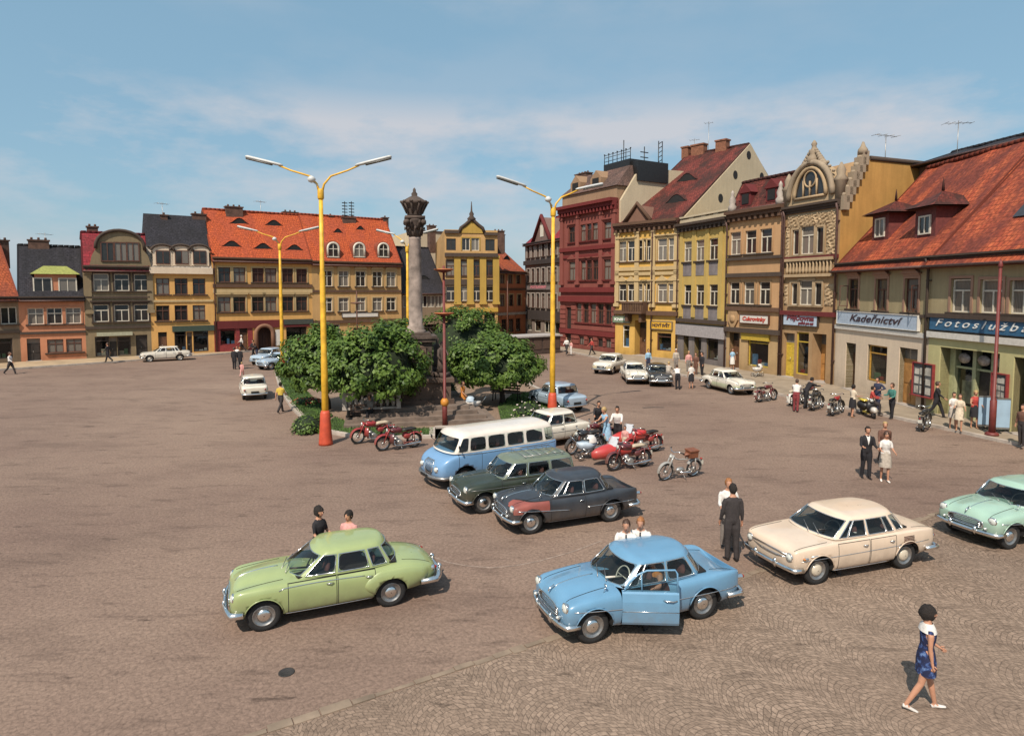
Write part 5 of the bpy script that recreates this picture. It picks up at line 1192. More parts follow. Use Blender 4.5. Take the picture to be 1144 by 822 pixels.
def make_car(P, label, A, B, cat='car', group='cars parked on the square', scale=None):
    o = assemble(P, label, cat, A, B, group, scale); wb = P['wb']; xf, xr = wb / 2 + P.get('axo', 0), -wb / 2 + P.get('axo', 0)
    pm = P['paint']; pm2 = P.get('paint2', pm); proof = P.get('proof', pm)
    body = cage_mesh(body_cage(P['st']), 2, [pm, DARK]); raw = body.copy(); bv = bvh_of(raw)
    if P.get('two'):       # second colour below a line (bodywork painted in two tones)
        zl = P['two']; bm = bmesh.new(); bm.from_mesh(body); bmesh.ops.bisect_plane(bm, geom=bm.verts[:] + bm.edges[:] + bm.faces[:], plane_co=(0, 0, zl[0]), plane_no=(zl[1], 0, 1)); bm.to_mesh(body); bm.free(); body.materials.clear(); [body.materials.append(m) for m in (pm, pm2, DARK)]
        for p in body.polygons: p.material_index = 1 if p.center.z + zl[1] * p.center.x < zl[0] and abs(p.center.y) > .2 else 0
    rA = P['rw'] * P.get('arch', 1.2)
    body = cut_arches(body, (xf, xr), rA, P['tr'] + .08, P['rw'] * 1.04, DARK)
    if P.get('dooropen'):
        d = P['dooropen']; body = box_cut(body, d[0], d[1], P['tr'] - .75, 2, d[2], d[3], SEATM)
    if DARK.name not in [m.name for m in body.materials if m]: body.materials.append(DARK)
    rects = P.get('panels', [])
    body, pans = split_panels(body, rects) if rects else (body, [])
    bo = link('body', body, o)
    for nm, me in pans:
        d = link(nm, me, o)
        r_ = next(r for r in rects if r[0] == nm or True)
    for (nm, x0, x1, z0, z1, sd) in rects:
        if nm != 'door': continue
        hx, hz = x0 + .13, z1 - .10
        p = side_pt(bv, hx, hz, sd, .02)
        if p and not P.get('nohandle'):
            tgt = [c for c in o.children if c.name.split('.')[0] == 'door' and c.data.polygons and abs(sum(q.center.x for q in c.data.polygons) / len(c.data.polygons) - (x0 + x1) / 2) < .2 and sum(q.center.y for q in c.data.polygons) * sd > 0]
            mb = MB(); mb.tube([(p.x - .07, p.y, p.z), (p.x, p.y + sd * .02, p.z), (p.x + .07, p.y, p.z)], [.008, .013, .01], 6); mb.build('handle', CHROME, tgt[0] if tgt else o, True)
    if P.get('gh'):
        shell, glass = greenhouse(**P['gh']); shell.materials.append(proof); link('roof', shell, o)
        for kd, me in glass.items():
            me.materials.append(P.get('glass', CARGLASS)); g = link('windscreen' if kd == 'ws' else 'rear_window' if kd == 'rw' else 'side_window', me, o)
            if P.get('chrome_frames', True):
                bm = bmesh.new(); bm.from_mesh(me); loop = [e for e in bm.edges if e.is_boundary]
                if loop:
                    v0 = loop[0].verts[0]; seq = [v0]; e = loop[0]; v = e.other_vert(v0)
                    while v != v0 and len(seq) < 400:
                        seq.append(v); e = next((q for q in v.link_edges if q.is_boundary and q is not e), None)
                        if e is None: break
                        v = e.other_vert(v)
                    pts = [q.co.copy() for q in seq][::2]; pts.append(pts[0]); mb = MB(); mb.tube(pts, P.get('fr', .012), 5, cap=False); mb.build('window_trim', P.get('trim', CHROME), g, True)
                bm.free()
        gh = P['gh']; zb = gh['zb']; xs = [c[0] for c in gh['cols']]; ymx = max(c[1] for c in gh['cols'])
        x0, x1 = min(xs), max(xs)
        mb = MB(); mb.slab([(x0 + .12, -ymx * .86), (x1 - .25, -ymx * .9), (x1 - .05, 0), (x1 - .25, ymx * .9), (x0 + .12, ymx * .86), (x0 + .02, 0)][::1], zb + .012, zb + .035); mb.build('cabin_shade_slab', DARK, o)  # near-black slab at belt height paints in the dark of the cabin
        for sx in P.get('seats', (.05, -.85)):
            for sy in (-.36, .36):
                mb = MB(); mb.tube([(sx, sy, zb - .1), (sx - .05, sy, zb + .1), (sx - .08, sy, zb + .17)], [.2, .2, .13], 10, flat=.35); bmesh.ops.scale(mb.bm, verts=mb.bm.verts, vec=(1, 1, 1)); mb.build('seat', P.get('seatm', SEATM), o, True)
        mb = MB(); mb.torus((0, 0, 0), .20, .014, 'x', 20, 6); mb.tube([(0, -.2, 0), (0, .2, 0)], .012, 5); mb.tube([(.35, 0, -.12), (0, 0, 0)], .02, 6); mb.build('steering_wheel', P.get('swm', BLACK), o, True, (P.get('swx', .42), .36, zb + .10), (0, R(-25), 0))
        wx = x1 - .1
        for sy in (.1, .55): mb = MB(); mb.tube([(x1 + .03 - sy * .12, sy * .5 + .1, zb + .07), (x1 - .10 - sy * .1, sy * .5 - .18, zb + .19)], .008, 4); mb.build('wiper', STEEL, o)
    for (x, tr, nm) in ((xf, P['tr'], 0), (xr, P['tr'], 1)):
        for s in (-1, 1): wheel(o, x, s * tr, P['rw'], P.get('ww', .16), P.get('hub', CHROME), P.get('rimm'))
    if P.get('lips', True):
        for x in (xf, xr):
            for s in (-1, 1):
                pts = [side_pt(bv, x + rA * math.cos(a), P['rw'] * 1.04 + rA * math.sin(a), s, .004) for a in [PI * k / 18 for k in range(1, 18)]]; pts = [p for p in pts if p]
                if len(pts) > 4: mb = MB(); mb.tube(pts, .014, 5); mb.build('arch_trim', P.get('liptrim', pm), o, True)
    for (pts, r_, mat) in P.get('strips', []):
        for s in (-1, 1):
            q = strip_on(bv, pts, r_, s)
            if len(q) > 1: mb = MB(); mb.tube(q, r_, 5); mb.build('side_trim', mat, o, True)
    for (y, xa, xb, r_, mat, nm) in P.get('topstrips', []):
        q = [top_pt(bv, xa + (xb - xa) * k / 10, y, r_ * .4) for k in range(11)]; q = [p for p in q if p]; mb = MB(); mb.tube(q, r_, 5); mb.build(nm, mat, o, True)
    for b in P.get('bumpers', []): bumper(o, **b)
    for l in P.get('lamps', []): lamp(o, *l[:1], *l[1:3], **(l[3] if len(l) > 3 else {}))
    for fn in P.get('extra', []): fn(o, bv)
    k, x0 = P.get('fk', .62), xf + .37      # nose length
    for c in o.children_recursive:
        if c.type == 'MESH' and c.location.length < 1e-6 and c.parent.location.length * (c.parent is not o) < 1e-6 and not c.data.get('nosed'):
            for v in c.data.vertices:
                if v.co.x > x0: v.co.x = x0 + (v.co.x - x0) * k
            c.data['nosed'] = 1; c.data.update()
    return o
def grille_ellipse(x, z, w, h, bars=5, tilt=0.0, mat=CHROME, vert=False):
    def f(o, bv):
        def fx(y, zz):
            hh = bv.ray_cast(Vector((4, y, zz)), Vector((-1, 0, 0))); return hh[0].x if hh[0] else x
        mb = MB(); n = 28; pts = []
        for k in range(n + 1):
            a = 2 * PI * k / n; ca, sa = math.cos(a), math.sin(a); e = .55
            y = w * math.copysign(abs(ca) ** e, ca); zz = z + h * math.copysign(abs(sa) ** e, sa); pts.append((fx(y * .97, zz) + .012, y, zz))
        mb.tube(pts, .02, 6, cap=False); g = mb.build('grille', mat, o, True)
        mb = MB(); mb.face([(p[0] - .006, p[1], p[2]) for p in pts[:-1]]); bmesh.ops.triangulate(mb.bm, faces=mb.bm.faces[:]); mb.build('grille_opening', DARK, g)
        mb = MB()
        if vert:
            for k in range(bars): y = w * .92 * ((k + .5) / bars * 2 - 1); mb.tube([(fx(y, z + h * t) + .012, y, z + h * t) for t in (-.85, -.3, .3, .85)], .011, 4)
        else:
            for k in range(bars): zz = z + h * ((k + .5) / bars * 2 - 1) * .85; mb.tube([(fx(w * t, zz) + .012, w * t, zz) for t in (-.92, -.6, -.2, .2, .6, .92)], .011, 4)
        mb.build('grille_bars', mat, g)
    return f
# ---- saloon with pontoon wings (light green)
def pontoon(pm):
    st = [(-2.27, .44, .44, .64, .66), (-2.17, .62, .36, .74, .78), (-1.9, .72, .30, .84, .92), (-1.5, .765, .27, .90, .97, {'vz': .95}), (-1.1, .785, .25, .91, .98), (-.6, .785, .24, .915, .95), (.1, .785, .24, .92, .95), (.62, .785, .24, .925, 1.0), (.95, .78, .25, .93, 1.02, {'vz': .93}), (1.4, .765, .26, .92, .99, {'vz': .87}), (1.72, .74, .28, .90, .90, {'vz': .80}), (1.90, .69, .32, .82, .76), (1.99, .52, .42, .66, .64)]
    cols = [(.84, 0, .22, 0), (.80, .34, .20, .30), (.60, .60, .08, .50), (.50, .665, .03, .54), (-.10, .70, -.16, .565), (-.17, .70, -.21, .565), (-.80, .69, -.70, .55), (-.87, .685, -.76, .545), (-1.18, .63, -.98, .50), (-1.26, .60, -1.04, .46), (-1.44, .34, -1.18, .28), (-1.48, 0, -1.22, 0)]
    seg = ['ws', 'ws', 'p', 's1', 'p', 's2', 'p', 's3', 'p', 'rw', 'rw']
    def x(o, bv):
        # rear wing swelling over the rear wheel and chrome moulding
        for s in (-1, 1):
            mb = MB(); q = strip_on(bv, [(.95 + .0, .80)] + [(1.0 - k * .14, .83 + .02 * math.sin(k * .3)) for k in range(1, 13)], .012, s); mb.tube(q, .010, 5); mb.build('side_trim', CHROME, o, True)
            rg = []; mb = MB()
            for k in range(25):
                t = .5 - .5 * math.cos(PI * k / 24); xx = -.66 - 1.46 * t
                hh = .27 * min(1, (t / .22)) ** .5 if t < .22 else .27 * (1 - max(0, (t - .45) / .55) ** 2.2 * .75)
                zc = .585 + .05 * max(0, t - .4)
                c = side_pt(bv, xx, .60, s, -.045)
                if c is None: continue
                rg.append(mb.ring((xx, c.y, zc), (0, 0, 1), (0, 1, 0), max(hh, .02), .075 * min(1, t / .08 + .05) ** .5 * min(1, (1 - t) / .15 + .1) + .008, 20))
            mb.skin(rg, True)
            me = cut_arches(mb.mesh('rear_wing', [pm]), (-1.225,), .335, .70, .335, DARK); link('rear_wing', smooth(me), o)
        mb = MB(); mb.tube([(1.93, -.34, .50), (1.98, -.2, .5), (2.0, 0, .5), (1.98, .2, .5), (1.93, .34, .50)], .015, 6); mb.build('grille_bar', CHROME, o)
        plate(o, 2.03, .36)
    return dict(name='parked_car', wb=2.45, tr=.63, rw=.315, st=st, paint=pm, arch=1.12, axo=.0,
        gh=dict(cols=cols, seg=seg, zb=.925, zr=1.355, roofz=1.455, belt=.10, top=.12, crz=.36), swx=.35,
        panels=[('door', -.13, .78, .31, .90, 1), ('door', -.13, .78, .31, .90, -1), ('door', -.90, -.16, .31, .90, 1), ('door', -.90, -.16, .31, .90, -1)],
        topstrips=[(0, .92, 1.8, .012, CHROME, 'bonnet_strip'), (.54, .86, 1.75, .006, DARK, 'bonnet_seam'), (-.54, .86, 1.75, .006, DARK, 'bonnet_seam'), (.5, -1.5, -2.1, .006, DARK, 'boot_seam'), (-.5, -1.5, -2.1, .006, DARK, 'boot_seam')], strips=[([(-.85 + .14 * k, .285) for k in range(13)], .010, CHROME)],
        bumpers=[dict(name='front_bumper', xs=2.10, z=.43, half=.72, curve=.16, r=.075, guards=(-.28, .28)), dict(name='rear_bumper', xs=-2.36, z=.45, half=.70, curve=.16, r=.07, guards=(-.28, .28))],
        lamps=[('headlight', (1.86, .575, .72), .095), ('headlight', (1.86, -.575, .72), .095), ('tail_lamp', (-2.16, .56, .66), .05, dict(d=(-1, 0, 0), lens=RED_LENS)), ('tail_lamp', (-2.16, -.56, .66), .05, dict(d=(-1, 0, 0), lens=RED_LENS))],
        extra=[grille_ellipse(1.95, .60, .46, .11, 4), x])
# ---- two door finned saloon with rounded bonnet
def finned(pm, wing=None, chrome=CHROME, openbonnet=False, fine=True):
    fin = {'sh': .97, 'vi': .72}
    st = [(-2.10, .60, .40, .86, .68, {**fin, 'vz': .70}), (-2.02, .72, .32, .955, .80, {**fin, 'vz': .82}), (-1.70, .775, .27, .95, .88, {**fin, 'vz': .89}), (-1.30, .795, .25, .925, .93, {'vz': .935}), (-.8, .80, .235, .915, .93), (-.2, .80, .235, .915, .93), (.45, .80, .235, .92, .96), (.80, .795, .24, .92, 1.0, {'vz': .955}), (1.2, .785, .25, .90, .985, {'vz': .90, 'vi': .56}), (1.60, .765, .26, .86, .92, {'vz': .82, 'vi': .56}), (1.80, .73, .30, .80, .80, {'vz': .73}), (1.90, .62, .38, .66, .64)]
    cols = [(.80, 0, .30, 0), (.76, .34, .28, .30), (.58, .61, .16, .51), (.48, .675, .10, .55), (.30, .685, .04, .56), (.265, .685, .02, .56), (-.32, .705, -.34, .58), (-.38, .705, -.39, .58), (-1.02, .66, -.80, .53), (-1.12, .62, -.90, .50), (-1.38, .36, -1.10, .30), (-1.43, 0, -1.13, 0)]
    seg = ['ws', 'ws', 'p', 's0', 'p', 's1', 'p', 's3', 'p', 'rw', 'rw']
    def x(o, bv):
        plate(o, 2.02, .36, .5, .11)
        mb = MB(); mb.tube([(1.90, 0, .80), (1.86, 0, .845), (1.70, 0, .915)], [.012, .022, .01], 6); mb.build('bonnet_ornament', CHROME, o, True)
        for s in (-1, 1):
            p = top_pt(bv, .95, s * .62, .0); 
            if p and s > 0: mb = MB(); mb.tube([p, p + Vector((-.02, .03, .10))], .008, 5); mb.ball(p + Vector((-.02, .03, .14)), .05, 8, sc=(.35, 1, .8)); mb.build('wing_mirror', CHROME, o, True)
    P = dict(name='parked_car', wb=2.39, tr=.625, rw=.325, st=st, paint=pm, arch=1.16, axo=.0,
        gh=dict(cols=cols, seg=seg, zb=.925, zr=1.335, roofz=1.43, belt=.09, top=.10, crz=.36), swx=.40, seats=(-.05, -.80),
        panels=[('door', -.36, .66, .31, .90, 1), ('door', -.36, .66, .31, .90, -1)],
        topstrips=[(0, .85, 1.72, .010, CHROME, 'bonnet_strip'), (.50, .84, 1.7, .006, DARK, 'bonnet_seam'), (-.50, .84, 1.7, .006, DARK, 'bonnet_seam'), (.5, -1.46, -2.0, .006, DARK, 'boot_seam'), (-.5, -1.46, -2.0, .006, DARK, 'boot_seam')], strips=[([(1.62 - .14 * k, .70 - .012 * k) for k in range(12)], .012, CHROME), ([(-.4 - .13 * k, .585) for k in range(13)], .010, CHROME), ([(-.85 + .13 * k, .275) for k in range(13)], .010, STEEL)],
        bumpers=[dict(name='front_bumper', xs=2.02, z=.42, half=.74, curve=.17, r=.055, guards=(-.3, .3), mat=chrome), dict(name='rear_bumper', xs=-2.20, z=.44, half=.74, curve=.14, r=.055, guards=(-.3, .3), mat=chrome)],
        lamps=[('headlight', (1.80, .60, .73), .095), ('headlight', (1.80, -.60, .73), .095), ('side_lamp', (1.93, .50, .53), .035), ('side_lamp', (1.93, -.50, .53), .035), ('tail_lamp', (-2.11, .64, .72), .05, dict(d=(-1, 0, 0), lens=RED_LENS)), ('tail_lamp', (-2.11, -.64, .72), .05, dict(d=(-1, 0, 0), lens=RED_LENS))],
        extra=[grille_ellipse(1.9, .585, .42, .10, 4), x], liptrim=pm)
    if wing:
        P['panels'] = P['panels'] + [('front_wing', .70, 1.80, .60, .89, 1)]
    return P
# ---- four door rear engined saloon (cream)
def saloon(pm):
    fl = {'sh': .96, 'vi': .70, 'cr': {5: .5}}
    st = [(-2.12, .66, .40, .78, .80, fl), (-2.06, .745, .32, .875, .90, fl), (-1.6, .79, .26, .905, .935, fl), (-1.1, .805, .235, .91, .95, fl), (-.5, .81, .225, .91, .94, fl), (.1, .81, .225, .905, .94, fl), (.75, .805, .225, .895, .93, fl), (1.3, .795, .24, .865, .895, fl), (1.8, .78, .27, .825, .85, fl), (1.96, .735, .32, .785, .80, fl), (2.02, .66, .42, .70, .70, fl)]
    cols = [(.90, 0, .36, 0), (.87, .36, .34, .32), (.76, .64, .26, .53), (.66, .705, .20, .57), (.46, .71, .15, .58), (.42, .71, .13, .58), (-.08, .725, -.10, .60), (-.15, .725, -.15, .60), (-.66, .72, -.56, .595), (-.69, .72, -.58, .595), (-.88, .71, -.72, .585), (-.97, .70, -.79, .58), (-1.20, .665, -.93, .54), (-1.28, .62, -.99, .50), (-1.44, .36, -1.12, .3), (-1.47, 0, -1.14, 0)]
    seg = ['ws', 'ws', 'p', 's0', 'p', 's1', 'p', 's2', 'p', 's4', 'p', 's3', 'p', 'rw', 'rw']
    def x(o, bv):
        plate(o, 2.10, .36, .5, .11)
        for s in (-1, 1):    # louvres behind the rear wheel shoulder
            mb = MB()
            for k in range(6):
                q = strip_on(bv, [(-1.08, .80 - k * .032), (-1.24, .80 - k * .032), (-1.38, .795 - k * .032)], .011, s); mb.tube(q, .010, 5)
            mb.build('air_louvre', BROWNP, o)
            mb = MB(); q = strip_on(bv, [(1.44, .68), (1.25, .685), (1.1, .69)], .008, s); mb.tube(q, [.016, .010, .004], 5); mb.build('wing_emblem', CHROME, o)
        mb = MB(); mb.tube([(2.0, -.5, .62), (2.05, -.25, .60), (2.065, 0, .60), (2.05, .25, .60), (2.0, .5, .62)], [.015] * 5, 5); mb.build('nose_trim', CHROME, o, True)
        mb = MB(); mb.tube([(2.045, -.6, .70), (2.045, .6, .70)], .012, 5); mb.build('nose_trim', CHROME, o, True)
    return dict(name='parked_car', wb=2.40, tr=.64, rw=.315, st=st, paint=pm, arch=1.14, axo=-.02, fk=.6,
        gh=dict(cols=cols, seg=seg, zb=.92, zr=1.30, roofz=1.385, belt=.09, top=.10, crz=.45, inset=.9), swx=.48, seats=(.05, -.75), hub=M('cream hubcap', (.55, .48, .38), .3, .1, coat=.5),
        panels=[('door', -.12, .72, .30, .87, 1), ('door', -.12, .72, .30, .87, -1), ('door', -.86, -.15, .30, .87, 1), ('door', -.86, -.15, .30, .87, -1)],
        topstrips=[(.66, .92, 1.9, .006, DARK, 'bonnet_seam'), (-.66, .92, 1.9, .006, DARK, 'bonnet_seam'), (.6, -1.5, -2.05, .006, DARK, 'engine_lid_seam'), (-.6, -1.5, -2.05, .006, DARK, 'engine_lid_seam')], strips=[([(1.75 - .2 * k, .60 + .002 * k) for k in range(19)], .007, CHROME), ([(-.78 + .14 * k, .262) for k in range(12)], .014, CHROME)],
        bumpers=[dict(name='front_bumper', xs=2.14, z=.42, half=.77, curve=.10, r=.055, guards=(-.3, .3)), dict(name='rear_bumper', xs=-2.20, z=.44, half=.76, curve=.10, r=.055, guards=(-.3, .3))],
        lamps=[('headlight', (2.0, .60, .655), .085), ('headlight', (2.0, -.60, .655), .085), ('tail_lamp', (-2.10, .62, .66), .055, dict(d=(-1, 0, 0), lens=RED_LENS)), ('tail_lamp', (-2.10, -.62, .66), .055, dict(d=(-1, 0, 0), lens=RED_LENS)), ('indicator', (1.62, .80, .66), .03, dict(lens=AMBER)), ('indicator', (1.62, -.80, .66), .03, dict(lens=AMBER))], extra=[x])
# ---- estate (dark green)
def estate(pm, pl):
    st = [(-1.98, .66, .40, .86, .88), (-1.90, .74, .30, .92, .93), (-1.3, .775, .25, .93, .94), (-.6, .78, .24, .93, .94), (.2, .78, .24, .93, .95), (.72, .78, .24, .93, 1.0), (1.2, .77, .25, .91, .985, {'vz': .90, 'vi': .56}), (1.6, .75, .27, .88, .93, {'vz': .84, 'vi': .56}), (1.82, .70, .31, .80, .80, {'vz': .74}), (1.92, .58, .40, .66, .62)]
    cols = [(.74, 0, .30, 0), (.71, .34, .28, .31), (.60, .62, .20, .54), (.51, .68, .14, .58), (-.12, .695, -.18, .60), (-.19, .695, -.24, .60), (-.90, .69, -.86, .60), (-.98, .69, -.94, .60), (-1.66, .67, -1.60, .58), (-1.76, .62, -1.68, .54), (-1.84, .36, -1.76, .32), (-1.86, 0, -1.77, 0)]
    seg = ['ws', 'ws', 'p', 's1', 'p', 's2', 'p', 's3', 'p', 'rw', 'rw']
    def x(o, bv):
        plate(o, 1.99, .35)
        mb = MB()
        for s in (-1, 1):
            mb.tube([(-.1, s * .5, 1.50), (-1.5, s * .5, 1.50)], .012, 5)
            for xx in (-.2, -1.4): mb.tube([(xx, s * .5, 1.44), (xx, s * .5, 1.50)], .012, 5)
        for k in range(6): mb.tube([(-.2 - k * .25, -.5, 1.50), (-.2 - k * .25, .5, 1.50)], .010, 4)
        mb.build('roof_rack', STEEL, o)
    return dict(name='parked_car', wb=2.37, tr=.61, rw=.32, st=st, paint=pm, arch=1.14, proof=pl, two=None,
        gh=dict(cols=cols, seg=seg, zb=.935, zr=1.38, roofz=1.475, belt=.09, top=.10, crz=.38), swx=.40, seats=(.0, -.7), hub=CHROME,
        panels=[('door', -.15, .66, .31, .90, 1), ('door', -.15, .66, .31, .90, -1), ('door', -.92, -.18, .31, .90, 1), ('door', -.92, -.18, .31, .90, -1)],
        strips=[([(1.6 - .2 * k, .74 + .0 * k) for k in range(17)], .008, STEEL)],
        bumpers=[dict(name='front_bumper', xs=2.02, z=.40, half=.72, curve=.14, r=.06, guards=(-.3, .3)), dict(name='rear_bumper', xs=-2.08, z=.42, half=.72, curve=.10, r=.05)],
        lamps=[('headlight', (1.79, .58, .74), .105), ('headlight', (1.79, -.58, .74), .105), ('tail_lamp', (-1.98, .62, .66), .05, dict(d=(-1, 0, 0), lens=RED_LENS)), ('tail_lamp', (-1.98, -.62, .66), .05, dict(d=(-1, 0, 0), lens=RED_LENS))],
        extra=[grille_ellipse(1.9, .58, .40, .09, 3), x])
# ---- small boxy two-stroke saloon (white)
def small(pm, low=None):
    fl = {'sh': .97, 'vi': .72}
    st = [(-1.68, .58, .42, .74, .78, fl), (-1.60, .70, .34, .84, .86, fl), (-1.2, .745, .27, .88, .90, fl), (-.6, .75, .25, .89, .91), (.1, .75, .25, .89, .92), (.62, .75, .25, .89, .95), (1.05, .745, .26, .875, .92), (1.45, .72, .29, .83, .85), (1.60, .66, .33, .74, .73), (1.68, .54, .42, .62, .60)]
    cols = [(.66, 0, .34, 0), (.63, .34, .32, .31), (.55, .60, .26, .54), (.46, .655, .20, .57), (-.22, .67, -.24, .59), (-.29, .67, -.29, .59), (-.88, .65, -.74, .57), (-.98, .60, -.83, .53), (-1.06, .34, -.92, .30), (-1.08, 0, -.94, 0)]
    seg = ['ws', 'ws', 'p', 's1', 'p', 's2', 'p', 'rw', 'rw']
    def x(o, bv): plate(o, 1.74, .36, .42); plate(o, -1.71, .52, .42)
    return dict(name='parked_car', wb=2.02, tr=.58, rw=.28, st=st, paint=pm, paint2=low or pm, arch=1.15,
        gh=dict(cols=cols, seg=seg, zb=.895, zr=1.32, roofz=1.40, belt=.10, top=.10, crz=.4, inset=.9), swx=.35, seats=(-.05, -.65),
        panels=[('door', -.26, .58, .32, .86, 1), ('door', -.26, .58, .32, .86, -1)], strips=[([(1.4 - .2 * k, .62) for k in range(14)], .008, STEEL)], two=(.60, 0) if low else None,
        bumpers=[dict(name='front_bumper', xs=1.77, z=.38, half=.68, curve=.12, r=.05), dict(name='rear_bumper', xs=-1.77, z=.40, half=.66, curve=.10, r=.05)],
        lamps=[('headlight', (1.58, .54, .68), .09), ('headlight', (1.58, -.54, .68), .09), ('tail_lamp', (-1.66, .55, .66), .05, dict(d=(-1, 0, 0), lens=RED_LENS)), ('tail_lamp', (-1.66, -.55, .66), .05, dict(d=(-1, 0, 0), lens=RED_LENS))], extra=[grille_ellipse(1.66, .54, .34, .08, 3), x])
PG = paint('light green car paint', (.325, .39, .165)); PB = paint('light blue car paint', (.13, .29, .45)); PC = paint('cream car paint', (.72, .565, .43))
PM = paint('pale mint car paint', (.34, .50, .40)); PGY = paint('dark blue grey car paint', (.026, .032, .042), .25, .42, .35); PW = paint('white car paint', (.72, .66, .56)); PDG = paint('dark olive green car paint', (.022, .032, .020), .2, .4, .4)
PGL = paint('grey green car paint', (.14, .17, .12), .15, .4, .4); PLB = paint('pale blue grey car paint', (.34, .43, .52)); PDK = paint('black car paint', (.02, .02, .022)); PRD = paint('faded red primer', (.26, .07, .055), .2, .6, .1)
PYW = paint('yellowish white car paint', (.60, .52, .34)); PMW = paint('greenish white car paint', (.58, .62, .42))
c = make_car(pontoon(PG), 'light green pontoon saloon standing alone in the left foreground', at(297, 705), at(436, 678))
P = finned(PB); P['panels'] = [('door', -.36, .66, .31, .90, -1)]; P['dooropen'] = (-.36, .66, .30, 1.2); P['swm'] = M('pale plastic', (.55, .5, .42), .4)
octavia = make_car(P, 'light blue two door saloon with its driver door swung open', at(663, 719), at(786, 692))
# the open door, hinged at its front edge
def open_door(o, pm):
    h = empty('door', (.66, .79, 0), R(-155), parent=o, label='light blue door swung wide open')
    h.rotation_euler = (0, 0, R(-24)); W_ = 1.02
    mb = MB(); n = 6; rg = []
    prof = [(.31, -.02), (.36, .0), (.55, .012), (.75, .0), (.90, -.03), (.93, -.06)]
    for side in (0, 1):
        pass
    a = [[Vector((-W_ * i / n, y - (.0), z)) for z, y in prof] for i in range(n + 1)]
    for i in range(n):
        for j in range(len(prof) - 1):
            mb.face([a[i][j], a[i][j + 1], a[i + 1][j + 1], a[i + 1][j]]); d_ = Vector((0, -.07, 0)); mb.face([a[i + 1][j] + d_, a[i + 1][j + 1] + d_, a[i][j + 1] + d_, a[i][j] + d_], m=1)
    d_ = Vector((0, -.07, 0))
    for i in (0, n):
        for j in range(len(prof) - 1): mb.face([a[i][j], a[i][j + 1], a[i][j + 1] + d_, a[i][j] + d_])
    for i in range(n):
        for j in (0, len(prof) - 1): mb.face([a[i][j], a[i + 1][j], a[i + 1][j] + d_, a[i][j] + d_])
    mb.build('door_panel', [pm, SEATM], h, False)
    mb = MB(); y = -.07
    fr = [(-.03, .92), (-.14, 1.08), (-.30, 1.22), (-.46, 1.29), (-.97, 1.31), (-1.01, 1.25), (-1.0, .92)]
    mb.tube([(p[0], y - (p[1] - .92) * .30, p[1]) for p in fr], .018, 6); mb.tube([(-.36, y, .92), (-.36, y - .1, 1.25)], .012, 6); mb.build('window_frame', pm, h, True)
    mb = MB(); mb.face([(p[0], y - (p[1] - .92) * .30, p[1]) for p in fr]); mb.build('pane', CARGLASS, h)
    mb = MB(); mb.tube([(-.98, .005, .80), (-.9, .035, .80), (-.78, .03, .805), (-.74, .0, .805)], .014, 6); mb.build('handle', CHROME, h, True)
    mb = MB(); mb.tube([(0, .014, .575), (-W_, .014, .575)], .009, 5); mb.build('side_trim', CHROME, h, True)
open_door(octavia, PB)
P = saloon(PC); make_car(P, 'cream four door saloon with its driver at the wheel', at(909, 654), at(1013, 635))
P = finned(PM); make_car(P, 'pale mint green saloon cut off by the right edge of the photo', at(1113, 617), at(1218, 597))
P = finned(PGY, wing=True); 
c = make_car(P, 'dark grey saloon with a faded red front wing', at(594, 597), at(683, 583))
for ch in c.children:
    if ch.name.split('.')[0] == 'front_wing': ch.data.materials.clear(); ch.data.materials.append(PRD); ch.data.materials.append(PRD); ch['label'] = 'faded red front wing'
P = estate(PDG, PGL); make_car(P, 'dark olive green estate car with a roof rack between the minibus and the grey saloon', at(541, 574), at(624, 561))
make_car(small(PW), 'white small saloon half hidden behind the blue and white minibus', at(605, 502), at(642, 496), scale=1.05)
make_car({**small(PW), 'side': 1}, 'white small saloon driving away alone on the left side of the square', at(269, 440), at(271, 447.5), scale=1.0)
make_car(saloon(PW), 'white saloon parked on the far left in front of the ochre and slate houses', at(172, 404.2), at(196, 403), scale=1.0)
P = small(PW, PYW); make_car({**P, 'side': 1}, 'white and yellowish car driving near the dark red palace', at(684, 418.5), at(698, 414.5), scale=1.1)
make_car(finned(PW), 'white saloon facing forward outside the long yellow house', at(726, 431.5), at(714, 421), scale=1.0)
P = finned(PDK); car_dark = make_car({**P}, 'black car surrounded by people outside the grey shopfront', at(752, 433.5), at(742, 424), scale=1.0)
P = pontoon(PW); P['side'] = -1; P['paint2'] = PMW; P['two'] = (.62, 0); make_car(P, 'white and pale green saloon parked facing right before the confectioner', at(817, 441), at(790, 434), scale=1.0)
make_car(small(PLB), 'pale blue saloon standing in tree shade behind the right lamp post', at(598, 454), at(622, 460.5), scale=1.08)
make_car(small(PLB), 'pale blue small car, the farther of two nosing out behind the left tree', at(299, 408), at(316, 405), scale=1.05)
make_car(finned(PLB), 'pale grey blue saloon, the nearer of two nosing out behind the left tree', at(306, 413), at(328, 410.5), scale=.97)
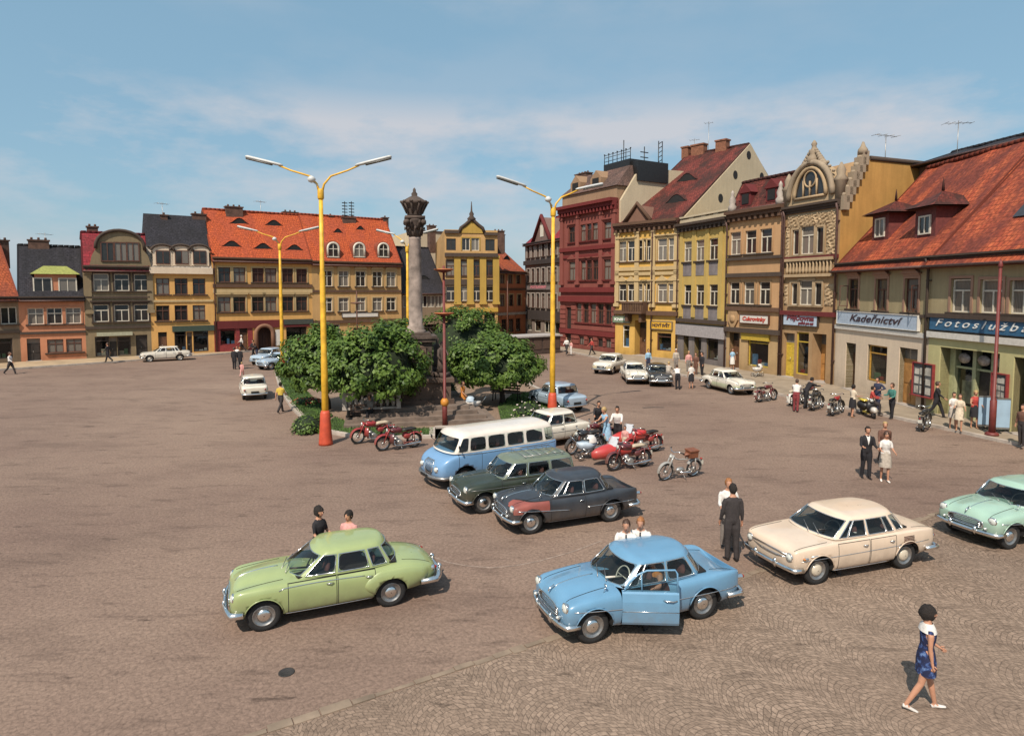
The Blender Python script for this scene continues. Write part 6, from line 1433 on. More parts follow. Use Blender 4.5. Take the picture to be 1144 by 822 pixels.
# ---- minibus
def minibus():
    A, B = at(513, 546), at(604, 529)
    P = dict(name='minibus', wb=2.75, tr=.70); o = assemble(P, 'blue and white minibus with a dark grille parked behind the green estate', 'minibus', A, B, 'cars parked on the square', scale=.985)
    blue = paint('minibus blue paint', (.17, .33, .55)); wht = paint('minibus white paint', (.74, .66, .58))
    fl = {'sh': .985, 'vi': .8, 'cr': {}}
    st = [(-2.36, .72, .42, 1.16, 1.18, fl), (-2.28, .84, .34, 1.22, 1.22, fl), (-1.8, .90, .30, 1.23, 1.23, fl), (-.8, .91, .29, 1.23, 1.23, fl), (.4, .91, .29, 1.23, 1.23, fl), (1.15, .91, .29, 1.22, 1.23, fl), (1.75, .90, .30, 1.18, 1.20, fl), (2.10, .86, .32, 1.04, 1.08, {'sh': .95, 'vi': .7}), (2.27, .76, .36, .88, .90), (2.33, .58, .46, .72, .72)]
    body = cage_mesh(body_cage(st), 2, [blue, DARK]); bv = bvh_of(body); raw = body
    xf, xr = 1.42, -1.33
    body = cut_arches(body, (xf, xr), .43, .78, .37, DARK)
    body, pans = split_panels(body, [('door', .82, 1.66, .42, 1.17, 1), ('door', .82, 1.66, .42, 1.17, -1), ('sliding_door', -.75, .0, .42, 1.17, -1)])
    link('body', body, o); [link(n_, m_, o) for n_, m_ in pans]
    cols = [(1.98, 0, 1.62, 0), (1.95, .42, 1.60, .40), (1.80, .76, 1.50, .68), (1.70, .835, 1.42, .735), (1.34, .87, 1.24, .77), (1.26, .87, 1.18, .77), (.66, .885, .64, .785), (.56, .885, .54, .785), (-.10, .885, -.10, .785), (-.20, .885, -.20, .785), (-.86, .885, -.86, .785), (-.96, .885, -.96, .785), (-1.66, .88, -1.62, .78), (-1.76, .875, -1.72, .775), (-2.14, .83, -2.06, .73), (-2.22, .76, -2.14, .66), (-2.30, .42, -2.20, .4), (-2.32, 0, -2.22, 0)]
    seg = ['ws', 'ws', 'p', 's0', 'p', 's1', 'p', 's2', 'p', 's3', 'p', 's4', 'p', 's5', 'p', 'rw', 'rw']
    shell, glass = greenhouse(cols, seg, 1.21, 1.78, 1.93, belt=.08, top=.14, crz=.38, inset=.88, bow=.03); shell.materials.append(wht); link('roof', shell, o)
    for kd, me in glass.items():
        me.materials.append(CARGLASS); g = link('windscreen' if kd == 'ws' else 'rear_window' if kd == 'rw' else 'side_window', me, o)
    mb = MB(); mb.slab([(-2.1, -.72), (1.6, -.74), (1.6, .74), (-2.1, .72)], 1.225, 1.25); mb.build('cabin_shade_slab', DARK, o)  # added dark slab, the shade inside the bus put into its colour
    for sx in (1.0, .1, -.8, -1.7):
        mb = MB(); mb.box(sx - .09, sx + .03, -.66, .66, 1.2, 1.5); mb.build('seat', SEATM, o)
    for xx in (.55, -.15, -.9):
        for s in (-1, 1): mb = MB(); mb.tube([(xx, s * .80, 1.27), (xx, s * .745, 1.72)], .07, 6, flat=.2); mb.build('curtain', M('pale curtain', (.45, .50, .45), .9), o)
    mb = MB(); q = [side_pt(bv, 1.9 - k * .14, 1.215, 1, .01) for k in range(30)]; 
    for s in (-1, 1):
        q = [p for p in (side_pt(bv, 1.6 - k * .2, 1.15, s, .004) for k in range(20)) if p]; mb = MB(); mb.tube(q, .011, 5); mb.build('side_trim', CHROME, o, True)
    def fx(y, z):
        h = bv.ray_cast(Vector((4, y, z)), Vector((-1, 0, 0))); return h[0].x if h[0] else 2.2
    mb = MB(); poly = [(-.20, .52), (.20, .52), (.27, .62), (.30, .86), (.22, .95), (-.22, .95), (-.30, .86), (-.27, .62)]
    mb.tube([(fx(y, z) + .02, y, z) for y, z in poly + poly[:1]], .025, 6); g = mb.build('grille', CHROME, o, True)
    mb = MB(); f = mb.face([(fx(y, z) + .012, y, z) for y, z in poly]); bmesh.ops.triangulate(mb.bm, faces=[f]); mb.build('grille_opening', DARK, g)
    mb = MB(); [mb.tube([(fx(y, .55) + .02, y, .55), (fx(y, .75) + .02, y, .75), (fx(y, .92) + .02, y, .92)], .012, 4) for y in (-.18, -.09, 0, .09, .18)]; mb.build('grille_bars', STEEL, g)
    for s in (-1, 1): lamp(o, 'headlight', (fx(.52 * s, .70) - .01, .52 * s, .70), .10); wheel(o, xf, .70 * s, .35, .18, STEEL); wheel(o, xr, .70 * s, .35, .18, STEEL)
    bumper(o, 'front_bumper', 2.44, .44, .84, .24, STEEL, .06); bumper(o, 'rear_bumper', -2.44, .44, .82, .12, STEEL, .05)
    mb = MB(); mb.box(2.49, 2.51, -.24, .24, .40, .50); mb.build('number_plate', M('number plate', (.012, .012, .012), .5), o)
    for s in (-1, 1): mb = MB(); mb.tube([(1.55, s * .88, 1.25), (1.72, s * 1.02, 1.42)], .01, 5); mb.ball((1.72, s * 1.02, 1.48), .08, 8, sc=(.3, .8, 1)); mb.build('wing_mirror', BLACK, o, True)
minibus()
# ---------------------------------------------------------------- people
SKIN = M('skin', (.48, .24, .15), .6, .1, 8); EYE = M('eyes', (.02, .015, .012), .3); LIP = M('lips', (.32, .08, .07), .5)
HAIR = {'black': M('black hair', (.016, .011, .009), .85, .5, 30, bmp=.6), 'brown': M('brown hair', (.06, .03, .018), .6, .3, 40), 'blond': M('blond hair', (.42, .28, .12), .6, .25, 40), 'red': M('reddish hair', (.30, .12, .04), .6, .25, 40)}
def cloth(name, col): return M('cloth ' + name, col, .85, .2, 14, bmp=.2)
CL = {k: cloth(k, v) for k, v in dict(black=(.016, .014, .017), navy=(.03, .035, .07), white=(.66, .62, .58), pink=(.62, .30, .27), red=(.40, .05, .04), brown=(.13, .06, .04), grey=(.22, .19, .17), lightgrey=(.42, .36, .30), lightblue=(.28, .45, .60), green=(.05, .17, .14), yellow=(.55, .38, .06), orange=(.55, .20, .04), maroon=(.20, .03, .035), beige=(.45, .33, .22), dark=(.035, .028, .028), cream=(.6, .5, .38)).items()}
SHOEB = M('black shoes', (.015, .012, .012), .5); SHOEW = M('white shoes', (.65, .6, .55), .6); SHOET = M('tan sandals', (.32, .17, .09), .7)
def blueflower():
    m, nt, b = newmat('cloth blue flowered'); co = N(nt, 'ShaderNodeTexCoord').outputs['Object']
    nt.links.new(ramp(nt, noise(nt, co, 15, 2), [(.48, (.012, .016, .055)), (.58, (.03, .06, .19)), (.70, (.13, .21, .40))]), b.inputs['Base Color']); b.inputs['Roughness'].default_value = .85; return m
CL['flower'] = blueflower()
WALK = dict(legs=((24, 8), (-20, 22)), arms=((-22, 6, 15), (24, 6, 30)))
WALK2 = dict(legs=((-18, 30), (22, 6)), arms=((22, 6, 30), (-20, 6, 15)))
STAND = dict(legs=((3, 3), (-3, 2)), arms=((4, 9, 14), (-2, 9, 12)))
STANDB = dict(legs=((6, 4), (-4, 6)), arms=((12, 10, 60), (18, 9, 70)), lean=2)
BEND = dict(legs=((8, 8), (-8, 4)), arms=((55, 8, 25), (65, 8, 25)), lean=38)
LEAN = dict(legs=((5, 4), (-6, 4)), arms=((48, 8, 30), (40, 8, 40)), lean=16)
SIT = dict(legs=((82, 84), (76, 78)), arms=((30, 8, 55), (25, 8, 60)), lean=4)
HIPS = dict(legs=((5, 3), (-8, 6)), arms=((-25, 42, 95), (-15, 12, 20)), lean=3)
def person(loc, face, h, label, top='white', bottom='dark', hair='brown', pose=STAND, kind='man', shoes=None, sleeves='long', skirt=None, hairlen=0, tie=None, open_jacket=False, vox=.019, turn=0, group='people on the square', fingers=True, base=True, bag=None, yoke=None, flare=1.0):
    k = h / 1.75; W = kind == 'woman'
    o = empty('person', (loc[0], loc[1], loc[2] if len(loc) > 2 else 0), R(face), label, 'person', group)
    mb = MB(); tags = []
    def loft(pts, mi, n=10):
        """pts: (pos, r_side, r_fwd, matidx) with frames following the limb"""
        P = [Vector(p[0]) for p in pts]; rings = []
        for i, p in enumerate(P):
            d = (P[min(i + 1, len(P) - 1)] - P[max(i - 1, 0)]).normalized()
            a = Vector((0, 1, 0)); a = (a - d * a.dot(d)).normalized() if abs(d.y) < .95 else Vector((1, 0, 0)); b = d.cross(a).normalized()
            m_ = pts[i][3] if len(pts[i]) > 3 else mi
            rings.append(mb.ring(p, a, b, pts[i][1], pts[i][2], n)); tags.extend((v.co.copy(), m_) for v in rings[-1])
            if i: 
                for q in (.33, .66): tags.append((P[i - 1].lerp(p, q), m_ if q > .5 else (pts[i - 1][3] if len(pts[i - 1]) > 3 else mi)))
        mb.skin(rings, True)
    lean = R(pose.get('lean', 0)); hz = .93
    Lm = Matrix.Translation((0, 0, hz)) @ Matrix.Rotation(lean, 4, 'Y') @ Matrix.Translation((0, 0, -hz))
    def T(x, y, z): return Lm @ Vector((x, y, z))
    sh = .165 if W else .19; hip = .165 if W else .168
    tb = 1; bb = 2; lo = 1.0 if W else 1.1
    tor = [((0, 0, .86), hip * .82, .10, bb), ((0, 0, .93), hip, .118, bb), ((0, 0, 1.0), hip * .97, .115, bb if not W else tb), ((.0, 0, 1.10), .125 if W else .168, .093 * lo * lo, tb), ((.012, 0, 1.22), .148 if W else .18, .112 * lo, tb), ((.014, 0, 1.31), .158 if W else .19, .118 if W else .12, tb), ((.0, 0, 1.39), sh * 1.02, .095, tb), ((-.005, 0, 1.445), sh * .62, .072, tb), ((-.002, 0, 1.485), .062, .06, 0 if not yoke else 0), ((.008, 0, 1.55), .052, .054, 0)]
    loft([(T(*p[0]), *p[1:]) for p in tor], 1, 14)
    hd = Matrix.Translation(T(.012, 0, 1.54)) @ Matrix.Rotation(lean * .5, 4, 'Y') @ Matrix.Rotation(R(turn), 4, 'Z')
    head = [((.03, 0, -.015), .035, .04), ((.028, 0, .015), .056, .07), ((.018, 0, .06), .068, .088), ((.010, 0, .105), .073, .095), ((.004, 0, .15), .070, .090), ((.0, 0, .185), .05, .065), ((-.002, 0, .205), .02, .025)]
    loft([(hd @ Vector(p[0]), *p[1:], 0) for p in head], 0, 12)
    hands = []; feet = []
    for s, (a, kn) in zip((1, -1), pose['legs']):
        a, kn = R(a), R(kn); H = Vector((0, s * .085, .90)); K = H + Vector((math.sin(a), s * .01, -math.cos(a))) * .43; a2 = a - kn; A = K + Vector((math.sin(a2), 0, -math.cos(a2))) * .41
        w = 1.0 if not (skirt or W) else .86; c = bb if not skirt and not pose.get('shorts') else 0; f = 1.25 if c == bb and not W else 1
        loft([(H + Vector((0, 0, .04)), .092 * w, .10 * w, bb), (H.lerp(K, .35), .082 * w * f, .088 * w * f, c), (H.lerp(K, .8), .062 * w * f, .066 * w * f, c), (K, .056 * w * f, .06 * w * f, c), (K.lerp(A, .3), .054 * w * f, .06 * w * f, c), (K.lerp(A, .75), .042 * w * f * (1.15 if c else 1), .046 * w * f * (1.15 if c else 1), c), (A, .036 * w * f * (1.3 if c else 1), .04 * w * f * (1.3 if c else 1), c)], bb, 10)
        fp = a2 * .45; fx = Vector((math.cos(fp), s * .12, math.sin(fp))).normalized()
        loft([(A - fx * .055 + Vector((0, 0, -.045)), .03, .032, 3), (A + Vector((0, 0, -.035)), .037, .04, 3), (A + fx * .08 + Vector((0, 0, -.055)), .042, .026, 3), (A + fx * .155 + Vector((0, 0, -.065)), .038, .018, 3), (A + fx * .185 + Vector((0, 0, -.067)), .02, .012, 3)], 3, 8)
    for s, (p, ab, el) in zip((1, -1), pose['arms']):
        p, ab, el = R(p), R(ab), R(el); S = T(-.005, s * sh * .93, 1.40)
        d1 = Vector((math.sin(p) * math.cos(ab), s * math.sin(ab), -math.cos(p) * math.cos(ab))); E = S + d1 * .28
        d2 = Vector((math.sin(p + el) * math.cos(ab * .3), s * math.sin(ab) * (.6 if ab < .6 else -.9), -math.cos(p + el) * math.cos(ab * .3))).normalized(); Wr = E + d2 * .25
        c1 = 1 if sleeves != 'none' else 0; c2 = 1 if sleeves == 'long' else 0; g = .86 if W else 1.17
        loft([(S + Vector((0, -s * .03, .0)), .058 * g, .062 * g, 1), (S.lerp(E, .3), .052 * g, .055 * g, c1), (S.lerp(E, .62), .045 * g, .047 * g, c1 if sleeves != 'none' else 0), (E, .04 * g, .041 * g, c2), (E.lerp(Wr, .35), .039 * g, .041 * g, c2), (E.lerp(Wr, .85), .028 * g, .03 * g, c2), (Wr, .025 * g, .027 * g, 0)], 1, 8)
        Hh = Wr + d2 * .085
        loft([(Wr - d2 * .02, .024, .024, 0), (Wr + d2 * .03, .033, .02, 0), (Wr + d2 * .075, .036, .018, 0), (Hh, .032, .014, 0)], 0, 8)
        hands.append((s, Wr, Hh, d2))
    src = mb.mesh('figure', SKIN)
    me = evaluated(src, [('REMESH', dict(mode='VOXEL', voxel_size=vox)), ('SMOOTH', dict(iterations=3, factor=.5))])
    me.materials.clear()
    sm = shoes or (SHOEB if not W else SHOET)
    for m in (SKIN, CL[top], CL[bottom], sm, EYE, LIP): me.materials.append(m)
    kd = KDTree(len(tags)); [kd.insert(c, i) for i, (c, _) in enumerate(tags)]; kd.balance()
    for pl in me.polygons: pl.material_index = tags[kd.find(pl.center)[1]][1]; pl.use_smooth = True
    bm = bmesh.new(); bm.from_mesh(me); x = MB(); x.bm.free(); x.bm = bm; x.uv = bm.loops.layers.uv.verify(); x.T = Matrix()
    for s, Wr, Hh, d2 in hands if fingers else []:
        side = Vector((0, 1, 0)); side = (side - d2 * side.dot(d2)).normalized(); nrm = d2.cross(side) ; fw = Vector((1, 0, 0)); fw = (fw - d2 * fw.dot(d2)); fw = fw.normalized() if fw.length > .1 else side
        inn = Vector((0, -s, 0))
        for i, ln in enumerate((.068, .078, .072, .056)):
            b = Hh - d2 * .012 + fw * (.024 - .016 * i) * 1.0; t1 = b + d2 * ln * .5 + inn * .006; t2 = t1 + (d2 * .8 + inn * .6).normalized() * ln * .5
            x.tube([b, t1, t2], [.0095, .0085, .006], 5, m=0)
        b = Wr + d2 * .03 + fw * .024; x.tube([b, b + (d2 + fw * .9).normalized() * .04, b + (d2 + fw * .9).normalized() * .045 + d2 * .028], [.012, .010, .007], 5, m=0)
    Hp = lambda a, b, c: hd @ Vector((a, b, c))
    x.tube([Hp(.098, 0, .10), Hp(.113, 0, .065), Hp(.100, 0, .052)], [.007, .014, .010], 6, m=0)
    for s in (-1, 1): x.ball(Hp(.086, s * .030, .098), .0085, 6, m=4); x.ball(Hp(.0, s * .074, .085), .02, 6, m=0)
    x.tube([Hp(.088, -.022, .025), Hp(.096, 0, .026), Hp(.088, .022, .025)], [.004, .008, .004], 5, m=5)
    zmin = min(v.co.z for v in bm.verts)
    bm.to_mesh(me); bm.free()
    off = Vector((0, 0, -zmin)) if base else Vector((0, 0, 0))
    def put(me_, name, par=o):
        me_.transform(Matrix.Scale(k, 4) @ Matrix.Translation(off)); return link(name, me_, par)
    bv = bvh_of(me)
    body = put(me, 'body')
    # hair: a cap that leaves the face free
    hb = MB(); rr = 1.0 + .07 * hairlen; n = 18
    hb.ball((0, 0, 0), 1, n, sc=(1, 1, 1))
    bmesh.ops.delete(hb.bm, geom=[f for f in hb.bm.faces if (f.calc_center_median().x > .48 + .06 * hairlen and f.calc_center_median().z < .36 - .08 * hairlen) or (f.calc_center_median().z < (-.35 - .2 * hairlen) and f.calc_center_median().x > -.25 - .1 * hairlen) ], context='FACES')
    rnd = random.Random(int(loc[0] * 100))
    for v in hb.bm.verts: v.co = hd @ (Vector((v.co.x * .110 * rr, v.co.y * .086 * rr, v.co.z * .118 * rr)) * rnd.uniform(.93, 1.12) + Vector((-.010 - .004 * hairlen, 0, .110 - .006 * hairlen)))
    put(hb.mesh('hair', HAIR[hair] if hair in HAIR else CL[hair], True), 'hair')
    if skirt:       # skirt length as height of the hem
        sb = MB(); rg = []; la, lb = R(pose['legs'][0][0]), R(pose['legs'][1][0])
        for i in range(7):
            t = i / 6; z = 1.06 + (skirt - 1.06) * t; sp_ = max(0, (.9 - z)); xf_ = max(math.sin(la), math.sin(lb)) * sp_; xb_ = min(math.sin(la), math.sin(lb)) * sp_
            cx = (xf_ + xb_) / 2; rx = .105 + .035 * min(1, t * 2.5) + .02 * t * flare + max(0, (xf_ - xb_) / 2) * .7 * flare; ry = .132 + .052 * min(1, t * 2.2) + .02 * t * flare; rx -= .02 * t * (1 - flare)
            rg.append(sb.ring((cx, 0, z), (1, 0, 0), (0, 1, 0), rx, ry, 18))
        sb.skin(rg, False); put(sb.mesh('skirt', CL[bottom], True), 'skirt')
    if tie or open_jacket or yoke:
        vb = MB(); ztop = 1.46
        def srf(y, z, d=.006):
            p = T(.5, y, z); dr = (Lm.to_3x3() @ Vector((-1, 0, 0))); hh = bv.ray_cast(p, dr); return (hh[0] if hh[0] else T(.12, y, z)) - dr * d
        n = 6
        if yoke:
            vb = MB()
            for sg in (1, -1):
                pass
            rg = []
            for z, ra, rb in ((1.475, .075, .07), (1.45, .118, .084), (1.41, .168, .103), (1.35, .182, .124)): rg.append(vb.ring(T(.004, 0, z), Lm.to_3x3() @ Vector((0, 1, 0)), Lm.to_3x3() @ Vector((1, 0, 0)), ra, rb, 18))
            vb.skin(rg, False); put(vb.mesh('collar', CL[yoke], True), 'collar')
        else:
            for i in range(n):
                z0, z1 = ztop - .05 * i, ztop - .05 * (i + 1); w0, w1 = .055 * (1 - i / n) + .006, .055 * (1 - (i + 1) / n) + .006
                if tie and not open_jacket: w0 = w1 = .0
                if open_jacket: vb.face([srf(-w0, z0), srf(w0, z0), srf(w1, z1), srf(-w1, z1)])
            if open_jacket: put(vb.mesh('shirt_front', CL['white']), 'shirt_front')
            if tie:
                vb = MB()
                for i in range(7):
                    z0, z1 = 1.45 - .055 * i, 1.45 - .055 * (i + 1); w = .014 + .003 * i; vb.face([srf(-w, z0, .011), srf(w, z0, .011), srf(w + .003, z1, .011), srf(-w - .003, z1, .011)])
                put(vb.mesh('tie', CL[tie]), 'tie')
    return o
def P_(px, py, face, h, label, **k): p = at(px, py, k.pop('z', 0)); return person(p, face, h, label, **k)
GR = 'people standing and walking on the square'
# faces: 0 = right, 90 = away, 180 = left, 270 = towards the camera
P_(1032, 792, -12, 1.62, 'dark haired woman in a blue flowered dress and white shoes walking right', top='flower', bottom='flower', hair='black', kind='woman', sleeves='none', skirt=.64, flare=.3, hairlen=2, shoes=SHOEW, pose=dict(legs=((14, 2), (-13, 16)), arms=((8, 6, 50), (-2, 5, 10))), vox=.013, yoke='white')
P_(817, 626, 95, 1.80, 'man in a dark suit seen from behind beside the cream saloon', top='dark', bottom='dark', hair='black', pose=STAND, vox=.015)
P_(812, 612, 265, 1.72, 'person in white shirt with reddish hair facing the man in the dark suit', top='white', bottom='grey', hair='red', pose=STANDB)
P_(967, 534, 262, 1.74, 'man in dark suit with white open collar walking towards the camera', top='black', bottom='black', hair='black', pose=STANDB, open_jacket=True, vox=.015)
P_(988, 537.5, 255, 1.66, 'woman in white short blouse and grey skirt beside the man in dark suit', top='white', bottom='lightgrey', hair='brown', kind='woman', sleeves='short', skirt=.50, shoes=SHOEW, pose=STANDB, hairlen=1, vox=.015)
P_(987, 521, 250, 1.66, 'person in brown clothes walking close behind the couple', top='brown', bottom='dark', hair='blond', pose=WALK)
P_(357, 650, 330, 1.66, 'dark haired woman in a black short sleeved dress behind the green saloon', top='black', bottom='black', hair='black', kind='woman', sleeves='short', skirt=.5, hairlen=2, pose=STANDB)
P_(391, 651, 250, 1.58, 'short person in pink behind the green saloon', top='pink', bottom='beige', hair='black', pose=STAND, hairlen=1, sleeves='short')
P_(699, 664, 258, 1.66, 'left of two men in white shirts and dark ties behind the blue saloon', top='white', bottom='dark', hair='brown', pose=LEAN, tie='black', sleeves='short')
P_(716, 661, 250, 1.66, 'right of two men in white shirts, the one nearer the blue tail fin', top='white', bottom='dark', hair='red', pose=LEAN, tie='black')
P_(314, 461, 75, 1.62, 'person in yellow top walking along the kerb of the green island', top='yellow', bottom='dark', hair='black', pose=WALK, sleeves='short')
P_(262, 412.5, 90, 1.74, 'left person of the dark clad group on the left side of the square', top='black', bottom='black', hair='brown', pose=STAND)
P_(268.5, 412.5, 80, 1.76, 'right person of the dark clad group on the left side of the square', top='black', bottom='black', hair='red', pose=STAND)
P_(265.5, 409.5, 270, 1.7, 'person in pale shirt between the two dark clad people', top='white', bottom='grey', hair='brown', pose=STAND)
P_(270.5, 421.5, 95, 1.15, 'small child in pink walking behind the dark clad group', top='pink', bottom='pink', hair='blond', pose=WALK2)
P_(270, 392.5, 200, 1.7, 'person in white top outside the red shopfront', top='white', bottom='dark', hair='white', pose=WALK, z=.12)
P_(283, 399.5, 250, 1.72, 'person in black before the arched gateway', top='black', bottom='black', hair='black', pose=WALK)
P_(287, 399.5, 250, 1.5, 'shorter dark figure just right of the person in black at the gateway', top='dark', bottom='navy', hair='brown', pose=BEND)
P_(12, 418, 5, 1.72, 'man in white shirt and dark trousers walking at the far left edge', top='white', bottom='dark', hair='brown', pose=WALK)
P_(121, 404.5, 180, 1.72, 'person in dark clothes outside the shop of the olive grey gabled house', top='dark', bottom='black', hair='brown', pose=WALK2, z=.12)
P_(678, 501, 215, 1.70, 'blond woman in a long light blue dress standing among the motorcycles', top='lightblue', bottom='lightblue', hair='blond', kind='woman', sleeves='none', skirt=.35, hairlen=1, pose=LEAN)
P_(690, 500, 250, 1.72, 'dark haired person in white shirt and dark trousers next to the woman in light blue', top='white', bottom='black', hair='black', pose=LEAN)
P_(698, 506, 240, 1.05, 'child in pink beside the nearer red sidecar outfit', top='pink', bottom='cream', hair='brown', pose=STAND)
P_(668, 490, 270, 1.66, 'person in dark clothes behind the left motorcycles', top='black', bottom='black', hair='black', pose=LEAN)
P_(889, 460, 60, 1.70, 'person in white shirt and red trousers among the parked motorcycles', top='white', bottom='maroon', hair='brown', pose=LEAN)
P_(900, 456, 10, 1.74, 'person in black bending over a parked motorcycle', top='black', bottom='black', hair='black', pose=dict(BEND, lean=30))
P_(952, 466, 20, 1.62, 'woman in light top and black skirt beside the brown door', top='cream', bottom='black', hair='black', kind='woman', skirt=.5, sleeves='short', pose=STANDB, hairlen=1)
P_(980, 460, 200, 1.80, 'man in dark clothes with a hand on his hip behind the yellow scooter', top='navy', bottom='navy', hair='black', pose=HIPS)
P_(996, 467.5, 190, 1.74, 'man in green pullover and dark trousers on the kerb', top='green', bottom='black', hair='brown', pose=STANDB, z=.0)
P_(1046, 466, 325, 1.80, 'man in black suit and white shirt striding along the pavement', top='black', bottom='black', hair='brown', pose=WALK, open_jacket=True, z=.125)
P_(1064, 478.5, 250, 1.62, 'left of two women in pale skirts on the pavement', top='white', bottom='lightgrey', hair='black', kind='woman', sleeves='short', skirt=.52, pose=STANDB, z=.125)
P_(1071, 481, 235, 1.62, 'right of two women in pale skirts on the pavement, the one nearer the road', top='cream', bottom='cream', hair='brown', kind='woman', sleeves='short', skirt=.52, pose=STANDB, z=.125)
P_(1088, 478, 250, 1.70, 'blond woman in red top and dark skirt beside the pale blue boards', top='red', bottom='black', hair='blond', kind='woman', sleeves='none', skirt=.5, hairlen=1, pose=STANDB, z=.125)
P_(1141, 498, 200, 1.65, 'person in reddish brown at the right edge of the photo', top='brown', bottom='dark', hair='brown', pose=STAND, z=.125)
P_(769, 417, 270, 1.70, 'person in pale pink shirt behind the black car', top='pink', bottom='grey', hair='blond', pose=STAND)
P_(777, 420, 240, 1.72, 'person in brown coat beside the black car', top='brown', bottom='brown', hair='brown', pose=STANDB)
P_(784, 421, 200, 1.80, 'man in black suit at the rear of the group by the grey shopfront', top='black', bottom='black', hair='black', pose=STAND)
P_(772, 434, 95, 1.64, 'woman in white blouse and black skirt seen from behind near the black car', top='white', bottom='black', hair='brown', kind='woman', sleeves='short', skirt=.48, pose=STAND)
P_(757, 435, 85, 1.66, 'person in white shirt and dark trousers bending at the front of the black car', top='white', bottom='black', hair='brown', pose=BEND)
P_(746, 431, 60, 1.62, 'person in grey leaning between the white saloon and the black car', top='lightgrey', bottom='grey', hair='blond', pose=LEAN)
P_(755, 414, 260, 1.68, 'person in white cap behind the white and black cars', top='lightgrey', bottom='grey', hair='white', pose=STAND, z=.125)
P_(724, 414, 280, 1.66, 'person in blue shirt behind the white saloon facing forward', top='lightblue', bottom='navy', hair='black', pose=STAND, z=.125)
P_(818, 413, 265, 1.66, 'woman in pale blue dress at the doorway of the tan house', top='lightblue', bottom='white', hair='brown', kind='woman', sleeves='short', skirt=.45, pose=STAND, z=.125)
P_(633, 396, 240, 1.72, 'person in white and dark clothes at the left corner of the dark red palace', top='white', bottom='dark', hair='brown', pose=WALK, z=.125)
P_(638, 396, 220, 1.35, 'child in pale clothes at the corner of the dark red palace', top='pink', bottom='white', hair='brown', pose=STAND, z=.125)
P_(661, 396.5, 200, 1.66, 'person in a red top walking past the dark red palace', top='red', bottom='dark', hair='black', pose=WALK, z=.125)
P_(517, 459, 330, 1.62, 'person in an orange top with bare legs near the column steps', top='orange', bottom='orange', hair='brown', pose=dict(WALK, shorts=True), sleeves='short', kind='woman', skirt=.72)
p = at(414, 474); person((p.x, p.y, .05), 250, 1.68, 'person in grey sitting on the bench in the shade of the left tree', top='grey', bottom='black', hair='black', pose=SIT)
# people inside the cars
def sit_in(car, x, y, face, **k):
    m = car.matrix_basis; s = car.scale[0]; c = Matrix.Translation(car.location) @ Matrix.Rotation(car.rotation_euler.z, 4, 'Z'); w = c @ Vector((x * s, y * s, k.pop('z') * s))
    o = person((w.x, w.y, w.z), math.degrees(car.rotation_euler.z) + face, k.pop('h'), k.pop('label'), pose=k.pop('pose', SIT), base=False, **k)
sit_in(octavia, -.28, .36, 25, z=-.37, h=1.66, label='person with bare arms sitting behind the open door of the blue saloon', top='orange', bottom='dark', hair='red', sleeves='none', pose=dict(SIT, arms=((55, 20, 50), (30, 8, 60))))
cream = [o for o in bpy.data.objects if o.get('label', '').startswith('cream four door')][0]
sit_in(cream, -.02, .38, 0, z=-.40, h=1.66, label='driver in white shirt at the wheel of the cream saloon', top='white', bottom='dark', hair='black', pose=dict(SIT, arms=((50, 22, 40), (40, 8, 50))))
# ---------------------------------------------------------------- motorcycles and other wheels
MRED = paint('motorcycle red', (.30, .02, .02)); MDARK = paint('motorcycle maroon', (.11, .015, .018)); MBLK = paint('motorcycle black', (.02, .02, .022)); MBRT = paint('bright red fairing', (.52, .03, .03)); MGRY = paint('moped grey', (.35, .34, .32)); LEATHER = M('black leather', (.02, .017, .015), .5, .3); MYEL = paint('scooter yellow', (.55, .42, .04)); ALU = M('cast aluminium', (.42, .41, .39), .4, .2, 30, metal=.7); TANL = M('brown leather', (.20, .07, .035), .5, .25)
def spoked(parent, name, x, r, tw=.045, rimmat=CHROME):
    mb = MB(); mb.torus((0, 0, 0), r - tw, tw, 'y', 26, 8); w = mb.build(name, RUBBER, parent, True, (x, 0, r))
    mb = MB(); mb.lathe([(r - tw * 1.7, -.025), (r - tw * 2.1, 0), (r - tw * 1.7, .025)], 26, (0, 0, 0), 'y', cap=False); mb.build('rim', rimmat, w, True)
    mb = MB()
    for i in range(16):
        a = 2 * PI * i / 16; mb.tube([(math.cos(a + .2) * .03, .03 * (-1) ** i, math.sin(a + .2) * .03), (math.cos(a) * (r - tw * 1.9), 0, math.sin(a) * (r - tw * 1.9))], .004, 4)
    mb.build('spokes', CHROME, w); mb = MB(); mb.lathe([(.02, -.06), (.055, -.05), (.055, .05), (.02, .06)], 12, (0, 0, 0), 'y'); mb.build('hub', ALU, w, True)
    return w
def fender(parent, name, x, r, a0, a1, mat, w=.07):
    mb = MB(); n = 12; prev = None
    for i in range(n + 1):
        a = R(a0 + (a1 - a0) * i / n); row = []
        for (yy, dr) in ((-w, -.035), (-w * .7, -.005), (0, .012), (w * .7, -.005), (w, -.035)): row.append((x + math.cos(a) * (r + dr), yy, r + math.sin(a) * (r + dr) + (0)))
        if prev:
            for k in range(4): mb.face([prev[k], prev[k + 1], row[k + 1], row[k]])
        prev = row
    return mb.build(name, mat, parent, True)
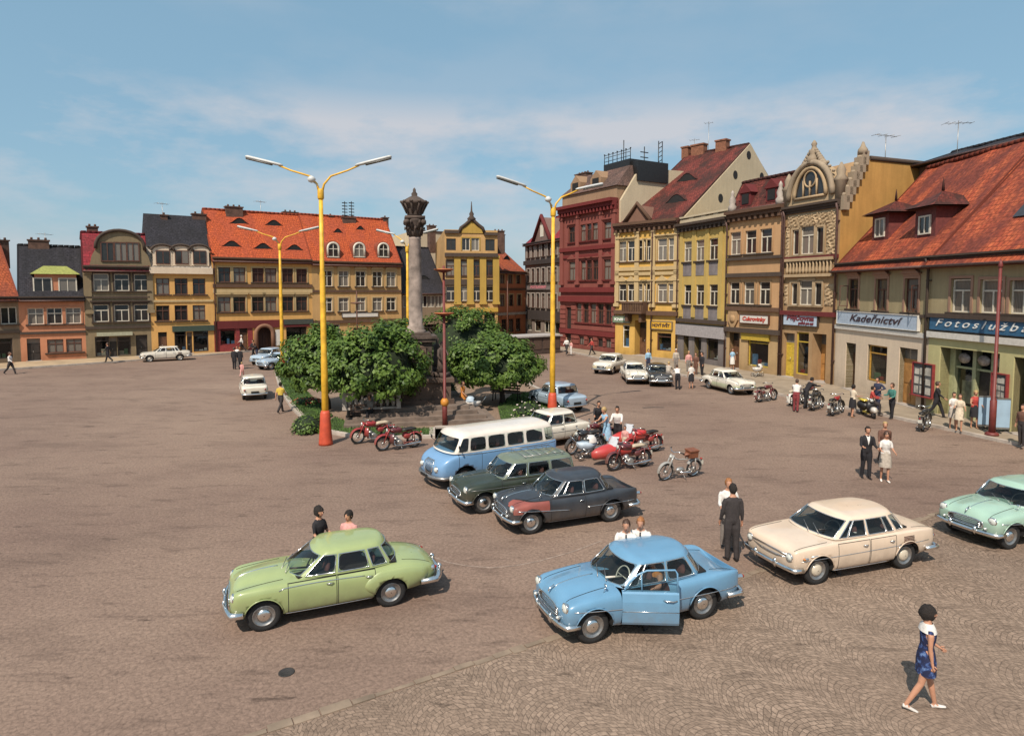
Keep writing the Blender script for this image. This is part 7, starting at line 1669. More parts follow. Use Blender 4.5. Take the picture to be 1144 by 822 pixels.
def moto(A, B, label, tank=MRED, frame=MRED, seat=LEATHER, tilt=7, sidecar=None, moped=False, carrier=None, side=1, group='motorcycles parked on the square', guard=False, deep=True):
    A, B = at(*A), at(*B); h = (A - B).normalized(); L = 1.28 if not moped else 1.18
    c = (A + B) / 2; o = empty('motorcycle' if not moped else 'moped', (c.x, c.y, 0), math.atan2(h.y, h.x), label, 'motorcycle' if not moped else 'moped', group); o.rotation_euler = (R(-tilt * side), 0, math.atan2(h.y, h.x))
    r = .315 if not moped else .30; tw = .047 if not moped else .032; xf, xr = L / 2, -L / 2
    spoked(o, 'wheel', xf, r, tw); spoked(o, 'wheel', xr, r, tw)
    fender(o, 'front_mudguard', xf, r + .03, 10 if not deep else -5, 200 if deep else 150, frame, .06 if moped else .08); fender(o, 'rear_mudguard', xr, r + .03, 30, 205, frame, .065 if moped else .09)
    mb = MB()
    for s in (-1, 1): mb.tube([(xf, s * .085, r), (xf - .14, s * .075, r + .36), (xf - .24, s * .07, r + .58)], [.02, .03, .032], 8)
    mb.build('fork', frame, o, True)
    mb = MB(); mb.tube([(xf - .22, 0, r + .50), (.1, 0, r + .38), (-.22, 0, r + .36), (xr + .12, 0, r + .42)], .026, 7); mb.tube([(xf - .2, 0, r + .40), (.22, 0, .2), (-.2, 0, .18), (xr, 0, r)], .024, 7)
    for s in (-1, 1): mb.tube([(xr, s * .10, r), (xr + .06, s * .12, r + .4)], .022, 6); mb.tube([(xr, s * .08, r), (-.2, s * .07, .24)], .016, 6)
    mb.build('frame', frame if not moped else MGRY, o, True)
    if not moped:
        mb = MB(); mb.ball((.12, 0, r + .49), .16, 14, sc=(1.75, .82, .78)); mb.build('fuel_tank', tank, o, True)
        mb = MB(); mb.tube([(-.10, 0, r + .47), (-.25, 0, r + .49), (-.55, 0, r + .50), (-.72, 0, r + .48)], [.09, .125, .125, .07], 12, flat=.5); mb.build('seat', seat, o, True)
        mb = MB(); mb.lathe([(.10, -.12), (.13, -.11), (.13, .11), (.10, .12)], 16, (-.02, 0, .28), 'y'); mb.tube([(.08, 0, .32), (.15, 0, .50)], .065, 10)
        for k in range(5): mb.tube([(.085 + .014 * k, 0, .36 + .03 * k), (.088 + .014 * k, 0, .367 + .03 * k)], .105, 10)
        mb.build('engine', ALU, o, True)
        for s in (-1, 1):
            mb = MB(); mb.tube([(.16, s * .07, .42), (.24, s * .10, .30), (.12, s * .14, .20), (-.2, s * .15, .20), (-.45, s * .15, .21), (-.85, s * .15, .25), (-.92, s * .15, .26)], [.02, .02, .02, .022, .042, .042, .02], 8); mb.build('exhaust', CHROME, o, True)
        for s in (-1, 1): mb = MB(); mb.ball((-.32, s * .10, r + .22), .12, 10, sc=(1.3, .35, 1)); mb.build('side_box', frame, o, True)
    else:
        mb = MB(); mb.ball((-.02, 0, .30), .12, 10, sc=(1.6, .7, .9)); mb.build('engine', ALU, o, True)
        mb = MB(); mb.tube([(-.20, 0, r + .40), (-.23, 0, r + .50)], .02, 6); mb.tube([(-.12, 0, r + .52), (-.26, 0, r + .54), (-.40, 0, r + .53)], [.05, .10, .11], 10, flat=.5); mb.build('seat', seat, o, True)
        mb = MB(); mb.tube([(.05, .1, .26), (-.3, .12, .22), (-.75, .12, .26)], [.018, .03, .02], 8); mb.build('exhaust', CHROME, o, True)
    mb = MB(); hx, hz = xf - .27, r + .68; w = .33
    mb.tube([(hx - .16, -w, hz + .02), (hx - .02, -w * .62, hz + .06), (hx + .03, -.06, hz), (hx + .03, .06, hz), (hx - .02, w * .62, hz + .06), (hx - .16, w, hz + .02)], .014, 7); hb = mb.build('handlebar', CHROME, o, True)
    for s in (-1, 1): mb = MB(); mb.tube([(hx - .06, s * w * .78, hz + .045), (hx - .17, s * w * 1.02, hz + .018)], .022, 7); mb.build('grip', RUBBER, hb, True)
    mb = MB(); q = .085 if not moped else .065; mb.lathe([(.03, -.14), (q * .8, -.09), (q, 0), (q * .95, .01)], 14, (xf - .16, 0, r + .52), 'x'); hl = mb.build('headlight', tank, o, True); mb = MB(); mb.lathe([(q * .95, .008), (q * .7, .03), (.01, .04)], 14, (xf - .16, 0, r + .52), 'x'); mb.build('lens', M('headlamp lens', (.55, .56, .52), .12), hl, True)
    mb = MB(); mb.box(xr - .34, xr - .325, -.08, .08, r + .12, r + .26); mb.build('number_plate', M('plate white', (.5, .48, .42), .5), o); mb = MB(); mb.ball((xr - .30, 0, r + .31), .04, 8); mb.build('tail_lamp', RED_LENS, o, True)
    mb = MB(); mb.tube([(-.05, .12, .2), (-.1, .28, .03)], .012, 5); mb.tube([(-.05, -.12, .2), (-.1, -.28, .03)], .012, 5); mb.build('stand', STEEL, o)
    if carrier:
        mb = MB(); mb.box(-.62, -.28, -.14, .14, r + .42, r + .64); mb.box(-.64, -.26, -.16, .16, r + .64, r + .68); mb.build('luggage_box', carrier, o)
    if guard:
        for s in (-1, 1): mb = MB(); mb.tube([(.22, s * .1, .22), (.36, s * .22, .40), (.34, s * .2, .72)], [.03, .11, .09], 10, flat=.22); mb.build('leg_shield', tank, o, True)
    if sidecar:
        o.rotation_euler.x = 0; sy = -.82 * side
        mb = MB(); st = [(-.85, .10, .16, .40), (-.75, .25, .16, .52), (-.35, .30, .16, .56), (.1, .31, .16, .57), (.5, .27, .17, .52), (.85, .17, .20, .42), (1.02, .05, .27, .33)]
        rg = [mb.ring((x, sy, (a + b) / 2 + .12), (0, 1, 0), (0, 0, 1), w_, (b - a) / 2 + .08, 16) for x, w_, a, b in st]; mb.skin(rg, True); sc = mb.build('sidecar', sidecar, o, True)
        mb = MB(); mb.ball((-.15, sy, .70), .24, 12, sc=(1.3, .9, .25)); mb.build('cockpit', LEATHER, sc, True)
        mb = MB(); mb.tube([(.2, sy - .24, .68), (.05, sy - .22, .98)], .008, 4); n = 8
        for k in range(n):
            a0_, a1_ = -1 + 2 * k / n, -1 + 2 * (k + 1) / n; f = lambda a: (.30 - .16 * a * a, sy + .25 * a, .68); g = lambda a: (.12 - .14 * a * a, sy + .22 * a, 1.02); mb.face([f(a0_), f(a1_), g(a1_), g(a0_)])
        mb.build('windscreen', M('clear screen', (.5, .52, .55), .1, .1), sc, True)
        mb = MB(); mb.torus((0, 0, 0), .225, .05, 'y', 20, 8); wv = mb.build('wheel', RUBBER, o, True, (-.25, sy - .36 * side, .275)); mb = MB(); mb.lathe([(.2, -.02), (.05, -.05), (.05, .05), (.2, .02)], 16, (0, 0, 0), 'y'); mb.build('rim', CHROME, wv, True)
        mb = MB(); [mb.tube([(x, 0, .25), (x, sy, .25)], .02, 6) for x in (.3, -.4)]; mb.build('sidecar_strut', BLACK, o)
    return o
def scooter(A, B, label):
    A, B = at(*A), at(*B); h = (A - B).normalized(); c = (A + B) / 2; o = empty('scooter', (c.x, c.y, 0), math.atan2(h.y, h.x), label, 'scooter', 'motorcycles parked on the square'); o.rotation_euler.x = R(6)
    WH = paint('scooter white', (.66, .62, .56))
    for x in (.62, -.6): 
        mb = MB(); mb.torus((0, 0, 0), .185, .05, 'y', 20, 8); w = mb.build('wheel', RUBBER, o, True, (x, 0, .235)); mb = MB(); mb.lathe([(.15, -.03), (.06, -.05), (.06, .05), (.15, .03)], 16, (0, 0, 0), 'y'); mb.build('rim', STEEL, w, True)
    mb = MB(); mb.ball((-.5, 0, .50), .26, 14, sc=(1.7, .95, .95)); mb.build('rear_cowl', BLACK, o, True)
    mb = MB(); mb.tube([(.62, 0, .44), (.78, 0, .46), (.9, 0, .36)], [.17, .15, .06], 12); mb.build('front_mudguard', WH, o, True)
    mb = MB(); mb.tube([(.40, 0, .30), (.48, 0, .6), (.42, 0, .88)], [.20, .24, .15], 14, flat=.3); mb.build('leg_shield', BLACK, o, True)
    mb = MB(); mb.box(-.2, .40, -.18, .18, .22, .28); mb.build('floorboard', MYEL, o)
    mb = MB(); mb.tube([(-.12, 0, .78), (-.4, 0, .80), (-.85, 0, .78)], [.10, .15, .11], 12, flat=.45); mb.build('seat', MYEL, o, True)
    mb = MB(); mb.tube([(.30, -.32, 1.0), (.42, 0, .96), (.30, .32, 1.0)], .018, 7); mb.tube([(.42, 0, .96), (.44, 0, .8)], .03, 7); mb.build('handlebar', CHROME, o, True)
    lamp(o, 'headlight', (.55, 0, .90), .08); mb = MB(); mb.tube([(-.4, -.2, .2), (-.9, -.2, .24)], .04, 8); mb.build('exhaust', STEEL, o, True)
moto((405, 495), (427, 492), 'red motorcycle with its front wheel to the kerb, left of the pair by the island', guard=True, seat=M('pale seat', (.45, .36, .26), .6))
moto((428.5, 503.5), (461, 499.5), 'dark red motorcycle, right of the pair by the island', tank=MDARK, frame=MRED, guard=True)
moto((682, 526.5), (722, 520.5), 'dark red motorcycle with a bright red pointed sidecar', tank=MDARK, frame=MDARK, sidecar=MBRT, seat=M('pale seat', (.45, .36, .26), .6))
moto((699, 509), (737, 503), 'red motorcycle with bright red sidecar and clear windscreen, behind the nearer outfit', tank=MBRT, frame=MRED, sidecar=MBRT, side=1)
moto((740, 537), (776, 531.5), 'light grey moped with brown saddle and luggage box standing alone', tank=MGRY, frame=MGRY, moped=True, seat=TANL, carrier=TANL)
moto((637, 508.5), (668, 503), 'black motorcycle beside the white small saloon and the pram', tank=MBLK, frame=MBLK)
moto((650, 499), (682, 494), 'maroon motorcycle behind the black one', tank=MDARK, frame=MDARK)
moto((869, 446.5), (844, 450), 'maroon motorcycle pointing right, farthest left of the kerbside row', tank=MDARK, frame=MDARK)
moto((904, 449.5), (878, 455), 'black and white motorcycle with a pale seat, second of the kerbside row', tank=MBLK, frame=M('white mudguard', (.6, .57, .52), .4), seat=M('pale seat', (.45, .36, .26), .6))
moto((925, 453), (901, 461.5), 'black motorcycle with much chrome, third of the kerbside row', tank=MBLK, frame=MBLK)
moto((947, 459), (923, 467), 'black motorcycle with a red tank, fourth of the kerbside row', tank=MRED, frame=MBLK)
moto((917, 448), (893, 452), 'dark motorcycle close to the kerb behind the person bending over', tank=MDARK, frame=MBLK)
scooter((980, 469.5), (960, 461), 'black and yellow scooter with white front mudguard by the kerb')
moto((1041, 475.5), (1028, 484), 'dark motorcycle standing alone before the striding man in black', tank=MBLK, frame=MBLK)
p_ = at(973, 464); person((p_.x, p_.y, .12), 330, 1.62, 'person in a red shirt sitting on the yellow scooter', top='red', bottom='dark', hair='black', pose=dict(SIT, legs=((70, 70), (70, 70))))
def pram(px, py, rz, label, body, hood, z=0):
    p = at(px, py, z); o = empty('pram', p, R(rz), label, 'pram'); 
    for x in (-.28, .28):
        for y in (-.2, .2):
            mb = MB(); mb.torus((0, 0, 0), .125, .014, 'y', 16, 6); w = mb.build('wheel', RUBBER, o, True, (x, y, .14)); mb = MB(); [mb.tube([(0, 0, 0), (math.cos(a) * .12, 0, math.sin(a) * .12)], .006, 4) for a in [k * PI / 4 for k in range(8)]]; mb.build('spokes', CHROME, w)
    mb = MB(); [mb.tube([(x, -.2, .14), (x, .2, .14)], .012, 5) for x in (-.28, .28)]; [mb.tube([(-.28, y, .14), (.2, y, .45)], .012, 5) for y in (-.17, .17)]; [mb.tube([(.28, y, .14), (-.2, y, .45)], .012, 5) for y in (-.17, .17)]; mb.build('chassis', CHROME, o)
    mb = MB(); rg = [mb.ring((0, 0, z_), (1, 0, 0), (0, 1, 0), a, b_, 16) for z_, a, b_ in ((.38, .2, .12), (.42, .33, .18), (.55, .40, .21), (.66, .42, .22))]; mb.skin(rg, True); mb.build('body', body, o, True)
    mb = MB(); n = 6
    rg = [mb.ring((.12 - .02 * k, 0, .66), (math.cos(R(-10 + 25 * k)) * .34, 0, math.sin(R(-10 + 25 * k)) * .34), (0, .22, 0), 1, 1, 12) for k in range(0)]
    mb.ball((.16, 0, .66), .24, 12, sc=(1.05, .95, 1.2)); bmesh.ops.delete(mb.bm, geom=[f for f in mb.bm.faces if f.calc_center_median().z < .64 or f.calc_center_median().x < .02], context='FACES'); mb.build('hood', hood, o, True)
    mb = MB(); mb.tube([(-.35, -.18, .55), (-.62, -.18, .88), (-.66, 0, .92), (-.62, .18, .88), (-.35, .18, .55)], .012, 6); mb.build('handle', CHROME, o, True)
PRB = M('pale blue pram cloth', (.42, .50, .58), .6); PRW = M('white pram cloth', (.62, .58, .54), .6)
pram(655, 513, 15, 'pale blue and white pram standing beside the motorcycles', PRB, PRW)
pram(846, 420.5, 20, 'white pram outside the confectioner shop window', PRW, PRW, .125); pram(529, 462, 200, 'white low pram beside the person in orange', PRW, PRB)
# ---------------------------------------------------------------- the green island: kerb, grass, trees, column
isl = [at(*p) for p in ((307, 417), (310, 430), (316, 443), (326, 458), (342, 474), (362, 483.5), (388, 488.5), (430, 491), (486, 490), (486, 480), (560, 478), (622, 470), (640, 462), (632, 448), (604, 436), (580, 424), (560, 414), (540, 408), (480, 402), (400, 402), (330, 407))]
kerb('kerb', isl + isl[:1], .25, .14)
sheet('path', isl, .05, GRAVEL)
GRASSB = M('grass soil', (.045, .075, .02), .95, .4, 3, bmp=.5)
def lawn(pts):
    P = [at(*p) for p in pts]; sheet('lawn', P, .11, GRASSB); c = sum(P, Vector()) / len(P)
    mb = MB(); rr = random.Random(len(pts)); tri = [(c, P[i], P[(i + 1) % len(P)]) for i in range(len(P))]
    ar = [((b - a).cross(d - a)).length for a, b, d in tri]
    for t, A in zip(tri, ar):
        for _ in range(int(A * 90)):
            u, v = rr.random(), rr.random(); u, v = (1 - u, 1 - v) if u + v > 1 else (u, v); p = t[0] + (t[1] - t[0]) * u + (t[2] - t[0]) * v; a = rr.uniform(0, 6.28); w, h = rr.uniform(.015, .03), rr.uniform(.05, .13)
            mb.face([(p.x - w * math.cos(a), p.y - w * math.sin(a), .105), (p.x + w * math.cos(a), p.y + w * math.sin(a), .105), (p.x + rr.uniform(-.04, .04), p.y + rr.uniform(-.04, .04), .105 + h)])
    tag(mb.build('grass', M('grass blades', (.07, .13, .025), .8, .5, 2), recalc=False), kind='stuff')
lawn([(309, 420), (312, 432), (318, 444), (328, 458), (344, 473), (352, 478), (372, 466), (352, 448), (337, 432), (325, 420)])
lawn([(356, 480), (364, 483), (390, 487.5), (430, 490), (484, 489), (484, 481), (440, 480), (395, 476), (374, 468)])
lawn([(560, 474), (620, 468), (636, 461), (628, 450), (600, 440), (575, 440), (556, 456)])
lawn([(330, 409), (400, 404), (480, 404), (540, 410), (560, 416), (500, 424), (420, 422), (350, 420)])
def leafmat(name, lo, hi):
    m, nt, b = newmat(name); co = N(nt, 'ShaderNodeTexCoord').outputs['Object']; g = N(nt, 'ShaderNodeNewGeometry')
    f = mixc(nt, .5, ramp(nt, noise(nt, co, 1.6, 3), [(.35, 0), (.65, 1)]), g.outputs['Random Per Island'])
    nt.links.new(mixc(nt, f, lo, hi), b.inputs['Base Color']); b.inputs['Roughness'].default_value = .5; b.inputs['Specular IOR Level'].default_value = .35
    tr = N(nt, 'ShaderNodeBsdfTranslucent'); nt.links.new(mixc(nt, f, tuple(c * 1.2 for c in lo), tuple(c * 1.3 for c in hi)), tr.inputs[0]); mx = nt.nodes.new('ShaderNodeMixShader'); mx.inputs[0].default_value = .22
    nt.links.new(b.outputs[0], mx.inputs[1]); nt.links.new(tr.outputs[0], mx.inputs[2]); nt.links.new(mx.outputs[0], nt.nodes['Material Output'].inputs[0]); return m
LEAF = leafmat('broad leaves', (.032, .074, .012), (.155, .235, .042)); BARK = M('bark', (.055, .040, .030), .95, .4, 6, bmp=.8)
def tree(base, label, rx, ry, zlo, zhi, seed, nl=5200, lean=(0, 0), leaf=.115, droop=.5, trunk=.15):
    """umbrella shaped tree: trunk and limbs, leaves in clumps on the skin and inside of the crown"""
    rr = random.Random(seed); o = empty('broadleaf_tree', (base.x, base.y, .05), 0, label, 'tree', 'trees on the island'); zc = zlo + (zhi - zlo) * .42; c = Vector((lean[0], lean[1], zc))
    mb = MB(); fork = Vector((lean[0] * .3, lean[1] * .3, zlo + .35)); mb.tube([(0, 0, -.1), (.02, .01, .4), fork * .6 + Vector((0, 0, fork.z * .4 * .0)), fork], [trunk * 1.3, trunk, trunk * .9, trunk * .85], 10)
    mb.build('trunk', BARK, o, True)
    clumps = []
    n = 150
    for i in range(n):
        a = rr.uniform(0, 2 * PI); v = rr.uniform(-.75, 1); q = math.sqrt(max(0, 1 - v * v)); k = rr.uniform(.80, 1.02) if i < n * .8 else rr.uniform(.4, .75)
        bumpy = 1 + .10 * math.sin(a * 3 + seed) + .06 * math.sin(a * 7 + seed * 2)
        z = v * (zhi - zc) if v > 0 else v * (zc - zlo); clumps.append((c + Vector((math.cos(a) * q * rx * k * bumpy, math.sin(a) * q * ry * k * bumpy, z * k)), v))
    for i in range(9):
        t = clumps[i * 7 % n][0]; m_ = fork.lerp(t, .5) + Vector((rr.uniform(-.2, .2), rr.uniform(-.2, .2), .25)); mb = MB(); mb.tube([fork - Vector((0, 0, .15)), m_, t], [trunk * .55, trunk * .32, .02], 7); mb.build('limb', BARK, o, True)
    vs, fs = [], []; N_ = Vector
    per = nl // n
    for (p, v) in clumps:
        s = rr.uniform(.34, .58) * (rx / 2.5) ** .5
        out = (p - c); out = N_((out.x / rx, out.y / ry, out.z / (zhi - zc) * 1.2)).normalized() if out.length > .01 else N_((0, 0, 1))
        for _ in range(per):
            d = N_((rr.gauss(0, 1), rr.gauss(0, 1), rr.gauss(0, .7))); d = d.normalized() * s * rr.random() ** .45; q = p + d
            nrm = (out * .8 + d.normalized() * .7 + N_((rr.uniform(-.6, .6), rr.uniform(-.6, .6), rr.uniform(.0, .9)))).normalized()
            a = nrm.cross(N_((rr.uniform(-1, 1), rr.uniform(-1, 1), rr.uniform(-1, .2)))).normalized(); b = nrm.cross(a).normalized(); l = leaf * rr.uniform(.7, 1.25)
            i0 = len(vs); vs += [q - a * l * .9, q - b * l * .55 - nrm * l * .1, q + a * l * 1.0 - nrm * l * .25, q + b * l * .55 - nrm * l * .1]; fs.append((i0, i0 + 1, i0 + 2, i0 + 3))
    me = bpy.data.meshes.new('crown'); me.from_pydata(vs, [], fs); me.materials.append(LEAF); link('crown', me, o)
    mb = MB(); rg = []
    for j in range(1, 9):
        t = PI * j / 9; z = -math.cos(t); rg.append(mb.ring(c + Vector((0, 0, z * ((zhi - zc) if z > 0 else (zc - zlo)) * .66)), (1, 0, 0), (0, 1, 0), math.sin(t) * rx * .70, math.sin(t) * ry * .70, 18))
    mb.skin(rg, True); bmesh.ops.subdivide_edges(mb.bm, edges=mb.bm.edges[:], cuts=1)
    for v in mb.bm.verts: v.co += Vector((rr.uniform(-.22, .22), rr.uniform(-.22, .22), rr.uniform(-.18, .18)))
    mb.build('shade_core', M('painted leaf shade', (.012, .022, .006), .9, .4, 3), o)  # inner shade of the crown painted on an added near-black core
def tree_px(bx, by, x0, x1, yt, yb, label, seed, ryk=1.0, **k):
    b = at(bx, by); Y = b.y
    def X(x): return (ray(x, 400) * (Y / ray(x, 400).y)).x
    def Z(y): r = ray((x0 + x1) / 2, y); return CAMH + r.z * Y / r.y
    w = (X(x1) - X(x0)) / 2; cx = (X(x1) + X(x0)) / 2
    tree(b, label, w * .93, w * ryk, Z(yb) + .3, Z(yt) - .2, seed, lean=(cx - b.x, 0), **k)
tree_px(391, 471, 360, 481, 357, 458, 'large round leafy tree in front of the column, its trunk behind the left lamp post', 3, ryk=.85, nl=12000)
tree_px(366, 458, 311, 402, 360, 447, 'round leafy tree at the left tip of the island behind the yellow lamp post', 5, ryk=.9, nl=11000)
tree_px(561, 452, 500, 612, 374, 439, 'flat topped leafy tree right of the column in full light', 11, ryk=.85, nl=12000)
tree_px(520, 428, 460, 574, 339, 428, 'tall darker leafy tree behind the column', 17, ryk=.8, nl=11000)
tree_px(446, 428, 412, 474, 352, 425, 'leafy tree behind the column and the large left tree', 23, ryk=1.0, nl=8000)
def shrub(px, py, w, h, label, seed, fl=None, name='shrub'):
    p = at(px, py); rr = random.Random(seed); o = empty(name, (p.x, p.y, .06), 0, label, 'shrub'); vs, fs, f2 = [], [], []
    for i in range(700):
        d = Vector((rr.gauss(0, 1), rr.gauss(0, 1), rr.gauss(0, 1))).normalized(); d.z = abs(d.z); q = Vector((d.x * w, d.y * w, d.z * h)) * rr.uniform(.6, 1); n_ = (d + Vector((rr.uniform(-.6, .6), rr.uniform(-.6, .6), rr.uniform(0, .6)))).normalized(); a = n_.cross(Vector((rr.uniform(-1, 1), rr.uniform(-1, 1), .3))).normalized(); b = n_.cross(a); l = rr.uniform(.05, .09)
        i0 = len(vs); vs += [q - a * l, q - b * l * .6, q + a * l, q + b * l * .6]; fs.append((i0, i0 + 1, i0 + 2, i0 + 3))
    me = bpy.data.meshes.new('foliage'); me.from_pydata(vs, [], fs); me.materials.append(LEAF); link('foliage', me, o)
    mb = MB(); mb.ball((0, 0, h * .3), 1, 12, sc=(w * .8, w * .8, h * .6)); mb.build('shade_core', M('painted leaf shade', (.012, .022, .006), .9), o)  # added dark core with the shrub's inner shade put into its colour
    if fl:
        mb = MB()
        for i in range(46): d = Vector((rr.gauss(0, 1), rr.gauss(0, 1), abs(rr.gauss(0, 1)))).normalized(); mb.ball((d.x * w, d.y * w, d.z * h), rr.uniform(.03, .06), 6)
        mb.build('blossom', fl, o)
shrub(591, 474, .9, 1.1, 'round dark shrub with white blossom at the right end of the island', 4, M('white blossom', (.6, .5, .45), .8))
shrub(343, 452, .9, .35, 'low bed of red flowers on the left lawn', 6, M('red blossom', (.5, .08, .04), .8), name='flower_bed'); shrub(497, 446, .8, 1.3, 'yellowish green shrub beside the column steps', 8); shrub(585, 478, .6, .35, 'low bed of red flowers behind the minibus', 9, M('red blossom', (.5, .08, .04), .8), name='flower_bed')
shrub(344, 483, .8, .8, 'dark low shrub on the lawn left of the yellow lamp post', 12); shrub(432, 460, .7, .9, 'dark shrub in the shade beneath the large left tree', 14)
def bench(px, py, rz, label, mat):
    o = empty('bench', at(px, py) + Vector((0, 0, .05)), R(rz), label, 'bench')
    mb = MB(); [mb.box(-.9, .9, y, y + .09, .43, .47) for y in (-.2, -.09, .02, .13)]; mb.build('seat', mat, o)
    mb = MB(); [mb.box(-.9, .9, .25, .28, z, z + .1) for z in (.55, .70, .85)]; mb.build('backrest', mat, o)
    for x in (-.75, .75): mb = MB(); mb.tube([(x, -.18, 0), (x, -.16, .43)], .03, 6); mb.tube([(x, .28, 0), (x, .22, .43), (x, .30, .95)], .03, 6); mb.box(x - .03, x + .03, -.18, .24, .40, .43); mb.build('leg', BLACK, o)
bench(413, 473, 195, 'dark bench with a seated person under the large left tree', M('dark bench slats', (.06, .035, .025), .7)); bench(566, 448, 160, 'brown bench under the flat topped tree', M('brown bench slats', (.11, .06, .035), .7))
# the column
cb = at(465.5, 461.5); col = empty('monument_column', (cb.x, cb.y, .05), R(12), 'tall stone column with a dark capital and crown on a statued pedestal', 'monument')
def sq(mb, w, z0, z1): mb.box(-w / 2, w / 2, -w / 2, w / 2, z0, z1)
for i in range(4): mb = MB(); sq(mb, 7.0 - i * .75, i * .17, i * .17 + .17); mb.build('step', M('shade-tinted worn brown stone', (.17, .125, .098), .9, .3, 2, bmp=.3), col)  # tree shade over the steps is put into the stone colour
DST = M('dark sandstone', (.085, .060, .048), .9, .4, 3, bmp=.4)
mb = MB(); sq(mb, 3.5, .68, .9); sq(mb, 3.2, .9, 1.75); sq(mb, 3.5, 1.75, 1.95); mb.build('plinth', M('brown sandstone', (.115, .075, .055), .9, .35, 2, bmp=.4), col)
mb = MB(); sq(mb, 1.75, 1.95, 2.15); sq(mb, 1.5, 2.15, 3.7); sq(mb, 1.85, 3.7, 3.86); sq(mb, 2.0, 3.86, 4.0); sq(mb, 1.4, 4.0, 4.15); mb.build('pedestal', DST, col)
mb = MB(); mb.lathe([(.62, 4.15), (.62, 4.25), (.50, 4.32), (.54, 4.42), (.42, 4.5), (.425, 5.6), (.40, 7.2), (.36, 8.85), (.40, 8.9), (.36, 8.96)], 24, cap=False); [setattr(v.co, 'x', v.co.x * .82) or setattr(v.co, 'y', v.co.y * .82) for v in mb.bm.verts]; mb.build('shaft', M('pale sandstone', (.30, .235, .20), .9, .5, 1.8, bmp=.3), col, True)
mb = MB(); mb.lathe([(.36, 8.96), (.40, 9.2), (.44, 9.5), (.62, 9.78), (.60, 9.85)], 16); rr = random.Random(2)
for lv, zz, q in ((0, 9.25, .45), (1, 9.55, .52)):
    for i in range(8): a = 2 * PI * (i + .5 * lv) / 8; mb.tube([(math.cos(a) * q * .8, math.sin(a) * q * .8, zz - .2), (math.cos(a) * q, math.sin(a) * q, zz + .1), (math.cos(a) * q * 1.3, math.sin(a) * q * 1.3, zz + .18), (math.cos(a) * q * 1.3, math.sin(a) * q * 1.3, zz + .06)], [.10, .09, .07, .03], 6)
for i in range(4): a = PI / 4 + PI / 2 * i; mb.ball((math.cos(a) * .68, math.sin(a) * .68, 9.7), .16, 8)
sq(mb, 1.15, 9.85, 10.0); [setattr(v.co, 'x', v.co.x * .86) or setattr(v.co, 'y', v.co.y * .86) for v in mb.bm.verts]; mb.build('capital', DST, col, True)
mb = MB(); mb.lathe([(.40, 10.0), (.42, 10.15), (.46, 10.5), (.62, 10.85), (.74, 10.95), (.70, 11.1), (.45, 11.3), (.30, 11.42), (.16, 11.5), (.17, 11.68), (.09, 11.8), (.08, 12.0), (.01, 12.12)], 14)
for i in range(10): a = 2 * PI * i / 10; mb.ball((math.cos(a) * .70, math.sin(a) * .70, 11.05), .12, 8); mb.tube([(math.cos(a) * .42, math.sin(a) * .42, 10.2), (math.cos(a) * .56, math.sin(a) * .56, 10.6), (math.cos(a) * .70, math.sin(a) * .70, 10.95)], .06, 5)
[setattr(v.co, 'z', 10.0 + (v.co.z - 10) * .68) for v in mb.bm.verts]; [setattr(v.co, 'x', v.co.x * .9) or setattr(v.co, 'y', v.co.y * .9) for v in mb.bm.verts]; mb.build('crown_finial', DST, col, True)
def statue(x, y, rz, z0=1.95):
    mb = MB(); mb.T = Matrix.Translation((x, y, z0)) @ Matrix.Rotation(rz, 4, 'Z'); mb.box(-.3, .3, -.3, .3, 0, .25)
    mb.skin([mb.ring((q, 0, z), (1, 0, 0), (0, 1, 0), a, b_, 12) for q, z, a, b_ in ((0, .25, .27, .32), (.02, .6, .22, .27), (0, 1.0, .17, .22), (.02, 1.3, .16, .24), (0, 1.45, .12, .2), (0, 1.52, .06, .07), (.02, 1.58, .08, .075), (.02, 1.68, .10, .09), (.01, 1.8, .06, .06))])
    mb.tube([(0, .22, 1.4), (.14, .30, 1.1), (.28, .12, 1.12)], [.075, .065, .05], 7); mb.tube([(0, -.22, 1.4), (.05, -.34, 1.1), (.2, -.3, .85)], [.075, .065, .05], 7); mb.build('statue', DST, col, True)
for sx in (-1, 1):
    for sy in (-1, 1): statue(sx * 1.2, sy * 1.2, math.atan2(sy, sx))
for i in range(4):
    mb = MB(); mb.T = Matrix.Rotation(PI / 2 * i, 4, 'Z'); mb.box(-.45, .45, -.80, -.752, 2.3, 3.4); mb.prism([(-.5, 3.4), (.5, 3.4), (0, 3.62)], -.82, -.752); mb.build('relief_panel', M('brown sandstone', (.17, .11, .08), .9), col)
mb = MB()
for (xa, xb) in ((-3.4, -1.1),):
    for i in range(8): mb.lathe([(.06, 0), (.11, .2), (.06, .45), (.08, .6)], 8, (xa + (xb - xa) * (i + .5) / 8, -2.35, .68 + .1))
    mb.box(xa, xb, -2.47, -2.23, .68, .78); mb.box(xa, xb, -2.5, -2.2, 1.38, 1.52); mb.box(xa - .2, xa, -2.52, -2.18, .68, 1.6); mb.box(xb, xb + .2, -2.52, -2.18, .68, 1.6)
mb.build('balustrade', PALESTONE, col)
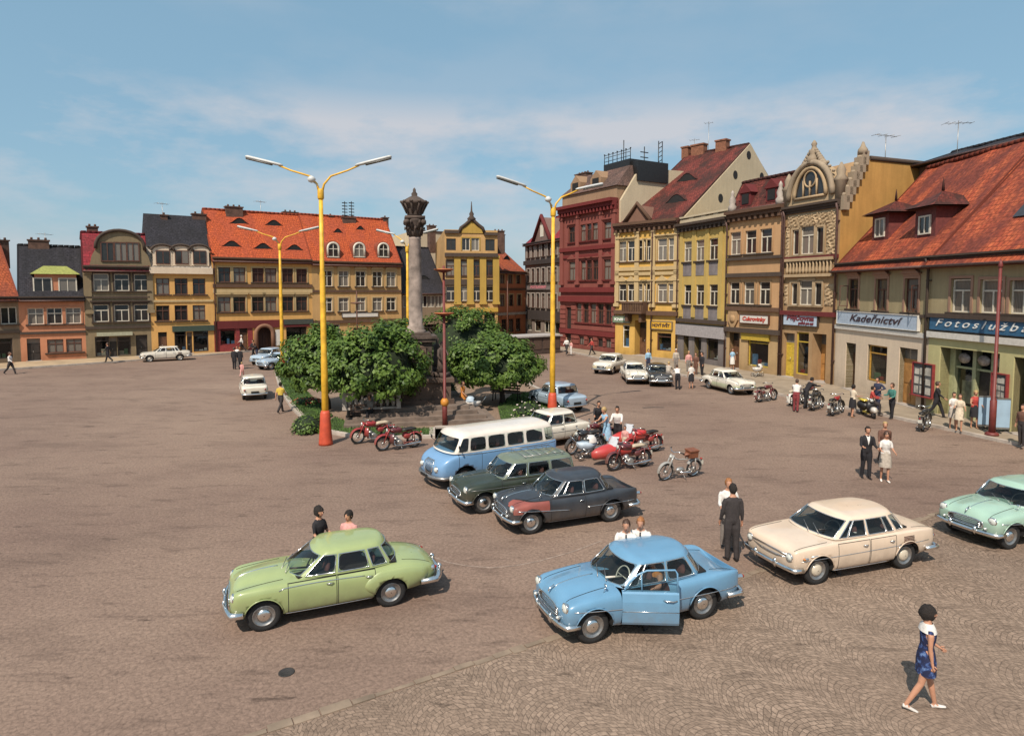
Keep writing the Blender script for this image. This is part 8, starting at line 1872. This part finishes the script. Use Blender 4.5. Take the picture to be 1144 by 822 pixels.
# ---------------------------------------------------------------- lamps, posts, boards
LY = M('yellow lamp post paint', (.72, .40, .03), .5, .28, 3); LR = M('orange red post base', (.50, .07, .03), .55, .2, 4); LUM = M('lamp housing', (.55, .55, .53), .4, .1); LENS = M('lamp underside', (.10, .10, .09), .3)
def street_lamp(px, py, label, rz=0, armL=3.0, armR=2.9, hj=10.25, rise=1.0, only=None):
    p = at(px, py); o = empty('street_lamp', p, rz, label, 'street lamp', 'yellow twin armed street lamps')
    mb = MB(); mb.tube([(0, 0, .3), (0, 0, 3.5), (0, 0, 3.6), (0, 0, 7.0), (0, 0, 7.1), (0, 0, hj)], [.14, .13, .12, .11, .09, .08], 14); mb.build('pole', LY, o, True)
    mb = MB(); mb.lathe([(.29, 0), (.28, .1), (.23, .7), (.20, 1.3), (.15, 1.42)], 18); mb.build('base', LR, o, True)
    mb = MB(); mb.lathe([(.10, hj - .3), (.13, hj - .25), (.13, hj + .05), (.09, hj + .12)], 12); mb.build('collar', LY, o, True)
    for s, ln in ((-1, armL), (1, armR)):
        lum = 1.35; m_ = ln - lum; mb = MB(); pts = [(s * .05, 0, hj - .05), (s * .14, 0, hj + .3), (s * .42, 0, hj + .62), (s * (m_ * .7), 0, hj + .62 + .22 * rise), (s * m_, 0, hj + .62 + .42 * rise)]
        mb.tube(pts, [.05, .045, .04, .035, .035], 8); a = mb.build('arm', LY, o, True)
        d = Vector((s * 1, 0, .24 * rise)).normalized(); q = Vector(pts[-1]) - d * .15; e = q + d * (lum + .15)
        mb = MB(); n_ = Vector((-d.z * s, 0, d.x * s)) * (1)
        prof = [(0, .05), (.08, .10), (.4, .12), (.95, .12), (1, .08)]
        rg = [mb.ring(q.lerp(e, t) + n_ * .04, (0, 1, 0), n_, w, w * .55, 10) for t, w in prof]; mb.skin(rg, True); lu = mb.build('luminaire', LUM, a, True)
        mb = MB(); rg = [mb.ring(q.lerp(e, t) - n_ * .035, (0, 1, 0), n_, w * .85, .035, 10) for t, w in ((.28, .1), (.34, .12), (.93, .12), (.98, .09))]; mb.skin(rg, True); mb.build('diffuser', LENS, lu, True)
    mb = MB(); gx = -.32; mb.tube([(-.05, -.02, hj + .2), (gx, -.1, hj + .42)], .02, 5); mb.lathe([(.03, .12), (.12, .06), (.17, -.02), (.12, -.12), (.03, -.16)], 14, (gx, -.12, hj + .50)); mb.build('small_lamp', LUM, o, True)
street_lamp(364, 496.5, 'tall yellow lamp post with orange base at the near left corner of the island')
street_lamp(617, 471, 'tall yellow lamp post behind the white small saloon, right of the trees', rz=R(22), hj=10.1, armL=2.9, armR=2.7)
street_lamp(316, 420, 'distant yellow lamp post at the left tip of the island', rz=R(5), hj=9.6)
street_lamp(456.5, 420, 'distant yellow lamp post mostly hidden behind the stone column', rz=R(-10), hj=9.4, armL=2.4, armR=2.4)
RP = M('dark red post paint', (.15, .028, .024), .55, .2, 4)
p = at(497, 476); o = empty('tray_post', p, 0, 'dark red post with two round trays in front of the column', 'post')
mb = MB(); mb.tube([(0, 0, 0), (0, 0, 1.0), (0, 0, 1.05), (0, 0, 7.45)], [.12, .12, .075, .055], 10); mb.build('pole', RP, o, True)
mb = MB(); mb.lathe([(.12, .95), (.19, 1.05), (.19, 1.2), (.1, 1.32)], 14); mb.build('collar', M('orange collar', (.55, .22, .03), .5), o, True)
for z in (5.25, 7.25):
    mb = MB(); mb.lathe([(.08, z - .12), (.30, z - .06), (.42, z), (.42, z + .06), (.38, z + .06), (.28, z), (.06, z)], 20); t_ = mb.build('tray', RP, o, True); mb = MB(); mb.torus((0, 0, z + .03), .425, .03, 'z', 24, 6); mb.build('rim', M('orange rim', (.45, .14, .04), .5), t_, True)
p = at(1108, 486, .125); o = empty('post', p, 0, 'tall dark red post on the pavement before the photo shop', 'post'); mb = MB(); mb.tube([(0, 0, 0), (0, 0, 1.5), (0, 0, 1.55), (0, 0, 7.2)], [.13, .13, .075, .06], 12); mb.build('pole', RP, o, True); mb = MB(); mb.lathe([(.26, 0), (.26, .08), (.18, .14)], 14); mb.build('base', RP, o, True); mb = MB(); mb.lathe([(.07, 7.15), (.1, 7.2), (.07, 7.35), (.02, 7.5)], 12); mb.build('cap', RP, o, True)
p = at(567, 384); o = empty('post', at(567, 384), 0, 'thin brown wire post in front of the far houses', 'post'); mb = MB(); mb.tube([(0, 0, 0), (0, 0, 7.5)], [.09, .06], 8); mb.build('pole', BROWNP, o, True)
p = at(399.5, 395, .1); o = empty('post', p, 0, 'thin brown post before the dull ochre house with round headed dormers', 'post'); mb = MB(); mb.tube([(0, 0, 0), (0, 0, 6.2)], [.09, .06], 8); mb.build('pole', BROWNP, o, True); mb = MB(); mb.lathe([(.06, 4.9), (.6, 4.95), (.6, 5.05), (.06, 5.1)], 14); mb.build('tray', BROWNP, o, True)
def board(x0, x1, yb, h, label, mat):
    a, b = at(x0, yb, .125), at(x1, yb + .6, .125); d = (b - a); o = empty('display_board', a, math.atan2(d.y, d.x), label, 'display board', 'pale blue boards on the pavement'); w = d.length
    mb = MB(); mb.box(0, w, -.03, .03, .22, h); mb.build('panel', mat, o); mb = MB(); mb.box(.0, w, -.045, .045, .14, .218); mb.box(0, w, -.045, .045, h + .001, h + .06); mb.build('frame', STEEL, o)
    for x in (.05, w - .05): mb = MB(); mb.box(x - .03, x + .03, -.05, .05, 0, .14); mb.box(x - .03, x + .03, -.35, .35, 0, .05) ; mb.build('leg', BLACK, o)
BB = M('pale blue board face', (.30, .42, .54), .6, .12, 2)
board(1092, 1104.5, 479, 1.45, 'left pale blue board, before the dark red post, next to the blond woman', BB); board(1112, 1127, 482.5, 1.45, 'right pale blue board, beyond the dark red post', BB)
# the long low stall in front of the red palace corner
a, b_ = at(574, 397.5), at(626, 394); d = b_ - a; o = empty('market_stall', a, math.atan2(d.y, d.x), 'long low brown stall with a flat pale roof between the trees and the red palace', 'stall'); w = d.length
mb = MB(); mb.box(0, w, 0, 2.6, 0.05, 1.72); mb.build('walls', M('dark brown boards', (.065, .042, .034), .85, .3, 4), o); mb = MB(); mb.box(-.15, w + .15, -.2, 2.8, 1.722, 1.86); mb.build('roof', M('pale felt roof', (.36, .33, .31), .9), o)
for k in range(5): mb = MB(); x = w * (k + .1) / 5; mb.box(x, x + w * .16, -.04, -.002, .5, 1.6); mb.build('shutter', M('brown shutter', (.09, .055, .04), .8), o)
